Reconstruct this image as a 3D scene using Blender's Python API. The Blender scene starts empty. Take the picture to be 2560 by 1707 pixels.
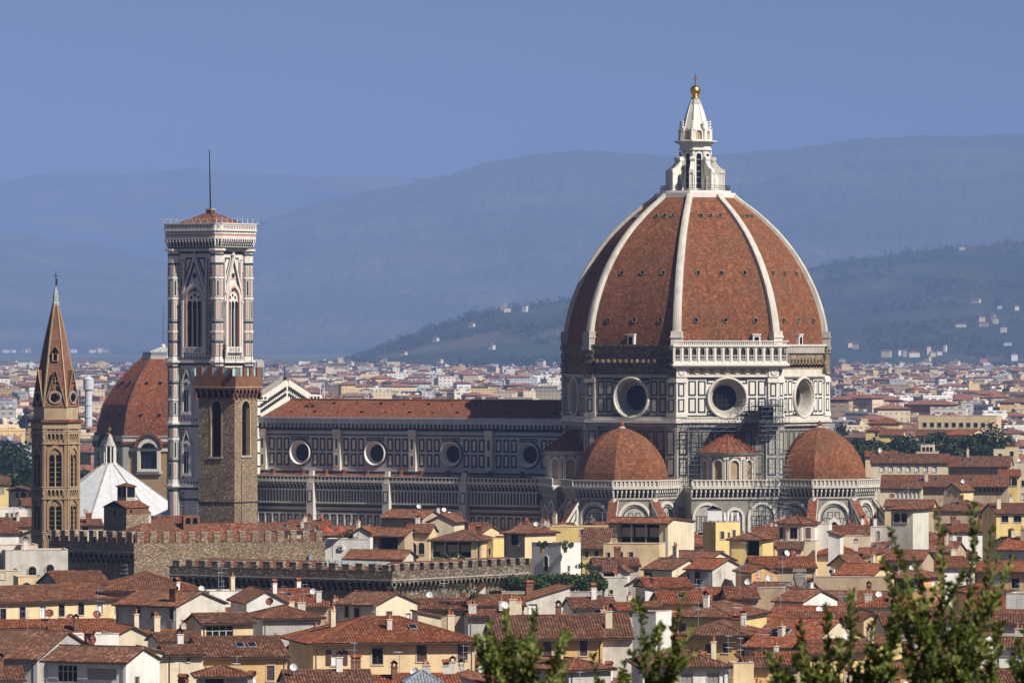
import bpy, math, random
from mathutils import Matrix, Vector, noise
random.seed(7)
SC = bpy.context.scene
COL = SC.collection
F = 14820.0                      # focal length in photograph pixels (2560 wide)
CAMZ, HOR = 54.0, 870.0          # eye height above the city, its pixel row
rad = math.radians
# ---------------------------------------------------------------- camera
cd = bpy.data.cameras.new('camera')
cam = bpy.data.objects.new('camera', cd)
COL.objects.link(cam)
cam.location = (0, 0, CAMZ)
cam.rotation_euler = (rad(90), 0, 0)
cd.sensor_width = 36.0
cd.lens = F / 2560 * 36.0
cd.shift_y = (HOR - 853.5) / 2560
cd.clip_start, cd.clip_end = 1.0, 80000
cd.dof.use_dof = True
cd.dof.focus_distance = 1150
cd.dof.aperture_fstop = 20
SC.camera = cam
# ---------------------------------------------------------------- light
SUN_AZ, SUN_EL = 50.0, 42.0      # degrees right of straight behind the camera, height
w = bpy.data.worlds.new('World'); SC.world = w; w.use_nodes = True
nt = w.node_tree
bg = nt.nodes['Background']
sky = nt.nodes.new('ShaderNodeTexSky'); sky.sky_type = 'NISHITA'
sky.sun_disc = False
sky.sun_elevation = rad(SUN_EL); sky.sun_rotation = rad(180 - SUN_AZ)
sky.altitude = 100; sky.air_density = 1.0; sky.dust_density = 0.8; sky.ozone_density = 5.0
tc = nt.nodes.new('ShaderNodeTexCoord')
mp = nt.nodes.new('ShaderNodeMapping'); mp.vector_type = 'POINT'
mp.inputs['Location'].default_value = (0, 0, 0.16)
nt.links.new(tc.outputs['Generated'], mp.inputs['Vector'])
nt.links.new(mp.outputs['Vector'], sky.inputs['Vector'])
tint = nt.nodes.new('ShaderNodeMix'); tint.data_type = 'RGBA'; tint.blend_type = 'MULTIPLY'; tint.inputs[0].default_value = 1.0
tint.inputs[7].default_value = (1.07, .79, .78, 1)
nt.links.new(sky.outputs['Color'], tint.inputs[6]); nt.links.new(tint.outputs[2], bg.inputs['Color'])
bg.inputs['Strength'].default_value = 0.05
sd = bpy.data.lights.new('sun', 'SUN'); sd.energy = 5.0; sd.angle = rad(0.5); sd.color = (1.0, 0.945, 0.86)
so = bpy.data.objects.new('sun', sd); COL.objects.link(so)
sv = Vector((math.sin(rad(SUN_AZ)) * math.cos(rad(SUN_EL)), -math.cos(rad(SUN_AZ)) * math.cos(rad(SUN_EL)), math.sin(rad(SUN_EL))))
so.rotation_euler = (-sv).to_track_quat('-Z', 'Y').to_euler()
so.location = (0, 0, 500)
vs = SC.view_settings
SC.display_settings.display_device = 'sRGB'
vs.view_transform = 'Standard'; vs.look = 'None'; vs.exposure = 0.42; vs.gamma = 1.0
vs.use_curve_mapping = False
cy = SC.cycles
cy.max_bounces = 6; cy.diffuse_bounces = 2; cy.glossy_bounces = 2; cy.volume_bounces = 0
cy.transparent_max_bounces = 8
cy.use_denoising = True

# ---------------------------------------------------------------- helpers
def P(px, py, D): return Vector(((px - 1280) / F * D, D, CAMZ - (py - HOR) / F * D))
def zat(py, D): return CAMZ - (py - HOR) / F * D
Q = 2560 / 2352

class MB:
    """collects faces and links them as ONE mesh object"""
    def __init__(s): s.v = []; s.f = []; s.m = []; s.uv = {}; s.T = Matrix.Identity(4); s.mats = []
    def slot(s, m):
        if m not in s.mats: s.mats.append(m)
        return s.mats.index(m)
    def face(s, pts, m, uv=None):
        i = len(s.v); T = s.T
        for p in pts: s.v.append(tuple(T @ Vector(p)))
        if uv: s.uv[len(s.f)] = uv
        s.f.append(tuple(range(i, i + len(pts)))); s.m.append(s.slot(m))
    def box(s, x0, x1, y0, y1, z0, z1, m, bottom=True):
        a = [(x0,y0,z0),(x1,y0,z0),(x1,y1,z0),(x0,y1,z0),(x0,y0,z1),(x1,y0,z1),(x1,y1,z1),(x0,y1,z1)]
        for q in ((0,1,5,4),(1,2,6,5),(2,3,7,6),(3,0,4,7),(4,5,6,7)) + (((3,2,1,0),) if bottom else ()):
            s.face([a[k] for k in q], m)
    def loft(s, rings, m, caps=(0, 1), closed=True):
        n = len(rings[0])
        for a, b in zip(rings, rings[1:]):
            for k in range(n if closed else n - 1):
                s.face([a[k], a[(k+1) % n], b[(k+1) % n], b[k]], m)
        if caps[0]: s.face(rings[0][::-1], m)
        if caps[1]: s.face(rings[-1], m)
    def prism(s, poly, z0, z1, m, top=True):
        s.loft([[(x, y, z0) for x, y in poly], [(x, y, z1) for x, y in poly]], m, (0, 1 if top else 0))
    def lathe(s, prof, m, n=16, ph=0.0, c=(0, 0), caps=(1, 1)):
        s.loft([[(c[0] + r*math.cos(ph + 2*math.pi*k/n), c[1] + r*math.sin(ph + 2*math.pi*k/n), z) for k in range(n)] for r, z in prof], m, caps)
    def poly(s, R, n=8, ph=math.pi/8): return [(R*math.cos(ph + 2*math.pi*k/n), R*math.sin(ph + 2*math.pi*k/n)) for k in range(n)]
    def tube(s, pts, r, m, n=4, r1=None):
        pts = [Vector(p) for p in pts]; rings = []
        for i, p in enumerate(pts):
            d = (pts[min(i+1, len(pts)-1)] - pts[max(i-1, 0)]).normalized()
            a = d.orthogonal().normalized() if abs(d.z) > .99 else d.cross(Vector((0,0,1))).normalized()
            b = d.cross(a)
            rr = r if r1 is None else r + (r1 - r) * i / (len(pts) - 1)
            rings.append([p + (a*math.cos(2*math.pi*k/n + .785) + b*math.sin(2*math.pi*k/n + .785))*rr for k in range(n)])
        s.loft(rings, m)
    # -- in a wall frame: x to the right, y up, z out of the wall
    def wall(s, o, phi, base=None):
        """set the frame of a vertical wall through o whose outward normal points to angle phi"""
        n = Vector((math.cos(phi), math.sin(phi), 0)); r = Vector((-math.sin(phi), math.cos(phi), 0)); o = Vector(o)
        M = Matrix(((r.x, 0, n.x, o.x), (r.y, 0, n.y, o.y), (0, 1, 0, o.z), (0, 0, 0, 1)))
        s.T = (base or Matrix.Identity(4)) @ M
        return s
    def rect(s, u0, u1, v0, v1, w, m): s.face([(u0,v0,w),(u1,v0,w),(u1,v1,w),(u0,v1,w)], m)
    def frame(s, u0, u1, v0, v1, t, w, m, m2=None):
        """a flat inlaid frame of width t (m) round a field (m2)"""
        for a in ((u0,u1,v0,v0+t),(u0,u1,v1-t,v1),(u0,u0+t,v0+t,v1-t),(u1-t,u1,v0+t,v1-t)): s.rect(*a, w, m)
        if m2: s.rect(u0+t, u1-t, v0+t, v1-t, w, m2)
    def bar(s, u0, u1, v0, v1, w0, w1, m): s.box(u0, u1, v0, v1, w0, w1, m)
    def ext(s, poly, w0, w1, m):
        s.loft([[(u, v, w0) for u, v in poly], [(u, v, w1) for u, v in poly]], m, (0, 1))
    def ringext(s, po, pi, w0, w1, m):
        n = len(po)
        for k in range(n):
            j = (k+1) % n
            s.face([(*po[k], w1), (*po[j], w1), (*pi[j], w1), (*pi[k], w1)], m)
            s.face([(*po[k], w0), (*po[j], w0), (*po[j], w1), (*po[k], w1)], m)
            s.face([(*pi[k], w0), (*pi[j], w0), (*pi[j], w1), (*pi[k], w1)], m)
    def lathew(s, c, prof, m, n=32, sx=1.0, cap=False):
        s.loft([[(c[0] + r*sx*math.cos(2*math.pi*k/n), c[1] + r*math.sin(2*math.pi*k/n), w_) for k in range(n)] for r, w_ in prof], m, (0, 1 if cap else 0))
    def hole(s, u0, u1, v0, v1, hp, w, m):
        """a wall rectangle with a star-shaped hole hp (list of u,v)"""
        cu = sum(p[0] for p in hp)/len(hp); cv = sum(p[1] for p in hp)/len(hp)
        def proj(p):
            du, dv = p[0]-cu, p[1]-cv; t = 1e9
            if du > 1e-9: t = min(t, (u1-cu)/du)
            if du < -1e-9: t = min(t, (u0-cu)/du)
            if dv > 1e-9: t = min(t, (v1-cv)/dv)
            if dv < -1e-9: t = min(t, (v0-cv)/dv)
            return (cu+du*t, cv+dv*t)
        n = len(hp); pr = [proj(p) for p in hp]; cor = [(u0,v0),(u1,v0),(u1,v1),(u0,v1)]
        ang = lambda p: math.atan2(p[1]-cv, p[0]-cu)
        for k in range(n):
            j = (k+1) % n; a0 = ang(hp[k]); da = (ang(hp[j])-a0) % (2*math.pi); mid = []
            for c in cor:
                dc = (ang(c)-a0) % (2*math.pi)
                if 1e-6 < dc < da-1e-6: mid.append((dc, c))
            mid = [c for _, c in sorted(mid)]
            s.face([(*hp[k], w), (*pr[k], w)] + [(*c, w) for c in mid] + [(*pr[j], w), (*hp[j], w)], m)
    def build(s, name, parent=None, smooth=False):
        me = bpy.data.meshes.new(name)
        me.from_pydata(s.v, [], s.f); me.update()
        for m in s.mats: me.materials.append(m)
        me.polygons.foreach_set('material_index', s.m)
        uvl = me.uv_layers.new(name='UVMap'); data = [0.0]*(2*len(me.loops))
        for pl in me.polygons:
            ex = s.uv.get(pl.index)
            n = pl.normal
            if n.z < 0: n = -n
            h = math.hypot(n.x, n.y)
            t = Vector((-n.y/h, n.x/h, 0)) if h > 1e-4 else Vector((1, 0, 0))
            sl = n.cross(t)
            for q, li in enumerate(pl.loop_indices):
                if ex: data[2*li], data[2*li+1] = ex[q]
                else:
                    co = s.v[s.f[pl.index][q]]
                    data[2*li] = co[0]*t.x + co[1]*t.y; data[2*li+1] = co[0]*sl.x + co[1]*sl.y + co[2]*sl.z
        uvl.data.foreach_set('uv', data)
        if smooth: me.shade_smooth()
        return put(name, me, parent)

def put(name, me, parent=None):
    o = bpy.data.objects.new(name, me); COL.objects.link(o)
    if parent: o.parent = parent
    return o
def tag(o, label=None, cat=None, group=None, kind=None):
    for k, v_ in (('label', label), ('category', cat), ('group', group), ('kind', kind)):
        if v_: o[k] = v_
    return o
def thing(name, label, cat, loc=(0, 0, 0), rz=0.0, group=None):
    o = put(name, None); o.location = loc; o.rotation_euler = (0, 0, rz)
    return tag(o, label, cat, group)
def arch(uc, v0, w_, h, pt=0.0, n=10):
    """an arched opening: straight sides, round (pt=0) or pointed top, counter-clockwise from bottom left"""
    r = w_/2; p = [(uc-r, v0), (uc+r, v0)]
    k = 1 + pt; hs = v0 + h - (r*math.sqrt(k*k - (k-1)**2) if pt else r)
    if not pt: return p + [(uc + r*math.cos(math.pi*i/n), hs + r*math.sin(math.pi*i/n)) for i in range(n+1)]
    R = r*k; a = math.acos((R-r)/R)
    p += [(uc - (R-r) + R*math.cos(a*i/(n//2)), hs + R*math.sin(a*i/(n//2))) for i in range(n//2+1)]
    p += [(uc + (R-r) - R*math.cos(a*i/(n//2)), hs + R*math.sin(a*i/(n//2))) for i in range(n//2-1, -1, -1)]
    return p
def circ(uc, vc, r, n=32): return [(uc + r*math.cos(2*math.pi*k/n), vc + r*math.sin(2*math.pi*k/n)) for k in range(n)]

# ---------------------------------------------------------------- materials
MATS = {}
def new_mat(name, rough=0.9):
    m = bpy.data.materials.new(name); m.use_nodes = True
    b = m.node_tree.nodes['Principled BSDF']; b.inputs['Roughness'].default_value = rough
    b.inputs['Specular IOR Level'].default_value = 0.25
    MATS[name] = m
    return m, m.node_tree, b
def N(nt, t, **kw):
    n = nt.nodes.new(t)
    for k, v_ in kw.items():
        if k in n.inputs: n.inputs[k].default_value = v_
        else: setattr(n, k, v_)
    return n
def ramp(nt, fac, stops):
    r = nt.nodes.new('ShaderNodeValToRGB'); e = r.color_ramp.elements
    while len(e) > len(stops): e.remove(e[-1])
    while len(e) < len(stops): e.new(0.5)
    for el, (p, c) in zip(e, stops): el.position = p; el.color = (*c, 1)
    nt.links.new(fac, r.inputs['Fac']); return r.outputs['Color']
def mix(nt, fac, a, b, mode='MIX'):
    n = nt.nodes.new('ShaderNodeMix'); n.data_type = 'RGBA'; n.blend_type = mode
    for i, x in ((0, fac), (6, a), (7, b)):
        if hasattr(x, 'is_output'): nt.links.new(x, n.inputs[i])
        else: n.inputs[i].default_value = x if i == 0 else (*x, 1) if len(x) == 3 else x
    return n.outputs[2]
def sc(c, k): return tuple(min(1, x*k) for x in c)
def coords(nt, scale=(1, 1, 1), src='Object'):
    t = nt.nodes.new('ShaderNodeTexCoord'); m = nt.nodes.new('ShaderNodeMapping'); m.inputs['Scale'].default_value = scale
    nt.links.new(t.outputs[src], m.inputs['Vector']); return m.outputs['Vector']
def noise_tex(nt, vec, scale, detail=3, rough=.6):
    n = N(nt, 'ShaderNodeTexNoise', Scale=scale, Detail=detail, Roughness=rough)
    nt.links.new(vec, n.inputs['Vector']); return n.outputs['Fac']
def bump(nt, b, h, strength=.4, dist=.05):
    n = N(nt, 'ShaderNodeBump', Strength=strength, Distance=dist)
    nt.links.new(h, n.inputs['Height']); nt.links.new(n.outputs['Normal'], b.inputs['Normal'])

def plain(name, col, rough=.7, var=.15, scale=1.5, metal=0.0):
    m, nt, b = new_mat(name, rough)
    f = noise_tex(nt, coords(nt), scale)
    nt.links.new(ramp(nt, f, [(.3, sc(col, 1-var)), (.7, sc(col, 1+var))]), b.inputs['Base Color'])
    b.inputs['Metallic'].default_value = metal
    return m
def stucco(name, col, stain=.25):
    """painted render with rain streaks, blotches and patched areas"""
    m, nt, b = new_mat(name, .92)
    s1 = noise_tex(nt, coords(nt, (1.3, 1.3, .12)), 1.0, 4, .65)
    s2 = noise_tex(nt, coords(nt), .35, 5, .6)
    s3 = noise_tex(nt, coords(nt), 3.5, 3, .6)
    c = mix(nt, ramp(nt, s1, [(.45, (0,0,0)), (.78, (stain,)*3)]), col, (.30, .27, .22))
    c = mix(nt, ramp(nt, s2, [(.35, (min(1, stain*1.3),)*3), (.52, (0,0,0))]), c, sc(col, .60))
    s4 = noise_tex(nt, coords(nt, (1, 1, .8)), .9, 6, .7)
    c = mix(nt, ramp(nt, s4, [(.58, (0,)*3), (.64, (stain*.8,)*3)]), c, (.46, .40, .32))
    c = mix(nt, ramp(nt, s3, [(.35, (.12,)*3), (.65, (0,)*3)]), c, sc(col, .8))
    nt.links.new(c, b.inputs['Base Color']); bump(nt, b, s3, .25, .02)
    return m
def tiles(name, cols, lich=.3, cu=.34, cv=.42, tile_gap=.02, streak=0):
    """terracotta: one tone per tile, lichen and soot in patches"""
    m, nt, b = new_mat(name, .92)
    b.inputs['Specular IOR Level'].default_value = .1
    t = nt.nodes.new('ShaderNodeUVMap'); t.uv_map = 'UVMap'
    mp = N(nt, 'ShaderNodeMapping'); mp.inputs['Scale'].default_value = (1/cu, 1/cv, 1)
    nt.links.new(t.outputs['UV'], mp.inputs['Vector'])
    fl = N(nt, 'ShaderNodeVectorMath', operation='FLOOR'); nt.links.new(mp.outputs['Vector'], fl.inputs[0])
    wn = N(nt, 'ShaderNodeTexWhiteNoise', noise_dimensions='2D'); nt.links.new(fl.outputs['Vector'], wn.inputs['Vector'])
    c = ramp(nt, wn.outputs['Value'], [(0, cols[0]), (.35, cols[1]), (.75, cols[2]), (1, cols[3])])
    ob = coords(nt)
    big = noise_tex(nt, ob, .16, 5, .62)
    c = mix(nt, ramp(nt, big, [(.42, (0,)*3), (.66, (lich,)*3)]), c, (.10, .065, .045))
    mid = noise_tex(nt, ob, .9, 4, .7)
    c = mix(nt, ramp(nt, mid, [(.56, (0,)*3), (.72, (lich*.9,)*3)]), c, (.30, .24, .17))
    if tile_gap:
        fr = N(nt, 'ShaderNodeVectorMath', operation='FRACTION'); nt.links.new(mp.outputs['Vector'], fr.inputs[0])
        sp = nt.nodes.new('ShaderNodeSeparateXYZ'); nt.links.new(fr.outputs['Vector'], sp.inputs['Vector'])
        lt = N(nt, 'ShaderNodeMath', operation='LESS_THAN'); lt.inputs[1].default_value = tile_gap/cv; nt.links.new(sp.outputs['Y'], lt.inputs[0])
        l2 = N(nt, 'ShaderNodeMath', operation='LESS_THAN'); l2.inputs[1].default_value = tile_gap*.6/cu; nt.links.new(sp.outputs['X'], l2.inputs[0])
        mx = N(nt, 'ShaderNodeMath', operation='MAXIMUM'); nt.links.new(lt.outputs[0], mx.inputs[0]); nt.links.new(l2.outputs[0], mx.inputs[1])
        ml = N(nt, 'ShaderNodeMath', operation='MULTIPLY'); ml.inputs[1].default_value = .75; nt.links.new(mx.outputs[0], ml.inputs[0])
        c = mix(nt, ml.outputs[0], c, (.055, .03, .02))  # dark lines put into the colour at the gaps between tiles
    if streak:
        m3 = N(nt, 'ShaderNodeMapping'); m3.inputs['Scale'].default_value = (1.1, .03, 1)
        nt.links.new(t.outputs['UV'], m3.inputs['Vector'])
        c = mix(nt, ramp(nt, noise_tex(nt, m3.outputs['Vector'], 1.0, 4, .65), [(.5, (0,)*3), (.74, (streak,)*3)]), c, (.07, .05, .04))
    nt.links.new(c, b.inputs['Base Color'])
    return m
def rubble(name, c1, c2, c3, scale=1.6):
    m, nt, b = new_mat(name, .95)
    v_ = coords(nt, (1, 1, 1.7))
    vo = N(nt, 'ShaderNodeTexVoronoi', Scale=scale); nt.links.new(v_, vo.inputs['Vector'])
    sp = nt.nodes.new('ShaderNodeSeparateColor'); nt.links.new(vo.outputs['Color'], sp.inputs['Color'])
    c = ramp(nt, sp.outputs['Red'], [(0, c1), (.55, c2), (.93, c3), (1, sc(c3, 1.5))])
    c = mix(nt, ramp(nt, vo.outputs['Distance'], [(.45, (0,)*3), (.75, (.6,)*3)]), c, sc(c1, .55))
    big = noise_tex(nt, coords(nt), .22, 4, .6)
    c = mix(nt, ramp(nt, big, [(.4, (0,)*3), (.7, (.45,)*3)]), c, sc(c1, .7))
    nt.links.new(c, b.inputs['Base Color']); bump(nt, b, sp.outputs['Green'], .7, .12)
    return m
def brickmat(name, c1, c2, bw=.5, bh=.16):
    m, nt, b = new_mat(name, .92)
    t = nt.nodes.new('ShaderNodeUVMap'); t.uv_map = 'UVMap'
    br = N(nt, 'ShaderNodeTexBrick', Scale=1.0); br.inputs['Brick Width'].default_value = bw; br.inputs['Row Height'].default_value = bh
    br.inputs['Mortar Size'].default_value = .015
    br.inputs['Color1'].default_value = (*c1, 1); br.inputs['Color2'].default_value = (*c2, 1); br.inputs['Mortar'].default_value = (*sc(c1, .6), 1)
    nt.links.new(t.outputs['UV'], br.inputs['Vector'])
    big = noise_tex(nt, coords(nt), .5, 5, .65)
    c = mix(nt, ramp(nt, big, [(.4, (0,)*3), (.75, (.6,)*3)]), br.outputs['Color'], sc(c1, .45))
    nt.links.new(c, b.inputs['Base Color'])
    return m
def marble(name, col, dirt=.4, dcol=(.22, .19, .15)):
    m, nt, b = new_mat(name, .6)
    s1 = noise_tex(nt, coords(nt, (1, 1, .22)), .9, 5, .7)
    s2 = noise_tex(nt, coords(nt), .3, 4, .6)
    c = mix(nt, ramp(nt, s1, [(.42, (0,)*3), (.8, (dirt,)*3)]), col, dcol)
    c = mix(nt, ramp(nt, s2, [(.35, (dirt*.6,)*3), (.6, (0,)*3)]), c, sc(col, .72))
    nt.links.new(c, b.inputs['Base Color'])
    return m

WHITE = marble('white_marble', (.66, .61, .52), .45, (.16, .135, .10))
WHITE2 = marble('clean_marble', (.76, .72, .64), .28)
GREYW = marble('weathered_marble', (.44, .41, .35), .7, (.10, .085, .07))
GREEN = plain('green_marble', (.026, .038, .034), .6, .3)
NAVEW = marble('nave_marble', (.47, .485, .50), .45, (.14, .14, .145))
TOWERW = marble('tower_marble', (.71, .66, .60), .34, (.2, .17, .15))
RIBW = marble('rib_marble', (.60, .56, .48), .6, (.14, .12, .09))
PYRW = marble('pale_roof_marble', (.60, .61, .62), .5, (.30, .29, .27))
SHADE_DIRT = marble('shaded_dirty_marble', (.27, .25, .21), .75, (.06, .055, .05))  # darker base holds shade of the lower walls as well as dirt
PINK = marble('pink_marble', (.56, .33, .25), .3)
TILE_D = tiles('dome_tiles', [(.145, .052, .023), (.20, .07, .029), (.245, .09, .037), (.30, .13, .066)], .38, .5, .5, .06, .55)
TILE_N = tiles('church_roof_tiles', [(.11, .036, .02), (.20, .06, .028), (.26, .08, .036), (.32, .13, .07)], .5, .4, .5, .03)
TILE_A = tiles('red_roof_tiles', [(.115, .038, .02), (.17, .056, .027), (.225, .077, .036), (.33, .165, .10)], .65, tile_gap=.05)
TILE_B = tiles('brown_roof_tiles', [(.08, .032, .019), (.13, .049, .027), (.18, .068, .037), (.29, .16, .105)], .65, tile_gap=.05)
TILE_C = tiles('orange_roof_tiles', [(.14, .038, .017), (.21, .058, .023), (.27, .08, .031), (.35, .15, .08)], .4, tile_gap=.05)
ROUGH = rubble('unfinished_stone', (.10, .075, .05), (.19, .145, .095), (.27, .21, .14), 1.6)
STONE = rubble('rubble_stone', (.15, .108, .068), (.30, .222, .142), (.50, .38, .255), 4.0)
STONE_D = rubble('dark_rubble_stone', (.09, .07, .05), (.19, .15, .10), (.34, .28, .20), 2.4)
BRICK = brickmat('red_brick', (.19, .088, .05), (.27, .135, .08))
BRICK_T = brickmat('tan_brick', (.36, .22, .11), (.44, .28, .15))
SAND = stucco('sandstone', (.42, .31, .18), .45)
COURSED = rubble('coursed_sandstone', (.22, .15, .08), (.35, .25, .135), (.45, .33, .19), 3.6)
TANW = stucco('tan_render', (.36, .23, .12), .3)
LEAD = plain('lead_sheet', (.23, .25, .28), .5, .25, 2)
COPPER = plain('green_copper', (.35, .38, .34), .6, .25, 2)
GOLD = plain('gilded_copper', (.85, .52, .12), .3, .12, 2, 1.0)
IRON = plain('dark_iron', (.03, .03, .035), .5, .2)
STEEL = plain('grey_steel', (.33, .36, .42), .45, .2, 3, .3)
DARK = plain('dark_interior', (.006, .006, .007), .9, .3)
GLASS = plain('dark_glass', (.008, .011, .014), .3, .3, .6)
GLASS.node_tree.nodes['Principled BSDF'].inputs['Specular IOR Level'].default_value = .12
DARK.node_tree.nodes['Principled BSDF'].inputs['Specular IOR Level'].default_value = 0
WOODD = plain('dark_wood', (.07, .045, .03), .8, .3, 4)
GOLD.node_tree.nodes['Principled BSDF'].inputs['Specular IOR Level'].default_value = .5
# ---------------------------------------------------------------- ground, hills, haze
def plain_mat(name, stops, scale, detail=6, rough=.95, scale2=None, vec=(1, 1, 1)):
    m, nt, b = new_mat(name, rough)
    f = noise_tex(nt, coords(nt, vec), scale, detail, .62)
    c = ramp(nt, f, stops)
    if scale2:
        f2 = noise_tex(nt, coords(nt), scale2, 4, .7)
        c = mix(nt, ramp(nt, f2, [(.4, (0,)*3), (.62, (.75,)*3)]), c, stops[0][1])
    nt.links.new(c, b.inputs['Base Color'])
    return m
def ground_z(y):
    if y < 3: return 52.3
    z = 52.3*math.exp(-((y-3)/110)**1.15)
    if y > 7400: z += min(60, (y-7400)*.0025)
    return z
g = MB()
GM = plain_mat('town_ground', [(.3, (.05, .05, .05)), (.55, (.09, .08, .065)), (.7, (.05, .07, .03))], .02)
ys = [-400, -40, 3] + [3+i*9 for i in range(1, 34)] + [320, 420, 560, 800, 1100, 1500, 2000, 2800, 3600, 4200, 5000, 6500, 7400, 8500, 16500, 27000, 42000]
for a, b_ in zip(ys, ys[1:]):
    for k in range(-6, 6):
        xw = lambda y, k: k*(60 + max(y, 0)*.06)
        g.face([(xw(a, k), a, ground_z(a)), (xw(a, k+1), a, ground_z(a)), (xw(b_, k+1), b_, ground_z(b_)), (xw(b_, k), b_, ground_z(b_))], GM)
tag(g.build('ground', smooth=True), kind='structure')

g = MB()
PM = plain_mat('plain_woods', [(.35, (.025, .035, .014)), (.48, (.07, .075, .035)), (.62, (.17, .14, .08))], .004, 8)
for a, b_ in ((6700, 8500), (8500, 13000), (13000, 20000), (20000, 42000)):
    for k in range(-6, 6): g.face([(k*a*.09, a, ground_z(a)+.5), ((k+1)*a*.09, a, ground_z(a)+.5), ((k+1)*b_*.09, b_, ground_z(b_)+.5), (k*b_*.09, b_, ground_z(b_)+.5)], PM)
tag(g.build('terrain'), kind='structure')
def interp(pts, x):
    if x <= pts[0][0]: return pts[0][1]
    for (x0, y0), (x1, y1) in zip(pts, pts[1:]):
        if x <= x1:
            t = (x-x0)/(x1-x0); t = t*t*(3-2*t)*.6 + t*.4
            return y0 + (y1-y0)*t
    return pts[-1][1]
HILLS = {}; HILLS_LIST = []
def hill(name, crest, D, depth, mat, rough, label=None, foot=20, nx=220, ny=60, seed=0, expo=1.15):
    """a ridge whose crest runs through pixel points (in the 2352-wide view) at distance D"""
    px0, px1 = crest[0][0], crest[-1][0]
    def zfun(px, t):                      # t 0 at the foot .. 1 at the crest, on to 1.4 down the back
        zc = zat(interp(crest, px)*Q, D); y = D - depth*(1-t)
        x = (px*Q-1280)/F*D
        h = (min(t, 1)**expo) if t <= 1 else max(0, 1-(t-1)*1.6)
        n = noise.fractal(Vector((x/900+seed, y/900, seed)), 1, 2.1, 5)*rough*(.25 + min(1, t*1.2))*(1 if t < .85 else .35)
        n += noise.noise(Vector((x/38, y/38, seed)))*rough*.10
        return x*(y/D)**.5, y, foot + (zc-foot)*h + n*min(1, max(0, t)*6)
    m = MB()
    vs_ = [[zfun(px0 + (px1-px0)*i/nx, 1.4*j/ny) for i in range(nx+1)] for j in range(ny+1)]
    for j in range(ny):
        for i in range(nx): m.face([vs_[j][i], vs_[j][i+1], vs_[j+1][i+1], vs_[j+1][i]], mat)
    o = m.build(name); tag(o, kind='structure'); HILLS_LIST.append(zfun)
    me = o.data
    return o
H1 = plain_mat('mountain_scrub', [(.35, (.035, .04, .022)), (.5, (.065, .062, .036)), (.62, (.12, .10, .065)), (.76, (.22, .17, .115))], .0011, 8, .95, .012)
H2 = plain_mat('hill_woods_and_fields', [(.36, (.014, .024, .009)), (.49, (.024, .038, .014)), (.55, (.055, .06, .03)), (.72, (.15, .12, .07))], .0024, 9, .95, .03, (1, .55, 1))
hill('hill', [(-160, 430), (0, 415), (120, 398), (250, 392), (430, 388), (600, 398), (800, 404), (1000, 412), (1300, 420), (1600, 430)], 37000, 6500, H1, 60, seed=3)
hill('hill', [(380, 640), (520, 560), (640, 500), (760, 458), (880, 430), (1000, 405), (1150, 368), (1240, 348), (1330, 342), (1440, 346), (1560, 350), (1700, 347), (1800, 333), (1900, 320), (2000, 311), (2100, 308), (2250, 312), (2360, 310), (2540, 320)], 31000, 10000, H1, 75, seed=9)
hill('hill', [(-200, 520), (0, 530), (200, 560), (420, 610), (640, 680), (900, 800)], 29000, 8000, H1, 40, foot=36, seed=5)
hill('hill', [(1500, 800), (1640, 700), (1760, 640), (1880, 612), (1980, 594), (2100, 576), (2200, 566), (2352, 553), (2560, 540)], 17000, 5200, H2, 13, foot=12, seed=12)
hill('hill', [(690, 866), (760, 846), (840, 815), (920, 782), (1000, 752), (1090, 720), (1160, 706), (1230, 700), (1300, 688), (1420, 670), (1560, 664), (1700, 700), (1850, 760), (1980, 820), (2100, 860)], 13500, 3200, H2, 9, foot=10, seed=21)

hz, nt, b = new_mat('haze_air')
nt.nodes.remove(b)
pv = N(nt, 'ShaderNodeVolumePrincipled'); pv.inputs['Color'].default_value = (.305, .467, .89, 1)
HAZE_D = 4.6e-5
pv.inputs['Density'].default_value = HAZE_D
pv.inputs['Anisotropy'].default_value = -0.3
nt.links.new(pv.outputs['Volume'], nt.nodes['Material Output'].inputs['Volume'])
m = MB(); m.box(-6500, 6500, -420, 43000, -1, 1700, hz)
tag(m.build('haze'), kind='stuff')
# ---------------------------------------------------------------- the cathedral (local: +x east, -y south)
CA = rad(-32.15)
CC = Vector((40.18, 1300, 0))
duomo = thing('cathedral', 'huge white and green marble cathedral under a red tiled ribbed dome', 'cathedral', CC, CA)
RO = 29.25; AP = RO*math.cos(math.pi/8); SIDE = 2*RO*math.sin(math.pi/8)
FACES = [k*math.pi/4 for k in range(8)]
SE, S_, E_ = -math.pi/4, -math.pi/2, 0.0
def octa(R, z): return [(R*math.cos(math.pi/8 + k*math.pi/4), R*math.sin(math.pi/8 + k*math.pi/4), z) for k in range(8)]
def same(a, b): return abs((a-b+math.pi) % (2*math.pi) - math.pi) < .01
def panels(m, u0, u1, v0, v1, nx, ny, gap=.3, t=.3, w=.05, fr=GREEN, fld=None):
    du, dv = (u1-u0)/nx, (v1-v0)/ny
    for i in range(nx):
        for j in range(ny): m.frame(u0+i*du+gap/2, u0+(i+1)*du-gap/2, v0+j*dv+gap/2, v0+(j+1)*dv-gap/2, t, w, fr, fld)
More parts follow.
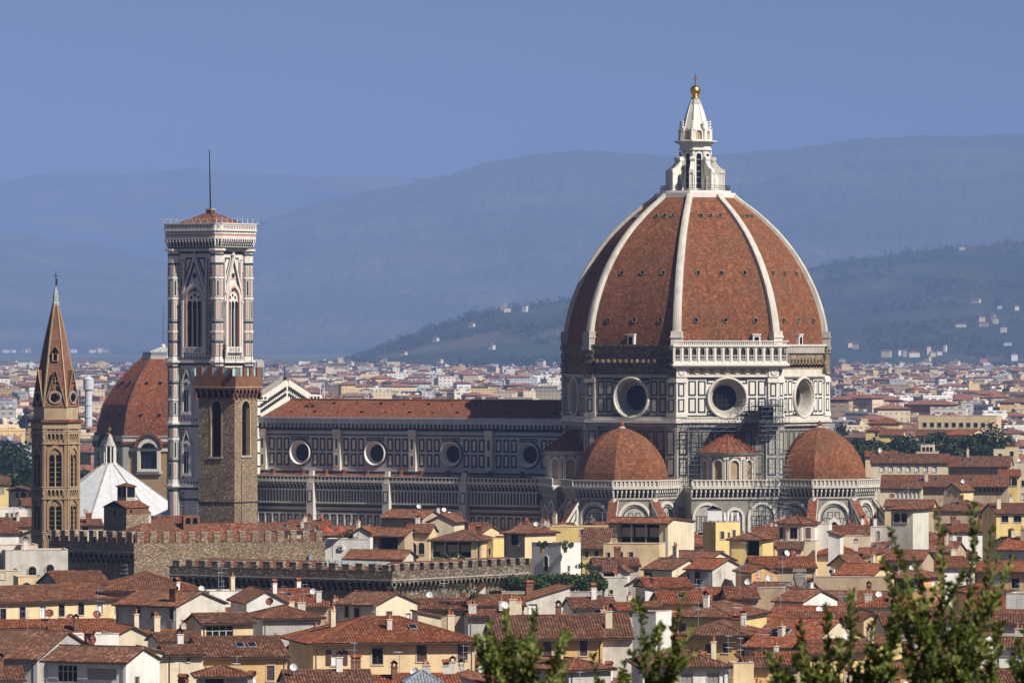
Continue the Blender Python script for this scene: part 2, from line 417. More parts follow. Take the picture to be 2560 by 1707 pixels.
def corbels(m, u0, u1, v0, v1, step, dep, mat, fill=None):
    """machicolation: little brackets with dark gaps under a ledge"""
    n = max(1, round((u1-u0)/step)); st = (u1-u0)/n
    if fill: m.rect(u0, u1, v0, v1, .03, fill)  # a dark fill paints the shade in the gaps between brackets
    for i in range(n+1):
        u = u0+i*st
        m.bar(u-.15*step, u+.15*step, v0+.55*(v1-v0), v1, 0, dep, mat)
        m.bar(u-.11*step, u+.11*step, v0+.2*(v1-v0), v0+.55*(v1-v0), 0, dep*.62, mat); m.bar(u-.08*step, u+.08*step, v0, v0+.2*(v1-v0), 0, dep*.3, mat)
    for i in range(n):
        u = u0+(i+.5)*st
        p = arch(u, v1-.55*step, step*.66, .5*step, .25, 6)[2:]
        m.face([(u-.5*st, v1, dep), *[(a, b_, dep) for a, b_ in p[::-1]], (u+.5*st, v1, dep)], mat)
def balustrade(m, u0, u1, v0, v1, step, w0, mat, dark=GREEN):
    m.bar(u0, u1, v1-.22, v1, w0-.25, w0+.1, mat)
    m.bar(u0, u1, v0, v0+.22, w0-.25, w0+.1, mat)
    n = max(1, round((u1-u0)/step)); st = (u1-u0)/n
    for i in range(n+1):
        u = u0+i*st; m.bar(u-.2*st, u+.2*st, v0+.22, v1-.22, w0-.18, w0+.02, mat)
    m.rect(u0, u1, v0+.22, v1-.22, w0-.2, dark)

# lower crossing block
m = MB()
m.prism(m.poly(RO-.3), 0, 38.2, SHADE_DIRT, False)
for ph in FACES:
    m.wall((AP*math.cos(ph)*.99, AP*math.sin(ph)*.99, 0), ph); h = SIDE/2
    for sgn in (-1, 1):
        m.bar(min(sgn*(h-2.6), sgn*h), max(sgn*(h-2.6), sgn*h), 20, 37.4, 0, .55, GREYW)
        for v0, v1 in ((26.6, 30.4), (31.0, 36.2)):
            u0, u1 = sorted((sgn*(h-2.3), sgn*(h-.4))); m.frame(u0, u1, v0, v1, .32, .6, GREEN, GREYW)
    panels(m, -h+3, h-3, 26.6, 36.4, 7, 2, .35, .34, .05, GREEN, SHADE_DIRT)
    m.bar(-h, h, 37.2, 37.7, 0, .7, GREYW)
m.T = Matrix.Identity(4)
m.build('crossing_block', duomo)

# drum with the round windows
m = MB()
Z0, Z1, ZC, OR = 38.4, 47.8, 43.3, 4.0
m.prism(m.poly(RO+.9), 37.9, 38.5, WHITE)
m.prism(m.poly(RO+.45), 38.5, 39.2, WHITE)
m.prism(m.poly(RO-3), 38.4, 47.6, DARK)
for ph in FACES:
    sunward = same(ph, SE) or same(ph, E_)
    mw = WHITE2 if sunward else GREYW  # darker marble on the other faces holds grazing shade along with dirt
    h = SIDE/2
    m.wall((AP*math.cos(ph), AP*math.sin(ph), 0), ph)
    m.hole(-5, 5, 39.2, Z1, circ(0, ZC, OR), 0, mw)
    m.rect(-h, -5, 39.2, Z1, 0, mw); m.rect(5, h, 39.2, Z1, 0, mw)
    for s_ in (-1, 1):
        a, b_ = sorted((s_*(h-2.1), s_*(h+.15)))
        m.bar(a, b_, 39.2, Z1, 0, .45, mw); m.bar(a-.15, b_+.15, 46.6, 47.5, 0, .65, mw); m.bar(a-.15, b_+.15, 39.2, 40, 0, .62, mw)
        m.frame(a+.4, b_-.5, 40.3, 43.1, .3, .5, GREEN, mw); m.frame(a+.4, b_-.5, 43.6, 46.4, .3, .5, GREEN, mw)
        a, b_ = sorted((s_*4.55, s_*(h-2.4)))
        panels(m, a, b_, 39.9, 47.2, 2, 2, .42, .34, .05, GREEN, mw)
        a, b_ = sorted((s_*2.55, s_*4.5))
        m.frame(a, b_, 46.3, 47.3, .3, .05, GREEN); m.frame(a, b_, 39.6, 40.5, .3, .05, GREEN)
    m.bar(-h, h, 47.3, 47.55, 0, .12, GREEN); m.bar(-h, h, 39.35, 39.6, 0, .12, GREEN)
drum = m.build('drum', duomo)
for ph in FACES:
    m = MB(); m.wall((AP*math.cos(ph), AP*math.sin(ph), 0), ph)
    m.lathew((0, ZC), [(4.0, -.1), (4.0, .4), (4.15, .62), (4.4, .62), (4.55, .4), (4.55, .02)], WHITE)
    m.lathew((0, ZC), [(4.0, .3), (3.7, .1), (3.55, -.3), (3.0, -2.0), (2.75, -2.05), (2.75, -2.6)], GREYW)
    m.lathew((0, ZC), [(3.6, -.15), (3.66, -.05), (3.75, .12)], WHITE)
    m.lathew((0, ZC), [(2.75, -2.45), (.01, -2.45)], GLASS)
    for k in (-1.6, -.55, .55, 1.6):
        m.bar(k-.06, k+.06, ZC-2.3, ZC+2.3, -2.45, -2.3, IRON); m.bar(-2.3, 2.3, ZC+k-.05, ZC+k+.05, -2.45, -2.32, IRON)
    m.build('oculus_window', drum)

# unfinished stone band under the tiles
m = MB()
for ph in FACES:
    if same(ph, SE): continue
    m.wall((AP*math.cos(ph), AP*math.sin(ph), 0), ph); h = SIDE/2
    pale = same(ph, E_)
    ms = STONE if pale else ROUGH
    m.rect(-h, h, 47.8, 54.6, -.3, ms)
    m.bar(-h, h, 47.8, 48.3, -.3, .25, WHITE if pale else GREYW)
    m.bar(-h, h, 50.4, 50.7, -.3, .15, ms)
    m.bar(-h+1.5, h-1.5, 52.9, 54.5, -.3, .12, GREYW if pale else ms)
    m.bar(-h, h, 54.4, 54.8, -.3, .35, WHITE if pale else ms)
    for i in range(13):
        u = -8.7+i*1.45; m.bar(u-.28, u+.28, 50.9, 51.6, -.3, .9, ms)
        if pale: m.rect(u-.5, u+.5, 49.9, 50.5, -.12, DARK)
    if pale: m.bar(-h, h-3, 48.3, 49.4, -.3, .1, WHITE)
    for s_ in (-1, 1):
        for k in range(12):
            a, b_ = sorted((s_*(h-1.6+random.uniform(-.3, .2)), s_*(h+.1)))
            m.bar(a, b_, 47.8+k*.56, 47.8+k*.56+.5, -.3, random.uniform(.15, .75), ms)
m.T = Matrix.Identity(4)
m.build('unfinished_band', duomo)

# marble gallery on one face
m = MB()
m.wall((AP*math.cos(SE), AP*math.sin(SE), 0), SE); h = SIDE/2
G0, G1 = -h-1.0, h+2.0
m.rect(-h, h, 47.8, 55.5, -.2, DARK)
m.bar(-h, h, 47.8, 48.2, 0, .5, WHITE2); m.bar(-h, h, 48.2, 49.7, 0, .3, SAND); m.bar(G0+.2, G1-.2, 49.7, 50.2, -.2, 1.2, WHITE2)
for i in range(9): m.lathew((-9+i*2.25, 48.9), [(.75, .3), (.6, .5), (.3, .42), (.05, .42)], WHITE, 10)
for s_ in (-1, 1):
    a, b_ = sorted((s_*(h-2.1), s_*(h+.2))); m.bar(a, b_, 47.8, 49.7, 0, .75, WHITE2)
    m.lathew(((a+b_)/2, 48.8), [(.8, .75), (.6, .92), (.2, .85), (.01, .85)], WHITE, 12)
m.bar(G0-.3, G1+.3, 50.2, 50.7, -.4, 1.9, WHITE2)
m.bar(G0, G1, 50.7, 51.0, -.2, 1.6, WHITE2)
na = 14; st = (G1-G0)/na
for i in range(na):
    uc = G0+(i+.5)*st
    m.hole(uc-st/2, uc+st/2, 51.0, 54.3, arch(uc, 51.9, st*.6, 2.1), 1.5, WHITE2)
    pa = arch(uc, 51.9, st*.6, 2.1); m.loft([[(u, v, 1.5) for u, v in pa], [(u, v, 1.0) for u, v in pa]], WHITE2, (0, 0))
    m.rect(uc-st*.3, uc+st*.3, 51.9, 54, -.1, WHITE)
    m.bar(uc-st*.5-.14, uc-st*.5+.14, 51, 54.3, 1.5, 1.68, WHITE2)
    m.bar(uc-st*.3, uc+st*.3, 52.3, 52.45, 1.35, 1.55, WHITE2)
    for q in range(5): m.bar(uc-st*.26+q*st*.12, uc-st*.26+q*st*.12+.09, 51.25, 51.9, 1.5, 1.56, GREEN)
m.bar(G0-.15, G1+.15, 54.3, 54.65, -.2, 1.85, WHITE2)
for i in range(int((G1-G0)/.42)):
    u = G0+i*.42; m.bar(u, u+.2, 54.65, 55.4, 1.4, 1.62, WHITE2)
m.bar(G0-.1, G1+.1, 55.4, 55.62, 1.3, 1.75, WHITE2)
m.bar(G0, G1, 54.5, 54.66, -.2, 1.8, WHITE2)
m.rect(G0, G0+.01, 51, 54.3, 1.4, WHITE2)
m.bar(G0, G0+.3, 51, 54.3, .2, 1.5, WHITE2); m.bar(G1-.3, G1, 51, 54.3, .2, 1.5, WHITE2)
m.T = Matrix.Identity(4)
m.build('marble_gallery', duomo)

# dome shell, ribs, portholes
PROF = [(54.6, 28.7), (57.7, 28.45), (61.0, 27.85), (64.4, 26.85), (67.8, 25.5), (71.1, 23.85), (74.7, 21.6), (78.3, 18.8), (81.0, 16.1), (83.5, 13.3), (85.6, 10.5), (87.4, 7.8)]
def prof_r(z):
    for (z0, r0), (z1, r1) in zip(PROF, PROF[1:]):
        if z <= z1: return r0+(r1-r0)*(z-z0)/(z1-z0)
    return PROF[-1][1]
zz = [54.6+(87.4-54.6)*i/36 for i in range(37)]
pr = []
for z in zz:  # light smoothing of the profile
    pr.append(sum(prof_r(min(87.4, max(54.6, z+d))) for d in (-1.2, -.6, 0, .6, 1.2))/5)
pr[0] = 28.7
m = MB(); arc = [0]
for i in range(36): arc.append(arc[-1]+math.hypot(zz[i+1]-zz[i], pr[i+1]-pr[i]))
for k in range(8):
    a0, a1 = math.pi/8+k*math.pi/4, math.pi/8+(k+1)*math.pi/4
    for i in range(36):
        q = []; uv = []
        for z, r, a, s_, v_ in ((zz[i], pr[i], a0, -1, arc[i]), (zz[i], pr[i], a1, 1, arc[i]), (zz[i+1], pr[i+1], a1, 1, arc[i+1]), (zz[i+1], pr[i+1], a0, -1, arc[i+1])):
            q.append((r*math.cos(a), r*math.sin(a), z)); uv.append((s_*r*math.sin(math.pi/8)+40*k, v_))
        m.face(q, TILE_D, uv)
shell = m.build('dome_shell', duomo)
m = MB(); R0 = MB()
for k in range(8):
    ph = k*math.pi/4
    for z, us in ((84.0-1.3, (-2.1, 0, 2.1)), (70.2, (-5.2, 0, 5.2)), (60.0, (-6.6, 0, 6.6))):
        for u in us:
            m = MB(); r = prof_r(z)*math.cos(math.pi/8); sl = (prof_r(z+.5)-prof_r(z-.5))*math.cos(math.pi/8)
            m.wall((r*math.cos(ph), r*math.sin(ph), z), ph)
            m.T = m.T @ Matrix.Translation((u, 0, 0)) @ Matrix.Rotation(math.atan(sl), 4, 'X')
            m.lathew((0, 0), [(.62, -.2), (.62, .22), (.4, .22), (.4, -.1)], ROUGH, 10); m.lathew((0, 0), [(.41, .1), (.01, .1)], DARK, 10)
            m.build('porthole', shell)
for ph, u in ((S_, -.2), (SE, 6.6), (E_, -1.0), (math.pi, 0)):
    m = MB(); r = prof_r(55.6)*math.cos(math.pi/8)
    m.wall((r*math.cos(ph), r*math.sin(ph), 54.6), ph)
    m.bar(u-.85, u+.85, 0, 2.2, -.3, .7, WHITE2); m.rect(u-.5, u+.5, .1, 1.8, .74, DARK); m.bar(u-1, u+1, 2.2, 2.45, -.6, .9, WHITE2)
    m.build('roof_hatch', shell)
for k in range(8):
    a = math.pi/8+k*math.pi/4; m = MB()
    d = Vector((math.cos(a), math.sin(a), 0)); t = Vector((-math.sin(a), math.cos(a), 0)); rings = []
    for i in range(2, 37):
        f = i/36; hw = .92*(1-f)+.64*f; hh = .8*(1-f)+.55*f
        j0, j1 = max(0, i-1), min(36, i+1); tz, tr = zz[j1]-zz[j0], pr[j1]-pr[j0]; L = math.hypot(tz, tr)
        nv = d*(tz/L)+Vector((0, 0, -tr/L)); c = d*pr[i]+Vector((0, 0, zz[i]))
        ring = []
        for s_, hgt in ((-1, -.8), (-1, hh*.75), (-.55, hh), (0, hh*1.1), (.55, hh), (1, hh*.75), (1, -.8)):
            ring.append(c + t*s_*hw + nv*hgt)
        rings.append(ring)
    m.loft(rings, RIBW)
    c = d*28.6
    for (z0, z1, w_, o_) in ((53.6, 54.4, 1.4, 1.25), (54.4, 56.2, 1.2, 1.05), (56.2, 56.6, 1.35, 1.25), (56.6, 57.6, 1.2, 1.05)):
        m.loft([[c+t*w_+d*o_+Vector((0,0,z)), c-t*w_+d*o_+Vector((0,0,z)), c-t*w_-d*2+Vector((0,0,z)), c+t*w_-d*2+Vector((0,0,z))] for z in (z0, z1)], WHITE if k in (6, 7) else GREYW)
    m.build('dome_rib', duomo)

# lantern
m = MB()
m.prism(m.poly(8.9), 86.6, 87.9, WHITE2)
m.prism(m.poly(7.9), 87.9, 88.35, WHITE2)
m.prism(m.poly(3.1), 88.35, 98.6, WHITE2)
for ph in FACES:
    ap = 3.1*math.cos(math.pi/8)
    m.wall((ap*math.cos(ph), ap*math.sin(ph), 0), ph)
    pa = arch(0, 88.9, 1.15, 7.7); po = arch(0, 88.6, 1.75, 8.4)
    m.rect(-.9, .9, 88.4, 97.6, .04, WHITE2); m.ext(pa, .05, .09, GLASS); m.ringext(po, pa, .05, .32, WHITE2)
    for q in range(5): m.bar(-.55, .55, 90+q*1.3, 90.1+q*1.3, .09, .14, GREYW)
    for s_ in (-1, 1):
        m.bar(s_*1.18-.16, s_*1.18+.16, 88.4, 96.3, 0, .42, WHITE2); m.bar(s_*1.18-.24, s_*1.18+.24, 96.3, 97.0, 0, .5, WHITE2)
m.T = Matrix.Identity(4)
for z0, z1, R in ((97.3, 97.6, 3.7), (97.6, 98.6, 3.45), (98.6, 98.9, 3.9), (98.9, 99.15, 4.4), (99.15, 99.35, 4.75)): m.prism(m.poly(R), z0, z1, WHITE2)
m.prism(m.poly(3.75), 99.35, 99.6, WHITE2)
lant = m.build('lantern', duomo)
m = MB()
m.prism(m.poly(2.9), 99.5, 101.9, WHITE2)
for ph in FACES:
    ap = 3.3*math.cos(math.pi/8); m.wall((ap*math.cos(ph), ap*math.sin(ph), 0), ph)
    po = arch(0, 99.5, 1.9, 2.5); pa = arch(0, 99.5, 1.3, 2.1); m.ringext(po, pa, -.3, .3, WHITE2); m.ext(pa, -.3, 0, SAND)
    for s_ in (-1,):
        u = s_*1.37
        m.T = m.T @ Matrix.Identity(4)
        m.bar(u-.36, u+.36, 99.5, 101.7, -.5, .35, WHITE2); m.bar(u-.44, u+.44, 101.7, 101.95, -.55, .45, WHITE2)
        for (r, zc) in ((.3, 102.3), (.27, 102.95), (.24, 103.5)): 
            m.loft([[(u+r*math.sin(b)*math.cos(a), zc+r*math.cos(b), r*math.sin(b)*math.sin(a)-.05) for a in [x*math.pi/3 for x in range(6)]] for b in (.2, .9, 1.57, 2.2, 2.9)], WHITE2)
m.build('niche_crown', lant)
m = MB()
prc = [(3.05, 101.6), (2.55, 103.4), (1.95, 105.6), (1.35, 107.3), (.85, 108.6)]
for i, (a, b_) in enumerate(zip(prc, prc[1:])):
    m.lathe([a, b_], WHITE2 if i < 3 else COPPER, 8, math.pi/8, caps=(0, 0))
for k in range(8):
    a = math.pi/8+math.pi/4*k
    m.tube([(math.cos(a)*(r+.02), math.sin(a)*(r+.02), z) for r, z in prc], .15, WHITE2, 4, .06)
m.build('lantern_roof', lant)
m = MB()
m.lathe([(.7, 108.55), (.95, 108.75), (.9, 109.0), (.6, 109.15), (.6, 109.25)]+[(1.17*math.sin(b), 110.4-1.17*math.cos(b)) for b in [.4+x*(math.pi-.45)/14 for x in range(15)]], GOLD, 24)
m.build('gilded_ball', lant, True)
m = MB(); m.box(-.09, .09, -.09, .09, 111.4, 114, GOLD); 
m.T = Matrix.Rotation(-CA, 4, 'Z'); m.box(-.6, .6, -.09, .09, 112.9, 113.1, GOLD); m.box(-.2, .2, -.1, .1, 112.8, 113.2, GOLD)
m.build('cross', lant)
for k in range(8):
    a = math.pi/8+k*math.pi/4; m = MB()
    m.T = Matrix.Rotation(a, 4, 'Z')
    # volute buttress: a thin wall with an arched passage, scrolled top
    out = [(6.35, 88.35), (6.35, 92.4), (6.5, 92.6), (6.5, 93.0), (6.2, 93.1), (5.7, 93.3), (5.1, 93.8), (4.6, 94.5), (4.3, 95.0), (4.35, 95.4), (4.1, 95.75), (3.7, 95.7), (3.4, 95.4), (2.9, 95.0)]
    inn = [(5.2, 88.35), (5.2, 91.0), (5.1, 91.4), (4.95, 91.75), (4.75, 91.95), (4.5, 92.0), (4.25, 91.9), (4.05, 91.65), (3.95, 91.3), (3.9, 91.0), (3.9, 90.4), (3.9, 89.8), (3.9, 89.0), (3.9, 88.35)]
    for w0, w1, po, pi in ((-.42, .42, out, inn),):
        for i in range(len(po)-1):
            for w_ in (w0, w1): m.face([(po[i][0], w_, po[i][1]), (po[i+1][0], w_, po[i+1][1]), (pi[i+1][0], w_, pi[i+1][1]), (pi[i][0], w_, pi[i][1])], WHITE2)
            for pp in (po, pi): m.face([(pp[i][0], w0, pp[i][1]), (pp[i+1][0], w0, pp[i+1][1]), (pp[i+1][0], w1, pp[i+1][1]), (pp[i][0], w1, pp[i][1])], WHITE2)
    m.box(2.7, 3.9, -.42, .42, 88.35, 95, WHITE2)
    m.box(5.2, 6.55, -.55, .55, 88.35, 88.9, WHITE2); m.box(5.5, 6.55, -.52, .52, 92.2, 92.5, WHITE2)
    for w_ in (-.45, .33): m.box(6.35, 6.47, w_, w_+.12, 88.9, 92.2, WHITE2)
    m.lathe([(.1, -.55), (.5, -.55), (.5, .55), (.1, .55)], WHITE2, 10)
    # turn the last lathe into the scroll roll
    cnt = 3*10+2
    base = len(m.v)-(3*10*4+20)
    Mx = m.T @ Matrix.Translation((4.15, 0, 95.35)) @ Matrix.Rotation(math.pi/2, 4, 'X') @ m.T.inverted()
    for i in range(base, len(m.v)): m.v[i] = tuple(Mx @ Vector(m.v[i]))
    m.build('buttress', lant)
m = MB()
pts = m.poly(7.7)
for z in (88.9, 89.5): m.tube([(x, y, z) for x, y in pts+pts[:1]], .05, IRON)
for k in range(8):
    for f in [x/14 for x in range(14)]:
        x = pts[k][0]*(1-f)+pts[(k+1) % 8][0]*f; y = pts[k][1]*(1-f)+pts[(k+1) % 8][1]*f; m.tube([(x, y, 88.3), (x, y, 89.5)], .035, IRON)
m.build('railing', lant)

# tribunes (three) with half domes and sloping buttresses
def tribune(ang, label):
    cx, cy = 31.2*math.cos(ang), 31.2*math.sin(ang)
    R = 10.1; RB = 11.9
    m = MB(); m.T = Matrix.Translation((cx, cy, 0)) @ Matrix.Rotation(ang, 4, 'Z')
    base = m.T.copy()
    m.prism(m.poly(RB), 0, 23.2, SHADE_DIRT, True)
    for k in (-2, -1, 0, 1, 2):
        ph = k*math.pi/4; ap = RB*math.cos(math.pi/8); h = RB*math.sin(math.pi/8)
        m.wall((ap*math.cos(ph), ap*math.sin(ph), 0), ph, base)
        for q, (v0, v1, mt) in enumerate(((4, 4.6, GREEN), (5.4, 6, WHITE), (6.6, 7.2, GREEN), (8.2, 8.8, WHITE), (9.4, 10, GREEN), (10.6, 11.2, WHITE), (12, 12.5, GREEN), (13, 13.5, WHITE), (14.2, 14.6, GREEN))):
            m.bar(-h, h, v0, v1, 0, .12 if mt is WHITE else .05, mt)
        m.rect(-h, h, 7.2, 8.2, .04, PINK); m.rect(-h, h, 11.2, 12, .04, PINK)
        po = arch(0, 14.7, 7.4, 6.6, 0, 16); pi = arch(0, 14.7, 6.3, 6.0, 0, 16)
        m.ext(pi, 0, .1, GREYW); m.ringext(po, pi, 0, .45, WHITE)
        p1 = arch(0, 14.7, 5.5, 5.5, 0, 16); p2 = arch(0, 14.7, 5.0, 5.2, 0, 16); m.ringext(p1, p2, .1, .16, GREEN)
        for s_ in (-1, 1):
            m.frame(*sorted((s_*3.75, s_*(h-.2))), 20.2, 21.6, .25, .05, GREEN, WHITE)
            m.frame(*sorted((s_*1.5, s_*2.3)), 15.1, 17.6, .2, .14, GREEN, WHITE)
            m.bar(*sorted((s_*(h-.55), s_*(h+.15))), 0, 21.9, 0, .4, WHITE)
            m.frame(*sorted((s_*2.2, s_*3.6)), 1, 3.8, .2, .05, GREEN, WHITE)
        m.bar(-h, h, 21.7, 22.1, 0, .3, GREYW)
        corbels(m, -h-.2, h+.2, 22.1, 24.0, 1.0, .9, WHITE, GREEN)
        m.bar(-h-.4, h+.4, 24.0, 24.35, -.5, 1.15, WHITE)
    m.T = base
    m.prism(m.poly(RB+.2), 23.9, 24.2, GREYW)
    t_ = m.build('tribune', duomo); 
    if label: t_['label'] = label
    for k in (-2, -1, 0, 1, 2):
        ph = k*math.pi/4; ap = RB*math.cos(math.pi/8); h = RB*math.sin(math.pi/8)
        m = MB(); m.wall((ap*math.cos(ph), ap*math.sin(ph), 0), ph, base)
        pa = arch(0, 6, 2.0, 10.8, .5, 10); po = arch(0, 5.7, 3.2, 12.0, .5, 10)
        m.ext(pa, .1, .14, GLASS); m.ringext(po, pa, .1, .55, WHITE)
        m.bar(-.1, .1, 6, 15.2, .14, .3, WHITE)
        for s_ in (-1, 1): m.tube([(s_*1.85, 6, .4), (s_*1.85, 14.5, .4)], .14, WHITE); m.frame(*sorted((s_*1.95, s_*2.9)), 15, 17.2, .16, .18, GREEN, GREYW); m.frame(*sorted((s_*.25, s_*1.35)), 17.4, 18.9, .16, .18, GREEN, GREYW)
        m.build('tracery_window', t_)
        m = MB(); m.wall((ap*math.cos(ph), ap*math.sin(ph), 0), ph, base)
        balustrade(m, -h-.45, h+.45, 24.35, 25.9, .95, 1.1, WHITE, GREYW); m.build('balustrade', t_)
    m = MB(); pf = [(24.1, 1.0), (25.9, 1.0), (27.4, .985), (29.0, .94), (30.6, .87), (32.2, .77), (33.6, .65), (34.8, .51), (35.7, .37), (36.4, .22), (36.8, .10)]
    arcs = [0]
    for a, b_ in zip(pf, pf[1:]): arcs.append(arcs[-1]+math.hypot(b_[0]-a[0], (b_[1]-a[1])*R))
    m.T = base
    for k in range(8):
        a0, a1 = math.pi/8+k*math.pi/4, math.pi/8+(k+1)*math.pi/4
        for i in range(len(pf)-1):
            r0, r1 = pf[i][1]*R, pf[i+1][1]*R; s_ = math.sin(math.pi/8)
            m.face([(r0*math.cos(a0), r0*math.sin(a0), pf[i][0]), (r0*math.cos(a1), r0*math.sin(a1), pf[i][0]), (r1*math.cos(a1), r1*math.sin(a1), pf[i+1][0]), (r1*math.cos(a0), r1*math.sin(a0), pf[i+1][0])], TILE_D,
                   [(-r0*s_+k*30, arcs[i]), (r0*s_+k*30, arcs[i]), (r1*s_+k*30, arcs[i+1]), (-r1*s_+k*30, arcs[i+1])])
    m.lathe([(1.0, 36.6), (.75, 37.0), (.5, 37.2)], GREYW, 8); m.lathe([(.45, 37.1), (.6, 37.5), (.45, 38.0), (.05, 38.3)], TILE_C, 8)
    m.build('tribune_dome', t_)
    for k in range(-2, 2):
        a = math.pi/8+k*math.pi/4; m = MB(); m.T = base @ Matrix.Rotation(a, 4, 'Z')
        x0, x1 = RB-.4, RB+10.5; zt, zb = 22.0, 8.0; hw = .95
        for w_ in (-hw*.8, hw*.8):
            m.face([(x0, w_, 0), (x1, w_, 0), (x1, w_, zb), (x0, w_, zt)], WHITE)
            for q in range(3):
                f0 = .1+q*.28; xa = x0+(x1-x0)*f0; xb = xa+2.3; zq = lambda x: zt-(zt-zb)*(x-x0)/(x1-x0)
                m.face([(xa, w_*1.06, zq(xa)-1), (xb, w_*1.06, zq(xb)-1), (xb, w_*1.06, zq(xb)-3.2), (xa, w_*1.06, zq(xa)-3.2)], GREEN)
                m.face([(xa+.3, w_*1.1, zq(xa)-1.6), (xb-.3, w_*1.1, zq(xb)-1.2), (xb-.3, w_*1.1, zq(xb)-2.9), (xa+.3, w_*1.1, zq(xa)-2.9)], WHITE)
        m.face([(x1, -hw*.8, 0), (x1, hw*.8, 0), (x1, hw*.8, zb), (x1, -hw*.8, zb)], WHITE)
        for dz, mt, e in ((.0, WHITE, 1.15), (.35, TILE_N, 1.05)):
            p = [(x0-.1, -hw*e, zt+dz), (x1+.5, -hw*e, zb-.9+dz), (x1+.5, hw*e, zb-.9+dz), (x0-.1, hw*e, zt+dz)]
            m.face(p, mt); 
            for s_ in (-1, 1): m.face([(x0-.1, s_*hw*e, zt+dz), (x1+.5, s_*hw*e, zb-.9+dz), (x1+.5, s_*hw*e, zb-1.25+dz), (x0-.1, s_*hw*e, zt+dz-.35)], WHITE)
        m.build('buttress', t_)
tribune(S_, 'tribune with its dome and ramped buttresses beside the nave')
tribune(E_, None)
tribune(math.pi/2, None)

# small round exedrae between the tribunes, on a lower polygonal wall
def exedra(ang):
    cx, cy = 27.6*math.cos(ang), 27.6*math.sin(ang); m = MB()
    # lower wall in front of the diagonal face
    base = Matrix.Rotation(ang, 4, 'Z'); ap2 = 33.4; h = 9.6
    m.T = base
    m.box(24, ap2, -h, h, 0, 23.2, SHADE_DIRT)
    m.wall((ap2, 0, 0), 0, base)
    for v0, v1, mt in ((4, 4.6, GREEN), (5.4, 6, WHITE), (6.6, 7.2, GREEN), (8.2, 8.8, WHITE), (9.4, 10, GREEN), (10.6, 11.2, WHITE), (12, 12.5, GREEN), (13, 13.5, WHITE), (14.2, 14.6, GREEN)):
        m.bar(-h, h, v0, v1, 0, .12 if mt is WHITE else .05, mt)
    for uc, w_ in ((-6.2, 6.4), (0, 4.2), (6.0, 6.4)):
        po = arch(uc, 14.7, w_, w_*.5+3.2, 0, 14); pi = arch(uc, 14.7, w_-1.1, w_*.5+2.6, 0, 14)
        m.ext(pi, 0, .1, GREYW); m.ringext(po, pi, 0, .45, WHITE)
        for q in range(int(w_/1.1)-1): m.frame(uc-w_/2+.9+q*1.05, uc-w_/2+1.75+q*1.05, 15, 18.2, .18, .14, GREEN, GREYW)
    m.bar(-h, h, 21.7, 22.1, 0, .3, GREYW)
    corbels(m, -h, h, 22.1, 24.0, 1.0, .9, WHITE, GREEN); m.bar(-h, h, 24.0, 24.35, -.5, 1.15, WHITE)
    m.T = base; m.box(24, ap2-.2, -h, h, 23.2, 24.2, GREYW)
    m.T = Matrix.Translation((cx, cy, 0)) @ base; b2 = m.T.copy()
    R = 5.9
    m.lathe([(R-.5, 24), (R-.5, 31.2)], GREYW, 20, caps=(0, 1))
    for k in range(-2, 3):
        ph = k*rad(36); m.wall(((R-.6)*math.cos(ph), (R-.6)*math.sin(ph), 0), ph, b2)
        po = arch(0, 25.6, 2.5, 4.9, 0, 10); pi = arch(0, 25.6, 1.9, 4.4, 0, 10)
        m.ext(pi, 0, .2, SAND if k in (1, 0) else TANW); m.ringext(po, pi, -.2, .62, WHITE)
        m.bar(-1.25, 1.25, 25.2, 25.6, -.2, .65, WHITE)
    for k in range(-3, 3):
        ph = (k+.5)*rad(36)
        m.wall(((R-.2)*math.cos(ph), (R-.2)*math.sin(ph), 0), ph, b2)
        for s_ in (-.32, .32): m.tube([(s_, 25.2, .1), (s_, 30.1, .1)], .22, WHITE, 8); m.bar(s_-.3, s_+.3, 30.1, 30.6, -.2, .4, WHITE)
    m.T = b2
    m.lathe([(R+.1, 30.6), (R+.1, 31.0), (R+.5, 31.2), (R+.75, 31.6), (R+.3, 31.7)], GREYW, 24)
    m.lathe([(R+.1, 24.2), (R+.1, 25.2)], WHITE, 24)
    e_ = m.build('exedra', duomo)
    m = MB(); m.wall((ap2, 0, 0), 0, base); balustrade(m, -h, h, 24.35, 25.9, .95, 1.1, WHITE, GREYW); m.build('balustrade', e_)
    m = MB(); m.T = b2; n = 24
    for k in range(n):
        a0, a1 = 2*math.pi*k/n, 2*math.pi*(k+1)/n; r0, r1 = R+.75, .35
        m.face([(r0*math.cos(a0), r0*math.sin(a0), 31.65), (r0*math.cos(a1), r0*math.sin(a1), 31.65), (r1*math.cos(a1), r1*math.sin(a1), 36.3), (r1*math.cos(a0), r1*math.sin(a0), 36.3)], TILE_N,
               [(-.8+k*2, 0), (.8+k*2, 0), (.1+k*2, 8), (-.1+k*2, 8)])
        m.tube([(r0*math.cos(a0), r0*math.sin(a0), 31.7), (r1*math.cos(a0), r1*math.sin(a0), 36.35)], .12, TILE_N)
    m.build('exedra_roof', e_)
for a in (-math.pi/4, -3*math.pi/4, math.pi/4, 3*math.pi/4): exedra(a)

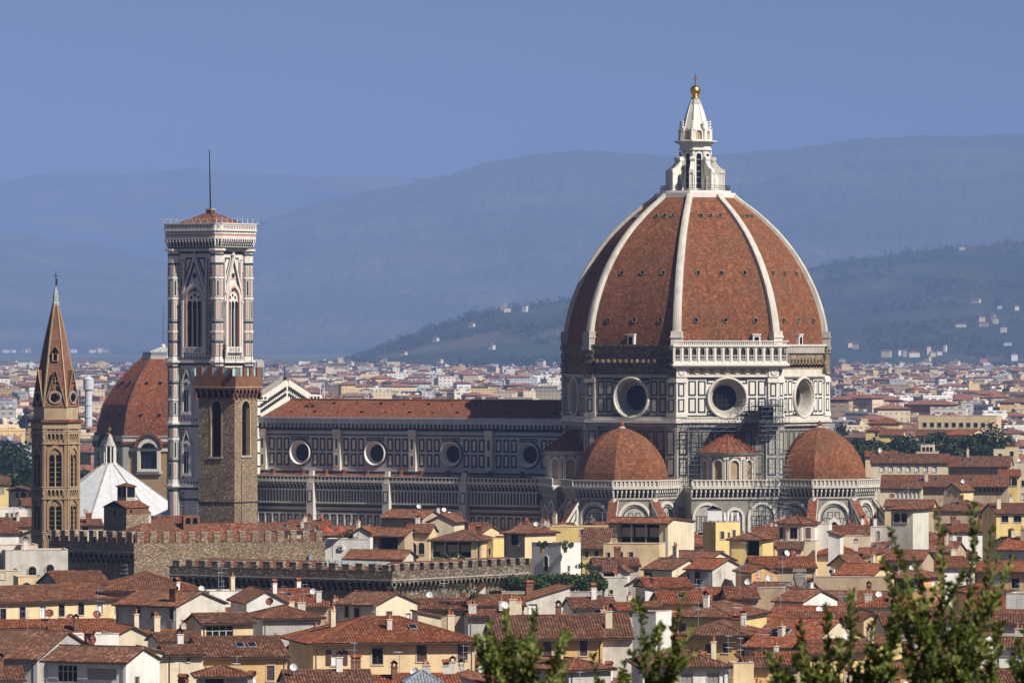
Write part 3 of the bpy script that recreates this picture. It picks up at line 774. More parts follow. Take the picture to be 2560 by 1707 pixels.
# nave: clerestory, aisles, roofs
XW, XE = -108.3, -26.0
CY, AY = 10.7, 20.6
m = MB(); OCX = [-36.3, -56.6, -76.9, -97.2]
for s_, ph in ((-1, -math.pi/2), (1, math.pi/2)):
    m.wall((0, s_*CY, 0), ph)
    sg = 1 if s_ < 0 else -1
    m.rect(min(XW*sg, XE*sg), max(XW*sg, XE*sg), 24, 26.6, 0, SHADE_DIRT)
    for xc in OCX:
        u = xc*sg
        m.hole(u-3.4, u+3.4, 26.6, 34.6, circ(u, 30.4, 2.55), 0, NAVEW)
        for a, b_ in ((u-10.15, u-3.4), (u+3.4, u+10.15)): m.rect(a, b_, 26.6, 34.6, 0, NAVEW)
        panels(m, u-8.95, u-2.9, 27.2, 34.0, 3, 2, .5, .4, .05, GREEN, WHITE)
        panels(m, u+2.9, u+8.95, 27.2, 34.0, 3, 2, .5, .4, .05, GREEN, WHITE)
        for a in (-2.5, -.8, .8):
            m.frame(u+a, u+a+1.5, 33.2, 34.0, .28, .05, GREEN, NAVEW)
        m.bar(u-10.15-.95, u-10.15+.95, 26.4, 35.6, 0, .7, WHITE)
        for v0 in (27.3, 31.0): m.frame(u-10.15-.65, u-10.15+.65, v0, v0+2.9, .32, .75, WHITE, GREEN)
        m.bar(u-11.2, u-9.1, 34.4, 35.7, 0, .85, WHITE)
    a, b_ = min(XW*sg, XE*sg), max(XW*sg, XE*sg)
    for v0, v1, w_, mt in ((24.6, 24.9, .1, GREEN), (25.3, 25.7, .3, WHITE), (26.0, 26.25, .1, GREEN), (26.3, 26.7, .3, WHITE), (34.3, 34.6, .08, GREEN), (34.6, 35.4, .05, NAVEW), (35.4, 36.0, .3, GREEN), (37.0, 38.1, 1.3, NAVEW), (38.1, 38.45, 1.5, NAVEW)):
        m.bar(a, b_, v0, v1, 0, w_, mt)
    m.bar(a, b_, 36.0, 37.0, 0, .4, DARK)
    k = a
    while k < b_: m.bar(k, k+.4, 36.1, 37.0, .3, 1.2, NAVEW); k += 1.1
m.T = Matrix.Identity(4)
m.face([(XE, -CY, 24), (XE, CY, 24), (XE, CY, 38), (XE, -CY, 38)], NAVEW)
m.box(XW, XE, -CY+2.2, CY-2.2, 20, 37, DARK)
nave = m.build('nave_wall', duomo)
for s_, ph in ((-1, -math.pi/2), (1, math.pi/2)):
    for xc in OCX:
        m = MB(); m.wall((0, s_*CY, 0), ph); u = xc*(1 if s_ < 0 else -1)
        m.lathew((u, 30.4), [(2.6, 0), (2.6, .4), (2.95, .4), (3.05, .02)], GREEN)
        m.lathew((u, 30.4), [(2.85, .3), (2.8, .65), (2.62, .7), (2.5, .45), (2.2, -.1), (1.95, -.45), (1.95, -1.0)], WHITE2)
        m.lathew((u, 30.4), [(1.95, -.9), (.01, -.9)], GLASS)
        m.build('oculus_window', nave)
m = MB()
EV, RG = 38.35, 42.2
nseg = 40
for s_ in (-1, 1):
    for i in range(nseg):
        xa, xb = XW+1+(XE-XW-1)*i/nseg, XW+1+(XE-XW-1)*(i+1)/nseg
        j0, j1 = [noise.noise(Vector((x*.13, s_, 0)))*.12 for x in (xa, xb)]
        m.face([(xa, s_*(CY+1.2), EV), (xb, s_*(CY+1.2), EV), (xb, 0, RG+j1), (xa, 0, RG+j0)], TILE_N)
    for i in range(12):
        for v_ in (.3, .78): 
            x = XW+6+i*6.4+v_*3; y = s_*(CY+1.2)*(1-v_); z = EV+(RG-EV)*v_
            m.box(x-.25, x+.25, y-.3, y+.3, z-.1, z+.32, DARK if i % 2 else TILE_N)
m.tube([(XW+1, 0, RG+.05), (XE, 0, RG+.05)], .28, TILE_C, 6)
for q in (XW+9, XW+10.6): m.box(q-.5, q+.5, -5.2, -4, 39.9, 41.2, TILE_B)
m.build('nave_roof', duomo)
m = MB()
for s_, ph in ((-1, -math.pi/2), (1, math.pi/2)):
    m.wall((0, s_*AY, 0), ph); sg = 1 if s_ < 0 else -1
    a, b_ = min(XW*sg, (XE-1)*sg), max(XW*sg, (XE-1)*sg)
    m.rect(a, b_, 0, 24, 0, SHADE_DIRT)
    k = a+.4                                    # tall thin colonnette arcade
    m.rect(a, b_, 19.6, 22.2, .04, GREEN)
    while k < b_-.3: m.bar(k-.13, k+.13, 19.6, 22.2, .04, .5, WHITE); k += .84
    for v0, v1, w_, mt in ((22.2, 22.5, .5, WHITE), (19.3, 19.6, .6, WHITE), (18.6, 18.95, .05, GREEN), (18.1, 18.35, .35, WHITE), (17.4, 17.7, .05, GREEN), (16.9, 17.15, .35, WHITE), (13.2, 13.5, .4, WHITE), (12.2, 12.6, .05, GREEN), (11.0, 11.4, .4, WHITE)):
        m.bar(a, b_, v0, v1, 0, w_, mt)
    for v0 in (17.75, 15.3, 12.0): m.rect(a, b_, v0, v0+.3, .06, PINK)
    k = a+.5
    while k < b_-2:
        m.bar(k-.15, k+.15, 13.4, 16.9, 0, .4, WHITE); m.frame(k+.3, k+1.3, 13.7, 16.7, .22, .06, GREEN, WHITE); m.bar(k+1.5, k+1.7, 13.4, 16.9, 0, .3, WHITE); k += 1.95
    for xc in OCX:
        u = (xc-10.15)*sg
        m.bar(u-.9, u+.9, 0, 24, 0, 1.5, WHITE)
        for v0, v1 in ((11.5, 13.3), (13.8, 16.6), (19.6, 22.2)): m.frame(u-.65, u+.65, v0, v1, .25, 1.56, GREEN, WHITE)
        m.loft([[(u-.9, 22, 1.5), (u+.9, 22, 1.5), (u+.9, 22, 1.45), (u-.9, 22, 1.45)], [(u-.5, 26.6, .9), (u+.5, 26.6, .9), (u+.5, 26.6, .2), (u-.5, 26.6, .2)]], WHITE)
        for c in (0, 10.2):                      # gabled windows low down
            ug = u + c*sg
            if c and a+6 < ug < b_-6:
                m.face([(ug-2, 9, .3), (ug+2, 9, .3), (ug, 14.5, .3)], GREEN); m.tube([(ug-2.1, 9, .5), (ug, 15, .5), (ug+2.1, 9, .5)], .22, GREYW)
                m.ext(arch(ug, 2, 2.2, 8.5, .5), .2, .3, GLASS)
    corbels(m, a, b_, 22.6, 24.1, 1.0, .95, WHITE, DARK)
    m.bar(a, b_, 24.1, 24.35, -.3, 1.2, WHITE)
m.T = Matrix.Identity(4)
m.face([(XW, -AY, 0), (XW, AY, 0), (XW, AY, 24), (XW, -AY, 24)], WHITE)
m.build('aisle_wall', duomo)
for s_, ph in ((-1, -math.pi/2), (1, math.pi/2)):
    m = MB(); m.wall((0, s_*AY, 0), ph); sg = 1 if s_ < 0 else -1
    balustrade(m, min(XW*sg, (XE-1)*sg), max(XW*sg, (XE-1)*sg), 24.35, 25.5, 1.0, 1.1, WHITE, GREEN)
    m.build('balustrade', duomo)
m = MB()
for s_ in (-1, 1):
    m.face([(XW, s_*(AY-.2), 24.4), (XE, s_*(AY-.2), 24.4), (XE, s_*CY, 25.6), (XW, s_*CY, 25.6)], TILE_N)
    for i in range(11):
        x = XW+5+i*6.6+random.uniform(-1.5, 1.5); m.lathe([(.95, 25.2), (.6, 25.8)], TILE_A, 10, c=(x, s_*(CY+1.9))); m.lathe([(.42, 25.6), (.62, 26.7), (.5, 26.75)], TILE_C, 10, c=(x, s_*(CY+1.9)))
m.build('aisle_roof', duomo)
# facade seen from behind: stepped gable
m = MB(); XF = XW-.6
gp = [(-13.0, 0), (13.0, 0), (13.0, 42.2), (11.0, 42.2), (0, 46.4), (-11.0, 42.2), (-13.0, 42.2)]
m.loft([[(XF+x, y, z) for y, z in gp] for x in (-1.8, .6)], WHITE2)
for s_ in (-1, 1):
    for i in range(15):
        f = i/15; y = s_*11.2*(1-f); z = 42.3+4.2*f
        m.box(XF+.6, XF+.85, y-.42, y+.42, z-1.0, z+.3, WHITE2); m.box(XF+.62, XF+.9, y-.38, y+.1, z-1.9, z-1.1, GREEN); m.box(XF+.62, XF+.88, y-.38, y+.1, z-3.2, z-2.5, GREEN)
        m.box(XF-1.9, XF+.8, y-.42, y+.42, z-.05, z+.42, WHITE2)
    m.box(XF-1.9, XF+1.1, s_*10.8-2.3, s_*10.8+2.3, 42.1, 43.2, WHITE2); 
    for i in range(3): m.box(XF+1.1, XF+1.16, s_*10.8-2+i*1.4, s_*10.8-1.1+i*1.4, 42.4, 42.9, GREEN)
    for i in range(16):
        y = s_*(AY+.5)-s_*i*.6; m.box(XF-1.8, XF+.6, y-.3, y+.3, 0, 25.5, WHITE2)
    m.box(XF-1.6, XF+.9, s_*12.6-1.4, s_*12.6+1.4, 24, 43, WHITE2)
    for z in (27, 30, 33, 36, 38.4, 40.6): m.box(XF-1.7, XF+1.0, s_*12.6-1.5, s_*12.6+1.5, z, z+.35, GREEN)
m.lathe([(.6, 46), (.35, 46.6), (.5, 47.2), (.12, 47.6), (.1, 49.5)], IRON, 8, c=(XF, 0))
for i in range(7): 
    y = -12.6; m.box(XF+.6, XF+.7, y-1.2, y+1.2, 28+i*2, 29.4+i*2, WHITE)
m.build('facade', duomo)
m = MB(); m.lathe([(.9, 42), (.7, 44.5), (.35, 45), (.3, 46.2), (.55, 46.5), (.3, 46.9)], IRON, 10, c=(XF-2, -13.5)); m.lathe([(.1, 46.9)]+[(.75*math.sin(b), 47.6-.75*math.cos(b)) for b in (.3, .8, 1.3, 1.8, 2.3, 2.9)], GOLD, 12, c=(XF-2, -13.5)); m.box(XF-2.06, XF-1.94, -13.56, -13.44, 48.2, 50.3, GOLD); m.box(XF-2.06, XF-1.94, -13.9, -13.1, 49.5, 49.65, GOLD)
m.build('gilded_finial', duomo)
# ---------------------------------------------------------------- bell tower
BT = Vector((-67.6, 1329, 0))
camp = thing('bell_tower', 'tall square marble bell tower with a mast on its tiled cap', 'bell tower', BT, CA)
m = MB(); HB = 5.75; CR = 1.5
m.box(-HB, HB, -HB, HB, 0, 76, TOWERW)
WF = [-math.pi/2, 0, math.pi/2, math.pi]
def level(m, ph, z0, z1, pink=True):
    """one storey of a face: side strips of inlaid panels"""
    m.wall((HB*math.cos(ph), HB*math.sin(ph), 0), ph)
    n = max(1, round((z1-z0)/3.4)); st = (z1-z0)/n
    for s_ in (-1, 1):
        for i in range(n):
            a, b_ = sorted((s_*3.15, s_*4.6)); m.frame(a, b_, z0+i*st+.25, z0+(i+1)*st-.25, .2, .05, GREEN, TOWERW)
            m.frame(a+.4, b_-.4, z0+i*st+.65, z0+(i+1)*st-.65, .12, .08, TOWERW, PINK if i % 2 else GREEN)
BANDS = [23.2, 37.2, 51.0, 75.9]
for ph in WF:
    for z0, z1 in ((6, 22), (24.6, 36.2), (38.6, 49.4), (52.4, 74.0)): level(m, ph, z0, z1)
    m.wall((HB*math.cos(ph), HB*math.sin(ph), 0), ph)
    for z in BANDS: 
        m.bar(-HB, HB, z-.8, z-.3, 0, .25, GREEN); m.bar(-HB, HB, z-.3, z+.3, 0, .75, TOWERW); m.bar(-HB, HB, z+.5, z+1.2, 0, .2, TOWERW)
        k = -4.6
        while k < 4.6: m.lathew((k, z+.85), [(.3, .2), (.22, .26), (.05, .26)], GREEN, 6); k += .85
    for z in (12, 16, 20): m.bar(-HB, HB, z, z+.4, 0, .2, GREEN)
# corner buttresses
for cx in (-1, 1):
    for cy in (-1, 1):
        c = (cx*(HB+.05), cy*(HB+.05)); m.T = Matrix.Identity(4)
        m.lathe([(CR, 0), (CR, 75.6)], TOWERW, 8, math.pi/8, c, (0, 0))
        for k in range(8):
            ph = k*math.pi/4; d = CR*math.cos(math.pi/8)
            px, py = c[0]+d*math.cos(ph), c[1]+d*math.sin(ph)
            if abs(px) < HB and abs(py) < HB: continue
            m.wall((px, py, 0), ph); h = CR*math.sin(math.pi/8)
            z = 24.4; 
            for z0, z1 in ((4, 9.6), (10.2, 15.6), (16.2, 22), (24.8, 28.6), (29.2, 33.4), (34, 36.2), (38.8, 42.2), (42.8, 46), (46.6, 49.6), (52.2, 55.2), (55.8, 59.6), (60.2, 64.8), (65.4, 69.4), (70, 72.6), (73, 74.6)):
                if z1-z0 > 1.8:
                    m.frame(-h+.06, h-.06, z0, z1, .13, .03, GREEN, TOWERW)
                    m.rect(-h*.35, h*.35, z0+.35, z1-.35, .06, PINK if (k+int(z0)) % 3 else GREEN)
                m.rect(-h, h, z1+.05, z1+.45, .04, GREEN); 
        m.T = Matrix.Identity(4)
        for z in BANDS: m.lathe([(CR+.05, z-.5), (CR+.55, z-.2), (CR+.55, z+.25), (CR, z+.3)], TOWERW, 8, math.pi/8, c)
        for z in (57.7, 65.1, 69.7, 33.7, 42.5): m.lathe([(CR+.14, z-.28), (CR+.14, z+.2)], TOWERW, 8, math.pi/8, c)
m.T = Matrix.Identity(4)
shaft = m.build('shaft', camp)
# windows
for ph in WF:
    # belfry trifora
    m = MB(); m.wall((HB*math.cos(ph), HB*math.sin(ph), 0), ph)
    pa = arch(0, 54.3, 3.9, 13.2, .3, 14); po = arch(0, 53.8, 5.6, 14.8, .3, 14)
    m.ext(pa, .02, .06, DARK); m.ringext(po, pa, 0, .7, TOWERW)
    p2 = arch(0, 54.0, 4.7, 13.9, .3, 14); m.ringext(p2, pa, .1, .76, PINK)
    top = [p for p in pa if p[1] > 64.2]
    m.ext([(-1.93, 64.2), (1.93, 64.2)]+top[1:-1], .1, .3, TOWERW)
    for u, v in ((0, 65.8), (-1, 65.3), (1, 65.3), (0, 66.9)): m.lathew((u, v), [(.34, .33), (.01, .33)], DARK, 8)
    for u in (-.66, .66): m.bar(u-.12, u+.12, 54.3, 64.3, .06, .4, TOWERW)
    for u in (-1.3, 0, 1.3): m.ext(arch(u, 62.8, 1.0, 1.75, .4, 8), .32, .36, DARK)
    m.bar(-2.9, 2.9, 53.0, 54.3, 0, .85, TOWERW)
    for u in (-1.6, -.5, .6, 1.6): m.frame(u-.3, u+.3, 53.3, 54.0, .12, .9, GREEN)
    for s_ in (-1, 1): 
        m.bar(s_*3.05-.22, s_*3.05+.22, 52, 64.4, 0, .9, TOWERW); m.bar(s_*3.05-.18, s_*3.05+.18, 64.4, 73.2, 0, .5, TOWERW); m.bar(s_*3.05-.35, s_*3.05+.35, 64.1, 64.6, 0, 1.0, TOWERW)
    # gable over it
    m.face([(-3, 66.4, .3), (3, 66.4, .3), (0, 74.2, .3)], TOWERW); m.face([(-1.5, 69.3, .36), (1.5, 69.3, .36), (0, 73.0, .36)], PINK)
    m.face([(-1.1, 69.5, .42), (1.1, 69.5, .42), (0, 72.2, .42)], TOWERW)
    m.lathew((0, 70.2), [(.62, .46), (.4, .5), (.4, .46), (.01, .46)], GREEN, 12)
    m.tube([(-3.1, 66.2, .55), (0, 74.3, .55)], .3, TOWERW); m.tube([(3.1, 66.2, .55), (0, 74.3, .55)], .3, TOWERW)
    m.tube([(-2.6, 66.2, .4), (0, 73.2, .4)], .2, GREEN); m.tube([(2.6, 66.2, .4), (0, 73.2, .4)], .2, GREEN)
    m.lathew((0, 74.8), [(.45, .3), (.3, .8), (.05, .9)], TOWERW, 6); m.bar(-.14, .14, 74.2, 76.2, .4, .7, TOWERW)
    for s_ in (-1, 1):
        m.face([(s_*.5, 74.2, .1), (s_*2.7, 74.2, .1), (s_*2.7, 69, .1)], GREEN); m.face([(s_*1.2, 73.8, .15), (s_*2.4, 73.8, .15), (s_*2.4, 71, .15)], TOWERW)
    m.build('belfry_window', camp)
    for zb in (38.6, 24.9):
        for uc in (-2.3, 2.3):
            m = MB(); m.wall((HB*math.cos(ph), HB*math.sin(ph), 0), ph)
            pa = arch(uc, zb+1.2, 1.5, 6.6, .4, 10); po = arch(uc, zb+.9, 2.5, 7.6, .4, 10)
            m.ext(pa, .02, .07, DARK); m.ringext(po, pa, 0, .6, TOWERW); m.bar(uc-.09, uc+.09, zb+1.2, zb+6.4, .07, .3, TOWERW)
            m.ext(arch(uc, zb+6.0, 1.4, 1.7, .4, 8), .08, .2, TOWERW)
            m.bar(uc-1.3, uc+1.3, zb+.5, zb+1.2, 0, .7, TOWERW)
            m.face([(uc-1.6, zb+7.2, .2), (uc+1.6, zb+7.2, .2), (uc, zb+10.6, .2)], GREEN)
            for s_ in (-1, 1): m.tube([(uc+s_*1.5, zb+7.0, .4), (uc, zb+10.7, .4)], .2, TOWERW); m.bar(uc+s_*1.42-.13, uc+s_*1.42+.13, zb, zb+7.4, 0, .5, TOWERW)
            m.build('twin_window', camp)
# cornice, with the corners cut like the buttresses below
m = MB()
HO = HB+CR-.06
def chp(o):
    h, c = HO+o, HO+o-.85-o*.55
    return [(h, -c), (h, c), (c, h), (-c, h), (-h, c), (-h, -c), (-c, -h), (c, -h)]
for o_, z0, z1, mt in ((.0, 76.2, 76.7, TOWERW), (.6, 78.4, 78.9, TOWERW), (.52, 78.9, 79.4, PINK), (.68, 79.4, 79.7, TOWERW), (.52, 79.7, 80.1, TOWERW), (.85, 80.1, 80.4, TOWERW), (.72, 80.4, 81.6, TOWERW), (.86, 81.6, 81.85, TOWERW), (.02, 76.7, 78.4, DARK)):
    m.T = Matrix.Identity(4); m.prism(chp(o_), z0, z1, mt)
for i in range(8):
    p, q = [Vector((*chp(0)[j % 8], 0)) for j in (i, i+1)]; c = (p+q)/2; ph = math.atan2(c.y, c.x) if i % 2 else math.atan2(c.y, c.x); L = (q-p).length/2
    d = Vector((q.y-p.y, p.x-q.x)).normalized(); m.wall((c.x, c.y, 0), math.atan2(d.y, d.x))
    m.bar(-L, L, 76.25, 76.55, 0, .1, GREEN)
    corbels(m, -L-.15, L+.15, 76.7, 78.4, .85, .6, TOWERW, DARK)
    n = max(1, round(2*L/.95)); st = 2*L/n
    for k in range(n):
        u = -L+(k+.5)*st; m.frame(u-.34, u+.34, 80.55, 81.5, .14, .76, GREYW, TOWERW); m.rect(u-.14, u+.14, 80.85, 81.2, .79, GREEN)
        m.rect(u-.28, u+.02, 79.74, 80.05, .56, GREEN)
m.T = Matrix.Identity(4)
m.build('parapet', camp)
m = MB(); e = HO-.9
for k in range(4):
    a, b_ = [(math.cos(math.pi/4+math.pi/2*(k+j))*e*1.414, math.sin(math.pi/4+math.pi/2*(k+j))*e*1.414, 81.3) for j in (0, 1)]
    m.face([a, b_, (b_[0]*.08, b_[1]*.08, 84.2), (a[0]*.08, a[1]*.08, 84.2)], TILE_A); m.tube([a, (a[0]*.08, a[1]*.08, 84.3)], .16, TILE_B)
m.box(-e, e, -e, e, 80.3, 81.2, GREYW); m.box(-.7, .7, -.7, .7, 84.0, 85.0, TILE_B); m.box(-.85, .85, -.85, .85, 84.9, 85.2, SAND)
m.build('tiled_cap', camp)
m = MB(); m.tube([(0, 0, 85.1), (-.15, 0, 92), (-.3, 0, 98.2)], .2, IRON, 6, .1); m.lathe([(.12, 98.2), (.25, 98.5), (.05, 98.8)], STEEL, 8, c=(-.3, 0))
m.build('mast', camp)
m = MB()
for ph in WF:
    for i in range(9):
        u = -8+i*2; m.wall(((HO+.7)*math.cos(ph), (HO+.7)*math.sin(ph), 0), ph)
        m.tube([(u-.9+1.8*j/6, 81.8+1.2*math.sin(math.pi*j/6), .1-.5*math.sin(math.pi*j/6)) for j in range(7)], .045, STEEL, 3)
    m.tube([(-8.5, 82.7, 0), (8.5, 82.7, 0)], .03, STEEL, 3)
m.build('safety_rail', camp)
# ---------------------------------------------------------------- other landmarks
# crenellated palace tower
def crenel(m, u0, u1, v0, vm, vt, step, w0, w1, mat, frac=.5):
    """parapet v0..vm with merlons up to vt"""
    m.bar(u0, u1, v0, vm, w0, w1, mat)
    n = max(1, round((u1-u0)/step)); st = (u1-u0)/n
    for i in range(n):
        u = u0+(i+.5)*st; j = random.uniform(-.06, .06)
        m.bar(u-st*frac/2, u+st*frac/2, vm, vt+j, w0, w1, mat)
def arcade_corbels(m, u0, u1, v0, v1, step, dep, mat, dark):
    n = max(1, round((u1-u0)/step)); st = (u1-u0)/n
    m.rect(u0, u1, v0, v1, .02, dark)  # dark sheet painted in for the shade under the little arches
    for i in range(n):
        u = u0+(i+.5)*st
        pa = arch(u, v0, st*.68, (v1-v0)*.8, 0, 8)[2:]
        m.face([(u+st/2, v0+.4*(v1-v0), dep), (u+st/2, v1, dep), (u-st/2, v1, dep), (u-st/2, v0+.4*(v1-v0), dep)]+[(a, max(b_, v0+.4*(v1-v0)), dep) for a, b_ in pa[::-1]], mat)
    for i in range(n+1):
        u = u0+i*st
        m.loft([[(u-.16*st, v0-.35, .05), (u+.16*st, v0-.35, .05), (u+.16*st, v0-.3, .05), (u-.16*st, v0-.3, .05)], [(u-.16*st, v0+.45*(v1-v0), dep), (u+.16*st, v0+.45*(v1-v0), dep), (u+.16*st, v0+.5*(v1-v0), .05), (u-.16*st, v0+.5*(v1-v0), .05)]], mat)
PGL = plain('pale_glass', (.36, .50, .50), .25, .15)
D = 1000
c = P(522*Q, 1200, D)
ta = rad(30)
tow = thing('stone_tower', 'rough brown stone tower with a brick battlement in front of the marble bell tower', 'tower', (c.x, D+3, 0), -ta)
m = MB(); hs = 3.6
FR = [(-math.pi/2, 2.0, 35.7, 9.5), (0, 2.3, 35.9, 9.3)]
for ph in (-math.pi/2, 0, math.pi/2, math.pi):
    m.wall((hs*math.cos(ph), hs*math.sin(ph), 0), ph)
    wd, v0, hh = (2.0, 35.7, 9.4) if abs(ph) == math.pi/2 else (2.5, 35.9, 9.2)
    pa = arch(-.1, v0, wd, hh, 0, 12)
    m.hole(-2.6, 2.6, 33, 46.4, pa, 0, STONE); m.rect(-hs, -2.6, 33, 46.4, 0, STONE); m.rect(2.6, hs, 33, 46.4, 0, STONE); m.rect(-hs, hs, 0, 33, 0, STONE)
    m.loft([[(u, v, 0) for u, v in pa], [(u, v, -.75) for u, v in pa]], SAND, (0, 0))
    m.ringext(arch(-.1, v0, wd+.5, hh+.25, 0, 12), pa, -.1, .05, SAND)
    m.bar(-wd/2-.5, wd/2+.3, v0-.35, v0, -.5, .18, GREYW)
    m.bar(-hs, hs, 27.9, 28.1, 0, .1, IRON)
    for k in range(5): m.tube([(-3+k*1.4, 44.5-k*3.1, .1), (-2.4+k*1.4, 45.0-k*3.1, .25)], .05, IRON)
m.T = Matrix.Identity(4); m.box(-2.85, 2.85, -2.85, 2.85, 20, 47, DARK); m.tube([(3.63, -1.5, 20), (3.63, -1.5, 35)], .07, IRON)
m.build('shaft', tow)
m = MB(); ho = 3.65
for ph in (-math.pi/2, 0, math.pi/2, math.pi):
    m.wall((hs*math.cos(ph), hs*math.sin(ph), 0), ph)
    arcade_corbels(m, -hs-.5, hs+.5, 45.6, 47.4, 1.1, .5, BRICK, DARK)
    crenel(m, -hs-.55, hs+.55, 47.4, 49.3, 50.75, 2.05, .05, .57, BRICK, .5)
    m.bar(-hs-.6, hs+.6, 47.3, 47.5, .1, .64, SAND)
m.T = Matrix.Identity(4); m.box(-hs, hs, -hs, hs, 47, 49, BRICK)
m.build('battlement', tow)
m = MB()
for ph in (-math.pi/2, 0, math.pi/2, math.pi):
    m.wall((hs*math.cos(ph), hs*math.sin(ph), 0), ph)
    for k in range(5): m.bar(-hs-.55+2.05*k-.5+.03, -hs-.55+2.05*k+.5, 49.3, 50.6, .2, .26, PGL)
m.build('glass_screen', tow)
m = MB()
for x, y in ((-2.4, 1), (.6, -2), (3.2, -2.6), (3.4, 2)): m.tube([(x, y, 50), (x, y, 55.5+x*.3)], .06, IRON)
m.build('lightning_rod', tow)
m = MB(); m.tube([(-.2, -1, 50), (-.2, -1, 52.2)], .06, IRON)
m.loft([[(-.2+a*r, -1+b_*r, z) for a, b_ in ((-1, 0), (0, -.4), (1, 0), (0, .4))] for z, r in ((52.1, .18), (52.5, .3), (53.2, .34), (53.8, .25), (54.1, .16), (54.4, .28), (54.7, .1))], IRON); m.tube([(-.2, -1, 53.6), (.25, -1, 54.0), (.3, -1, 54.6)], .07, IRON)
m.build('weather_vane', tow)

# the palace under it: two battlemented ranges
def range_walls(name, label, corner, D, aL, aR, wL, wR, ztop, mer, step, arches, mat, A0=5.2, A1=3.3, AS=1.24):
    """two walls meeting at a corner: left wall normal turned aL degrees, right wall aR"""
    c = P(corner, 1300, D); o = thing(name, label, 'palace', (c.x, D, 0), 0)
    T = .8
    for side, ang, wd in (('l', aL, wL), ('r', aR, wR)):
        ph = rad(ang-90); m = MB()
        m.wall((0, 0, 0), ph)
        u0, u1 = (-wd, 0) if side == 'l' else (0, wd)
        if arches == 'both' or arches == side:
            m.rect(u0, u1, 0, ztop-A1, -.9, mat)
            b0 = m.T.copy(); m.T = m.T @ Matrix.Translation((0, 0, -.9))
            arcade_corbels(m, u0, u1, ztop-A0, ztop-A1, AS, .9, mat, DARK)
            m.bar(u0, u1, ztop-A1-.05, ztop-A1+.13, 0, 1.02, GREYW); m.T = b0
            m.rect(u0, u1, ztop-A1-.1, ztop-mer, 0, mat)
        else:
            m.rect(u0, u1, 0, ztop-mer, 0, mat)
        n = round(wd/step); st = wd/n
        m.bar(u0, u1, ztop-mer-.05, ztop-mer, -T, .02, mat)
        m.build('wall', o)
        for i in range(n):
            u = u0+(i+.5)*st; mm = MB(); mm.wall((0, 0, 0), ph); j = random.uniform(-.12, .08); q = st*random.uniform(.23, .27)
            mm.bar(u-q, u+q, ztop-mer-.1, ztop+j, -T, 0, mat); mm.bar(u-q-.03, u+q+.03, ztop+j, ztop+j+.1, -T-.04, .04, GREYW)
            mm.build('merlon', o)
    return o
pal = range_walls('battlemented_palace', 'sunlit long stone palace wall with square battlements at the foot of the stone tower', 335, 985, -42, 14, 20.5, 32.5, 23.4, 1.75, 2.2, 'l', STONE)
m = MB()                                           # its roofs behind the battlements
a = rad(14)
m.wall((0, 0, 0), a-math.pi/2)
def slope(m, pts, mat): m.face(pts, mat)
m.face([(.5, 21.2, -1.2), (24, 21.2, -1.2), (22, 24.6, -9), (3, 24.6, -9)], TILE_A); m.face([(.5, 21.2, -1.2), (3, 24.6, -9), (-7, 21.0, -12)], TILE_A)
m.face([(24, 21.2, -1.2), (30, 21.0, -10), (22, 24.6, -9)], TILE_B)
m.build('roof', pal)
m = MB(); m.wall((0, 0, 0), a-math.pi/2); m.bar(9.6, 12.4, 23.2, 25.9, -8.2, -6.5, BRICK); 
for u in (10.4, 11.6): m.ext(arch(u, 24.6, .8, 1.0), -6.5, -6.45, DARK)
m.build('chimney', pal)
m = MB(); m.wall((0, 0, 0), a-math.pi/2); m.bar(29.6, 30.1, 12, 19.5, .02, .5, STEEL); m.build('downpipe', pal)
pal2 = range_walls('battlemented_palace', 'lower stone range with square battlements and an arched corbel table, behind the tiled houses', 980, 925, -33, 54, 43, 41, 20.2, 1.05, 2.6, 'both', STONE_D, 4.2, 2.45, 1.15)
m = MB(); m.wall((0, 0, 0), rad(-33-90))
m.face([(-42, 18.9, -.9), (-1, 18.9, -.9), (-4, 20.3, -7.5), (-42, 20.3, -7.5)], TILE_A)
m.wall((0, 0, 0), rad(54-90)); m.face([(.9, 18.9, -1), (40, 18.9, -1), (40, 20.2, -7), (4, 20.2, -7)], TILE_A)
m.build('roof', pal2)
m = MB(); m.wall((0, 0, 0), rad(-33-90)); m.face([(-17, 20.5, -6.4), (-4.5, 20.4, -6.4), (-6, 19.2, -3.6), (-14, 19.0, -2.6)], COPPER)
for i in range(9): m.tube([(-16.2+i*1.3, 20.5, -6.2), (-13.6+i*.95, 19.1, -2.8)], .06, LEAD)
m.build('glass_roof', pal2)

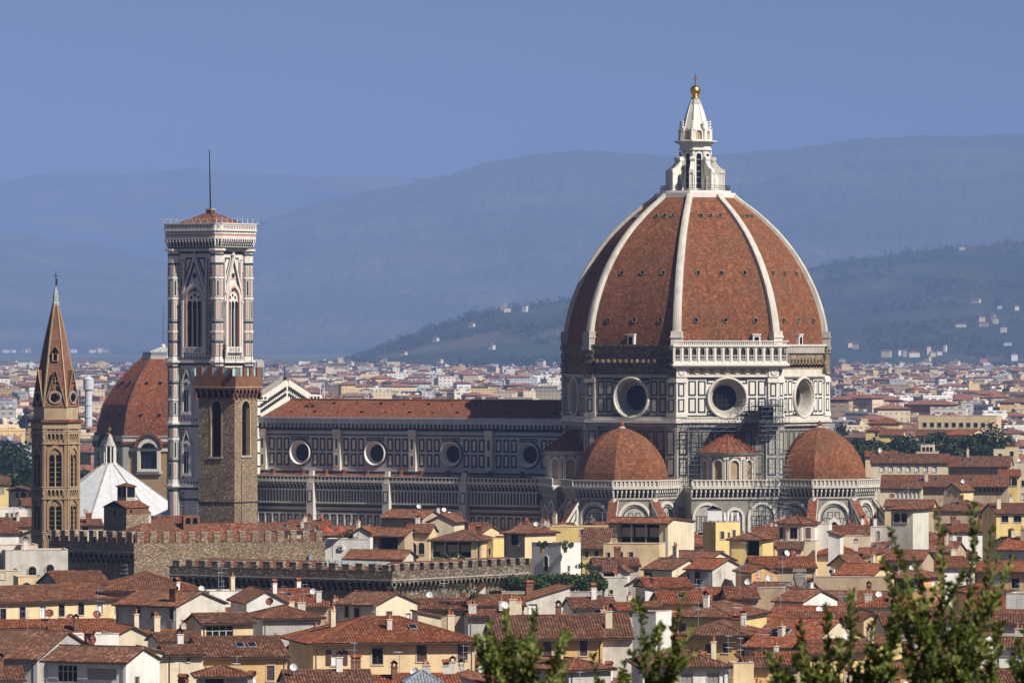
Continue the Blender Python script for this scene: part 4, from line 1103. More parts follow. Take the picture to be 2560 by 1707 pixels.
# brick and stone abbey spire, six-sided
D = 1040; k = D/F
ab = thing('abbey_tower', 'slender six-sided stone bell tower with a pointed brick spire and gablets', 'bell tower', (P(128*Q, 900, D).x, D, 0), 0)
RB = 4.05; A6 = [rad(-87+3+60*i-0) for i in range(6)]
m = MB(); p6 = m.poly(RB, 6, rad(-90+33)); zB = 40.0
m.prism(p6, 0, zB, COURSED)
apo = RB*math.cos(math.pi/6); hs = RB*.5
for i in range(6):
    ph = rad(-90+3+60*i); m.wall((apo*math.cos(ph), apo*math.sin(ph), 0), ph)
    m.bar(-hs, -hs+.45, 18, zB, 0, .22, TANW); m.bar(hs-.45, hs, 18, zB, 0, .22, TANW)
    for z in (34.5-.2, 28.6, 21.2): pass
    for z0, z1 in ((40.0, 41.0), (38.4, 39.3), (28.6, 29.5), (21.0, 21.6)): arcade_corbels(m, -hs-.1, hs+.1, z0-.3, z1, .72, .3, SAND, WOODD)
    for z in (41.0, 39.35, 37.2, 29.6, 27.6, 21.7): m.bar(-hs-.1, hs+.1, z, z+.16, 0, .38, SAND)
    for u, v in ((-1.6, 33), (1.6, 33.2), (-1.5, 26), (1.5, 24.4), (-1.4, 31), (1.2, 20), (-.6, 18.6)): m.rect(u-.09, u+.09, v-.1, v+.1, .03, DARK)
    m.bar(-.7, .7, 18.6, 20.6, 0, .06, TANW)
m.T = Matrix.Identity(4)
m.prism(m.poly(RB+.35, 6, rad(-57)), 39.9, 41.0, SAND); m.prism(m.poly(RB+.75, 6, rad(-57)), 41.0, 41.5, TILE_A); m.prism(m.poly(RB-.15, 6, rad(-57)), 41.5, 43.7, SAND)
body = m.build('shaft', ab)
for i in range(6):
    ph = rad(-90+3+60*i)
    for v0, hh in ((29.8, 6.4), (22.2, 5.0)):
        m = MB(); m.wall((apo*math.cos(ph), apo*math.sin(ph), 0), ph)
        m.ringext(arch(0, v0, 2.9, hh+.9, .3, 12), arch(0, v0, 2.3, hh+.3, .3, 12), 0, .25, TANW)
        for s_ in (-.55, .55): m.ext(arch(s_, v0+.1, .85, hh-.9, .1, 8), .02, .06, DARK)
        m.tube([(0, v0, .16), (0, v0+hh-1.4, .16)], .13, SAND, 6); m.bar(-1.2, 1.2, v0-.2, v0, 0, .35, SAND)
        for q in range(5): m.bar(-1, 1, v0+.8+q*.85, v0+.86+q*.85, .06, .09, TANW)
        m.build('twin_window', ab)
m = MB(); Rs = 4.0; ps = [(Rs, 43.7), (3.25, 48.2), (1.8, 55.8), (.5, 61.6)]
for (r0, z0), (r1, z1) in zip(ps, ps[1:]):
    m.loft([[(x, y, z) for x, y in m.poly(r, 6, rad(-57))] for r, z in ((r0, z0), (r1, z1))], BRICK, (0, 0))
for i in range(6):
    a = rad(-57+60*i); m.tube([(math.cos(a)*(r+.03), math.sin(a)*(r+.03), z) for r, z in ps], .19, SAND, 4, .12)
m.lathe([(.62, 61.4), (.66, 61.8), (.5, 62.0), (.45, 62.8), (.52, 62.9), (.12, 64.7)], COPPER, 6, rad(-57))
m.tube([(0, 0, 64.5), (0, 0, 67.4)], .06, IRON); m.box(-.42, .42, -.05, .05, 66.6, 66.72, IRON); m.box(.03, .3, -.04, .04, 65.0, 66.2, IRON)
sp = m.build('spire', ab)
for i in range(6):
    ph = rad(-90+3+60*i); m = MB(); ap = (RB-.1)*math.cos(math.pi/6); m.wall((ap*math.cos(ph), ap*math.sin(ph), 0), ph)
    tri = [(-1.95, 43.7), (1.95, 43.7), (0, 50.2)]
    m.loft([[(u, v, .1) for u, v in tri], [(u*.9, v, -2.4) for u, v in tri]], BRICK)
    m.tube([(-1.95, 43.7, .1), (0, 50.3, .1), (1.95, 43.7, .1)], .12, TANW)
    m.lathew((0, 45.4), [(1.12, .1), (1.12, .2), (.92, .2), (.92, .12)], GREYW, 20)
    for u, v in ((.36, 0), (-.36, 0), (0, .36), (0, -.36)): m.lathew((u, 45.4+v), [(.36, .17), (.01, .17)], DARK, 10)
    for v in (47.4, 48.2): m.bar(-.5, .5, v, v+.1, .1, .14, TANW)
    m.bar(-.05, .05, 46.8, 49, .1, .14, TANW)
    m.build('gablet', ab)
m = MB(); ph = rad(-87); m.wall((2.62*math.cos(ph)*.86, 2.62*math.sin(ph)*.86, 51.7), ph)
m.bar(-.55, .55, 0, 1.4, -.6, .35, SAND); m.rect(-.32, .32, .1, 1.3, .37, DARK); m.loft([[(-.7, 1.4, .4), (.7, 1.4, .4), (0, 2.6, .4)], [(-.7, 1.4, -.9), (.7, 1.4, -.9), (0, 2.6, -.9)]], SAND)
m.build('dormer', ab)

# big plain octagonal chapel dome behind the bell tower
D = 1700; k = D/F
ch = thing('chapel', 'bulky ochre church with a plain red tiled dome, partly behind the marble bell tower', 'church', (P(370*Q, 900, D).x, D+10, 0), rad(-4))
zc = lambda y: CAMZ-(y*Q-870)*k
m = MB(); Rc = 19.4; n8 = 8; ph0 = rad(-117.6)
zb, zt = zc(1000), zc(822)
prf = [(Rc*f, zb+(zt-zb)*g_) for f, g_ in ((1, 0), (.985, .12), (.95, .26), (.90, .40), (.80, .54), (.70, .67), (.58, .79), (.45, .90), (.34, .98), (.28, 1.0))]
al = 0
for (r0, z0), (r1, z1) in zip(prf, prf[1:]):
    L = math.hypot(r1-r0, z1-z0)
    for i in range(8):
        a0, a1 = ph0+i*math.pi/4, ph0+(i+1)*math.pi/4; s_ = math.sin(math.pi/8)
        m.face([(r0*math.cos(a0), r0*math.sin(a0), z0), (r0*math.cos(a1), r0*math.sin(a1), z0), (r1*math.cos(a1), r1*math.sin(a1), z1), (r1*math.cos(a0), r1*math.sin(a0), z1)], TILE_C,
               [(-r0*s_+i*50, al), (r0*s_+i*50, al), (r1*s_+i*50, al+L), (-r1*s_+i*50, al+L)])
    al += L
for i in range(8):
    a = ph0+i*math.pi/4; m.tube([(r*math.cos(a), r*math.sin(a), z) for r, z in prf], .3, TILE_B)
    for r, z in ((prf[2][0]*.93, prf[2][1]), (prf[5][0]*.93, prf[5][1])):
        for d in (-.16, .16):
            m.box(r*math.cos(a+math.pi/8+d)-.4, r*math.cos(a+math.pi/8+d)+.4, r*math.sin(a+math.pi/8+d)-.4, r*math.sin(a+math.pi/8+d)+.4, z-.1, z+.5, DARK)
m.build('dome', ch)
m = MB(); m.lathe([(5.0, zt-1.2), (5.2, zt-.5), (6.3, zt-.3), (6.3, zt+.6)], WHITE, 8, ph0); m.lathe([(6.0, zt+.6), (6.0, zt+1.7)], STEEL, 8, ph0)
m.lathe([(5.2, zt+.8), (3.4, zt+1.9), (1.6, zt+2.7), (.6, zt+3.0)], COPPER, 12); m.lathe([(.7, zt+2.9), (.7, zt+3.5), (.3, zt+4.0)], WHITE, 10); m.tube([(0, 0, zt+3.5), (0, 0, zt+15)], .07, IRON)
for i in range(12): a = i*math.pi/6; m.tube([(5.2*math.cos(a), 5.2*math.sin(a), zt+.85), (3.45*math.cos(a), 3.45*math.sin(a), zt+1.95), (.6*math.cos(a), .6*math.sin(a), zt+3.1)], .12, WHITE)
m.build('lantern', ch)
m = MB()
pd = m.poly(Rc+.3, 8, ph0)
m.prism(pd, 0, zb-.3, TANW); m.prism(m.poly(Rc+.7, 8, ph0), zb-1.6, zb-.3, WHITE); m.prism(m.poly(Rc+1.0, 8, ph0), zb-.35, zb+.05, GREYW); m.prism(m.poly(Rc+1.3, 8, ph0), zb-2.3, zb-1.6, TILE_A); m.prism(m.poly(Rc+.75, 8, ph0), zb-4.4, zb-3.5, WHITE)
ap = (Rc+.3)*math.cos(math.pi/8); hw = (Rc+.3)*math.sin(math.pi/8)
for i in range(8):
    m.wall((ap*math.cos(ph0+math.pi/8+i*math.pi/4), ap*math.sin(ph0+math.pi/8+i*math.pi/4), 0), ph0+math.pi/8+i*math.pi/4)
    for s_ in (-1, 1): m.bar(*sorted((s_*(hw-1.6), s_*hw)), 0, zb-3.2, 0, .5, GREYW)
drm = m.build('drum', ch)
for i in range(8):
    a = ph0+math.pi/8+i*math.pi/4; m = MB(); m.wall((ap*math.cos(a), ap*math.sin(a), 0), a)
    pa = arch(0, zb-9.4, 4.9, 7.5, 0, 14); po = arch(0, zb-10.2, 6.6, 9.4, 0, 14)
    m.ext(pa, .1, .3, GLASS); m.ringext(po, pa, 0, 1.2, WHITE); m.ringext(arch(0, zb-3.4, 8.2, 4.3, 0, 14), arch(0, zb-3.4, 7.0, 3.6, 0, 14), 0, 1.7, TILE_A)
    for q in (-1.4, 0, 1.4): m.bar(q-.08, q+.08, zb-9.3, zb-2.4, .3, .36, IRON)
    for q in range(5): m.bar(-2.3, 2.3, zb-8.6+q*1.4, zb-8.5+q*1.4, .3, .36, IRON)
    m.bar(-3.7, 3.7, zb-10.8, zb-10.1, 0, .9, WHITE)
    m.build('arched_window', drm)

# baptistery: white marble pyramid roof
D = 1384; k = D/F
bp = thing('baptistery', 'low octagonal building with a white marble pyramid roof and small lantern', 'baptistery', (P(252*Q, 900, D).x, D, 0), CA)
zc = lambda y: CAMZ-(y*Q-870)*k
m = MB(); m.prism(m.poly(20.7), 0, zc(1203), WHITE); m.prism(m.poly(21.5), zc(1209), zc(1203), GREYW)
for i in range(8):
    ph = i*math.pi/4; ap = 20.7*math.cos(math.pi/8); m.wall((ap*math.cos(ph), ap*math.sin(ph), 0), ph)
    for s_ in (-4.3, -1.5, 1.5, 4.3): m.frame(s_-1.1, s_+1.1, 8, 13, .3, .06, GREEN, WHITE)
    m.bar(-6, 6, 13.4, 13.7, 0, .2, GREEN)
m.build('wall', bp)
m = MB(); z0, z1 = zc(1203), zc(1065)
m.lathe([(21.5, z0), (1.7, z1)], PYRW, 8, math.pi/8)
for i in range(8):
    a = math.pi/8+i*math.pi/4; m.tube([(21.5*math.cos(a), 21.5*math.sin(a), z0), (1.7*math.cos(a), 1.7*math.sin(a), z1)], .22, GREYW)
    for q in (2, 4):
        b_ = a+q*math.pi/24; kx = math.cos(math.pi/8)/math.cos(b_-a-math.pi/8)
        m.tube([(21.5*kx*math.cos(b_), 21.5*kx*math.sin(b_), z0+.02), (1.7*kx*math.cos(b_), 1.7*kx*math.sin(b_), z1+.02)], .035, GREYW)
m.build('roof', bp)
m = MB(); m.lathe([(1.9, z1-.2), (1.9, z1+.2)], WHITE2, 8); m.lathe([(.75, z1), (.75, z1+4)], DARK, 8)
for i in range(8): a = i*math.pi/4; m.tube([(1.35*math.cos(a), 1.35*math.sin(a), z1), (1.35*math.cos(a), 1.35*math.sin(a), z1+4)], .17, WHITE2, 6)
m.lathe([(1.4, z1+4), (1.5, z1+4.25), (1.3, z1+4.5), (.2, z1+7.0)], GREYW, 8); m.lathe([(.1, z1+7.5)]+[(.42*math.sin(b), z1+8.1-.42*math.cos(b)) for b in (.4, .9, 1.4, 1.9, 2.4, 2.9)], GOLD, 10); m.tube([(0, 0, z1+8.4), (0, 0, z1+9.4)], .06, GOLD)
m.build('lantern', bp)

# squat brick tower with a glazed hut on top
D = 1030; k = D/F
sq = thing('brick_tower', 'squat brown brick tower with a small glazed hut on its roof', 'tower', (P(290*Q, 900, D).x, D, 0), rad(-41))
zc = lambda y: CAMZ-(y*Q-870)*k
m = MB(); zt = zc(1163); h = 2.75
m.box(-h, h, -h, h, 0, zt, STONE); m.loft([[(-h, -h-.0, zt), (h, -h, zt), (0, -h, zt+.9)], [(-h, h, zt), (h, h, zt), (0, h, zt+.9)]], STONE)
m.wall((0, -h, 0), -math.pi/2); m.rect(-.3, .3, zt-1.3, zt-.7, .03, DARK); m.wall((h, 0, 0), 0); m.bar(-h, h, zt-1.2, zt, 0, .05, BRICK); m.rect(-1.9, -1.4, zt-1, zt-.5, .06, DARK)
m.build('wall', sq)
m = MB()
for s_ in (-1, 1): m.face([(s_*(h+.3), -h-.3, zt-.1), (s_*(h+.3), h+.3, zt-.1), (0, h+.3, zt+1.1), (0, -h-.3, zt+1.1)], TILE_A)
m.build('roof', sq)
m = MB(); x0 = -.9
m.box(x0-1.1, x0+1.1, -.2, 2.0, zt, zt+1.6, GREYW); m.box(x0-1.05, x0+1.05, -.15, 1.95, zt+1.6, zt+3.4, GLASS)
for x in (-1.1, -.05, 1.0):
    for y in (-.2, 1.9): m.box(x0+x, x0+x+.14, y, y+.14, zt+1.6, zt+3.4, WHITE)
m.lathe([(1.9, zt+3.4), (1.9, zt+3.55), (.2, zt+4.1)], TILE_B, 4, math.pi/4, c=(x0, .9))
m.build('glazed_hut', sq)

# water tower and floodlight masts far out
D = 2900; k = D/F
wt = thing('water_tower', 'pale drum-headed water tower rising above the far town', 'water tower', (P(203*Q, 900, D).x, D, 0))
zc = lambda y: CAMZ-(y*Q-870)*k
WC = plain('pale_concrete', (.52, .55, .56), .8, .12)
m = MB(); m.lathe([(1.9, 0), (1.75, zc(893))], WC, 12)
for i in range(4):
    z = 8+i*6; m.lathe([(2.1, z), (2.1, z+.5)], WC, 12)
m.build('stem', wt)
m = MB(); m.lathe([(1.9, zc(897)), (2.5, zc(894)), (2.55, zc(872)), (2.7, zc(871.5)), (2.65, zc(870)), (1.2, zc(865.5)), (.35, zc(864)), (.3, zc(862)), (.05, zc(861))], WC, 20); m.build('tank', wt)
for pxm, ytop, D, tall in ((740, 866, 2500, 1), (975, 885, 2300, 1), (842, 897, 2600, 0)):
    k = D/F; zt = CAMZ-(ytop*Q-870)*k
    fm = thing('floodlight_mast', {740: 'tallest white lattice floodlight mast above the nave roof', 975: 'white lattice mast with lamps nearer the red dome', 842: 'shortest lattice mast, among pale blocks behind the nave roof'}[pxm], 'mast', (P(pxm*Q, 900, D).x, D, 0), 0, 'floodlight masts beyond the nave')
    m = MB(); WM = MATS.get('white_paint') or plain('white_paint', (.7, .72, .72), .5, .08)
    for sx in (-1, 1):
        for sy in (-1, 1): m.tube([(sx*1.6, sy*1.6, 0), (sx*.7, sy*.7, zt-1)], .14, WM)
    z = 2.0; s_ = 1
    while z < zt-3:
        f0, f1 = 1.6-.9*z/zt, 1.6-.9*(z+2.6)/zt
        for sy in (-1, 1): m.tube([(-s_*f0, sy*f0, z), (s_*f1, sy*f1, z+2.6)], .1, WM); m.tube([(sy*f0, -s_*f0, z), (sy*f1, s_*f1, z+2.6)], .1, WM)
        z += 2.6; s_ = -s_
    m.build('lattice', fm)
    m = MB(); m.box(-2, 2, -1.2, 1.2, zt-1.2, zt-1.0, WM)
    for i in range(4): m.box(-1.8+i*1, -1.2+i*1, -1.5, -.9, zt-1, zt+.2, WM)
    m.build('lamp_head', fm)

# scaffolding at the east end of the cathedral
sf = thing('scaffolding', 'grey tube scaffolding climbing the cathedral wall beneath a round window', 'scaffold', CC, CA)
STL = plain('scaffold_tube', (.13, .15, .18), .5, .2, 3, .2)
base = Matrix.Rotation(SE, 4, 'Z')
def lattice(m, u0, u1, v0, v1, w0, w1, du, dv, r=.07):
    nu, nv = max(1, round((u1-u0)/du)), max(1, round((v1-v0)/dv))
    for i in range(nu+1):
        u = u0+(u1-u0)*i/nu
        for w_ in (w0, w1): m.tube([(u, v0, w_), (u, v1+random.uniform(0, 1), w_)], r, STL, 3)
        for j in range(nv+1): v = v0+(v1-v0)*j/nv; m.tube([(u, v, w0), (u, v, w1)], r*.8, STL, 3)
    for j in range(nv+1):
        v = v0+(v1-v0)*j/nv
        for w_ in (w0, w1): m.tube([(u0-.3, v, w_), (u1+.3, v, w_)], r*.8, STL, 3); 
        for w_ in (w0, w1): m.tube([(u0-.2, v+.95, w_), (u1+.2, v+.95, w_)], r*.6, STL, 3)
        if j < nv:
            for i in range(nu):
                if (i+j) % 2: m.tube([(u0+(u1-u0)*i/nu, v, w1), (u0+(u1-u0)*(i+1)/nu, v+(v1-v0)/nv, w1)], r*.6, STL, 3)
def along(px, w_=2.0):          # face coordinate u for a 2352-wide pixel column on the south-east side
    return ((px-1597)*Q/F*1272-(AP+w_)*math.sin(rad(12.85)))/math.cos(rad(12.85))
m = MB(); m.wall((AP, 0, 0), 0, base)
lattice(m, along(1736, 8), along(1784, 8), 0, 42.5, 6.6, 9.2, 1.5, 2.0); m.build('tower_bay', sf)
m = MB(); m.wall((AP, 0, 0), 0, base); lattice(m, along(1560), along(1742), 36.2, 38.0, .6, 3.6, 1.6, 1.1); m.bar(along(1640), along(1790), 37.4, 37.55, .6, 3.6, WOODD)
lattice(m, along(1690), along(1800), 38.0, 42.0, .6, 3.6, 1.5, 2.0); 
for i in range(9): u = along(1575)+i*1.7; m.tube([(u, 36.2, 2), (u+1.7, 33-(i % 2)*2, 2)], .06, STL, 3)
m.build('platform', sf)
m = MB(); m.wall((AP, 0, 0), 0, base); lattice(m, along(1573), along(1592), 25, 37, .8, 2.6, 1.0, 2.0); m.build('tower_bay', sf)
m = MB(); m.wall((AP, 0, 0), 0, base); lattice(m, along(1784, 8), along(1800, 8), 8, 30, 6.6, 9.0, 1.6, 2.0); m.build('tower_bay', sf)
m = MB(); m.wall((AP, 0, 0), 0, base); m.bar(along(1736, 8), along(1786, 8), 41.5, 41.7, 1, 9.0, WOODD); m.rect(along(1736, 8), along(1770, 8), 38, 41.4, 6.5, plain('scaffold_net', (.06, .07, .08), .9, .2)); m.build('decking', sf)
# ---------------------------------------------------------------- houses of the old town
REG = {'R1': (0, 660), 'R2': (0, 1040), 'R3': (0, 1254), 'R4': (620, 940), 'R5': (640, 1254), 'R6': (1260, 1254), 'R7': (1880, 1254), 'R8': (1880, 900), 'R9': (1320, 900)}
ZK = 680/2352
WALLS = {'cream': (.74, .56, .32), 'cream_pale': (.72, .62, .44), 'white': (.78, .75, .69), 'white_old': (.62, .58, .50), 'grey': (.46, .43, .39), 'ochre': (.64, .41, .16),
         'yellow': (.76, .57, .23), 'orange': (.74, .42, .17), 'tan': (.48, .36, .23)}
WM_ = {k: stucco(k+'_render', c, .5 if 'old' in k else .5 if k in ('grey', 'tan') else .38) for k, c in WALLS.items()}
WNAME = {'cream': 'cream', 'cream_pale': 'pale cream', 'white': 'white', 'white_old': 'stained white', 'grey': 'grey', 'ochre': 'ochre', 'yellow': 'yellow', 'orange': 'orange', 'tan': 'tan'}
SHUT = plain('brown_shutter', (.10, .06, .045), .6, .2, 6); SHUTG = plain('green_shutter', (.04, .07, .055), .6, .2, 6); SHUTW = plain('grey_shutter', (.33, .31, .28), .6, .2, 6)
TRIM = plain('stone_trim', (.50, .45, .38), .9, .15, 3); CURT = plain('white_curtain', (.72, .73, .72), .8, .1, 3); POT = plain('terracotta_pot', (.38, .15, .07), .8, .25, 3)
ROOFS = {'a': TILE_A, 'b': TILE_B, 'c': TILE_C, 'lead': LEAD}
MESHES = {}
def window_mesh(st, w_, h):
    key = (st, round(w_, 1), round(h, 1))
    if key in MESHES: return MESHES[key]
    w_, h = key[1], key[2]; m = MB(); e = .02; r = -.2
    if st in ('dark', 'wide', 'white', 'open', 'shutd'):
        m.rect(-w_/2, w_/2, 0, h, r, CURT if st in ('white', 'open') else GLASS)
        n = 3 if st == 'wide' else 1
        fm = WHITE if st in ('wide', 'open') else TRIM if st == 'white' else WOODD
        for i in range(n+2): 
            u = -w_/2+i*w_/(n+1); m.bar(u-.05, u+.05, 0, h, r, r+.06, fm)
        m.bar(-w_/2, w_/2, 0, .09, r, r+.06, fm); m.bar(-w_/2, w_/2, h-.09, h, r, r+.06, fm)
        if h > 1.3: m.bar(-w_/2, w_/2, h*.6, h*.6+.06, r, r+.06, fm)
    elif st in ('shut', 'shutg', 'shutw', 'blind'):
        mt = {'shut': SHUT, 'shutg': SHUTG, 'shutw': SHUTW, 'blind': SHUTW}[st]
        m.rect(-w_/2, w_/2, 0, h, r, GLASS)
        for s_ in ((-1, 1) if st != 'blind' else (0,)):
            a, b_ = (0, w_/2) if s_ > 0 else (-w_/2, 0) if s_ < 0 else (-w_/2, w_/2)
            m.bar(a+.02, b_-.02, .02, h-.02, -.14, -.09, mt)
            for q in range(int(h/.16)): m.bar(a+.1, b_-.1, .08+q*.16, .17+q*.16, -.09, -.06, mt)
    elif st == 'loggia':
        m.rect(-w_/2, w_/2, 0, h, -2.4, DARK)
        if w_ > 4:
            for i in range(3):
                if i: m.bar(-w_/2+i*w_/3-.09, -w_/2+i*w_/3+.09, 0, h, -.5, -.3, TRIM)
                m.rect(-w_/2+(i+.06)*w_/3, -w_/2+(i+.94)*w_/3, h*.34, h*.82, -1.6, SHUTW)
            m.bar(-w_/2, w_/2, .9, 1.0, -.3, -.22, IRON)
    if st in ('dark', 'open', 'shut', 'shutg', 'shutw', 'white', 'shutd'):
        t = .13
        m.bar(-w_/2-t, w_/2+t, -.14, 0, -.05, .1, TRIM); m.bar(-w_/2-t, w_/2+t, h, h+t, e*.2, .05, TRIM)
        m.bar(-w_/2-t, -w_/2, 0, h, e*.2, .05, TRIM); m.bar(w_/2, w_/2+t, 0, h, e*.2, .05, TRIM)
    if st == 'arch':
        pa = arch(0, 0, w_, h, 0, 10); m.ext(pa, .0, .03, GLASS); m.ringext(arch(0, -.12, w_+.3, h+.27, 0, 10), pa, 0, .16, TRIM); m.bar(-.04, .04, 0, h, .03, .08, WOODD); m.bar(-w_/2, w_/2, h*.5, h*.5+.06, .03, .08, WOODD)
    o = m.build('window'); me = o.data; bpy.data.objects.remove(o); MESHES[key] = me
    return me
def shutter_mesh(w_, h):
    key = ('leaf', round(w_, 1), round(h, 1))
    if key not in MESHES:
        m = MB(); m.bar(-key[1]/2, key[1]/2, 0, key[2], .03, .09, SHUT)
        for q in range(int(h/.16)): m.bar(-key[1]/2+.08, key[1]/2-.08, .06+q*.16, .15+q*.16, .09, .12, SHUT)
        o = m.build('shutter'); MESHES[key] = o.data; bpy.data.objects.remove(o)
    return MESHES[key]
def corrugate(m, poly, mat, pitch=.34, amp=.10, thick=.16, fascia=WOODD):
    """a pantiled slope: convex polygon (local coords), rows of half-round tiles running down it"""
    pts = [Vector(p) for p in poly]; n = Vector((0, 0, 0))
    for i in range(len(pts)): n += (pts[i]-pts[0]).cross(pts[(i+1) % len(pts)]-pts[0])
    n.normalize()
    if n.z < 0: n = -n; pts = pts[::-1]
    h = math.hypot(n.x, n.y); t = Vector((-n.y/h, n.x/h, 0)); s_ = n.cross(t); o = pts[0]
    q = [((p-o).dot(t), (p-o).dot(s_)) for p in pts]
    u0, u1 = min(a for a, _ in q), max(a for a, _ in q)
    def span(u):
        vs_ = []
        for (a, b_), (c, d) in zip(q, q[1:]+q[:1]):
            if min(a, c)-1e-6 <= u <= max(a, c)+1e-6:
                if abs(a-c) < 1e-6: vs_ += [b_, d]
                else: vs_.append(b_+(d-b_)*(u-a)/(c-a))
        return (min(vs_), max(vs_)) if vs_ else None
    cnt = max(2, int((u1-u0)/pitch)*4); us = [u0+1e-4+(u1-u0-2e-4)*i/cnt for i in range(cnt+1)]
    hg = (0, .8, 1.0, .8)
    prev = None
    for i, u in enumerate(us):
        sp = span(u)
        if not sp: prev = None; continue
        z = hg[i % 4]*amp + .07*noise.noise(Vector((u*.22, o.x+o.y, o.z)))
        a = o+t*u+s_*sp[0]+n*z; b_ = o+t*u+s_*sp[1]+n*z; cur = (a, b_, u, sp)
        if prev: m.face([prev[0], a, b_, prev[1]], mat, [(prev[2], prev[3][0]), (u, sp[0]), (u, sp[1]), (prev[2], prev[3][1])])
        prev = cur
    lo = [p-n*thick for p in pts]; hi = [p-n*.01 for p in pts]
    m.face(lo, fascia)
    for i in range(len(pts)):
        j = (i+1) % len(pts); m.face([hi[i], hi[j], lo[j], lo[i]], fascia)
CHIM = []
def chimney_mesh(kind):
    key = ('chimney', kind)
    if key in MESHES: return MESHES[key]
    m = MB(); W = [WM_['white'], WM_['white_old'], BRICK, WM_['cream_pale']][kind % 4]
    h = (1.5, 1.1, 1.3, 2.0)[kind % 4]; a = (.34, .5, .3, .4)[kind % 4]; b_ = (.34, .3, .5, .28)[kind % 4]
    m.box(-a, a, -b_, b_, -.8, h, W); m.box(-a-.07, a+.07, -b_-.07, b_+.07, h, h+.1, W)
    if kind % 2 == 0:
        for s_ in (-1, 1): m.box(s_*a-.08*s_-.06, s_*a-.08*s_+.06, -b_, b_, h+.1, h+.45, BRICK)
        m.loft([[(-a-.12, -b_-.1, h+.45), (a+.12, -b_-.1, h+.45), (0, -b_-.1, h+.8)], [(-a-.12, b_+.1, h+.45), (a+.12, b_+.1, h+.45), (0, b_+.1, h+.8)]], TILE_C)
    else:
        m.lathe([(.15, h+.1), (.13, h+.6), (.2, h+.62), (.2, h+.7)], POT, 8, c=(-a*.45, 0)); m.lathe([(.15, h+.1), (.13, h+.5)], POT, 8, c=(a*.5, 0))
    o = m.build('chimney'); MESHES[key] = o.data; bpy.data.objects.remove(o); return MESHES[key]
def antenna_mesh(kind):
    key = ('antenna', kind)
    if key in MESHES: return MESHES[key]
    m = MB(); h = (3.2, 4.2, 2.4)[kind % 3]; m.tube([(0, 0, -.6), (0, 0, h)], .035, STEEL, 4)
    for j, z in enumerate((h-.15, h-.9, h-1.5)[:2+kind % 2]):
        L = .8+.2*j; d = (1, 0) if j % 2 == 0 else (.5, .86); m.tube([(-d[0]*L*.3, -d[1]*L*.3, z), (d[0]*L, d[1]*L, z)], .022, STEEL, 3)
        for q in range(5):
            c = -.25*L+q*.3*L; m.tube([(d[0]*c-d[1]*.35, d[1]*c+d[0]*.35, z), (d[0]*c+d[1]*.35, d[1]*c-d[0]*.35, z)], .016, STEEL, 3)
    o = m.build('antenna'); MESHES[key] = o.data; bpy.data.objects.remove(o); return MESHES[key]
DISHW = plain('white_dish', (.66, .67, .68), .5, .1, 4); DISHR = plain('red_dish', (.20, .05, .03), .6, .15, 4)
def dish_mesh(kind):
    key = ('dish', kind)
    if key in MESHES: return MESHES[key]
    m = MB(); mt = DISHR if kind % 3 == 1 else DISHW; m.tube([(0, 0, -.5), (0, 0, .9)], .05, STEEL, 4)
    m.T = Matrix.Translation((0, -.15, 1.0)) @ Matrix.Rotation(rad(65), 4, 'X'); R = (.5, .55, .42)[kind % 3]
    m.lathe([(.02, .0), (R*.4, .03), (R*.75, .1), (R, .19), (R, .22), (R*.75, .13), (R*.4, .06), (.02, .03)], mt, 16, caps=(0, 0)); m.tube([(0, -R*.9, .15), (0, 0, .62)], .025, STEEL, 3); m.box(-.06, .06, -.06, .06, .58, .7, STEEL)
    o = m.build('satellite_dish'); MESHES[key] = o.data; bpy.data.objects.remove(o); return MESHES[key]
def skylight_mesh():
    if 'sky' not in MESHES:
        m = MB(); m.box(-.5, .5, -.65, .65, -.05, .16, LEAD); m.box(-.4, .4, -.55, .55, .16, .19, GLASS)
        o = m.build('skylight'); MESHES['sky'] = o.data; bpy.data.objects.remove(o)
    return MESHES['sky']
def airco_mesh():
    if 'ac' not in MESHES:
        m = MB(); m.box(-.45, .45, -.35, 0, 0, .65, CURT); m.T = Matrix(((1, 0, 0, 0), (0, 0, -1, -.35), (0, 1, 0, 0), (0, 0, 0, 1))); m.lathew((-.1, .33), [(.26, .02), (.22, .02), (.22, .005), (.01, .005)], IRON, 14)
        o = m.build('air_conditioner'); MESHES['ac'] = o.data; bpy.data.objects.remove(o)
    return MESHES['ac']
HOUSES = []          # (object, px, py, D, info) for the labels
FOOT = []            # footprints (x, y, r)
TP = math.tan(rad(17))
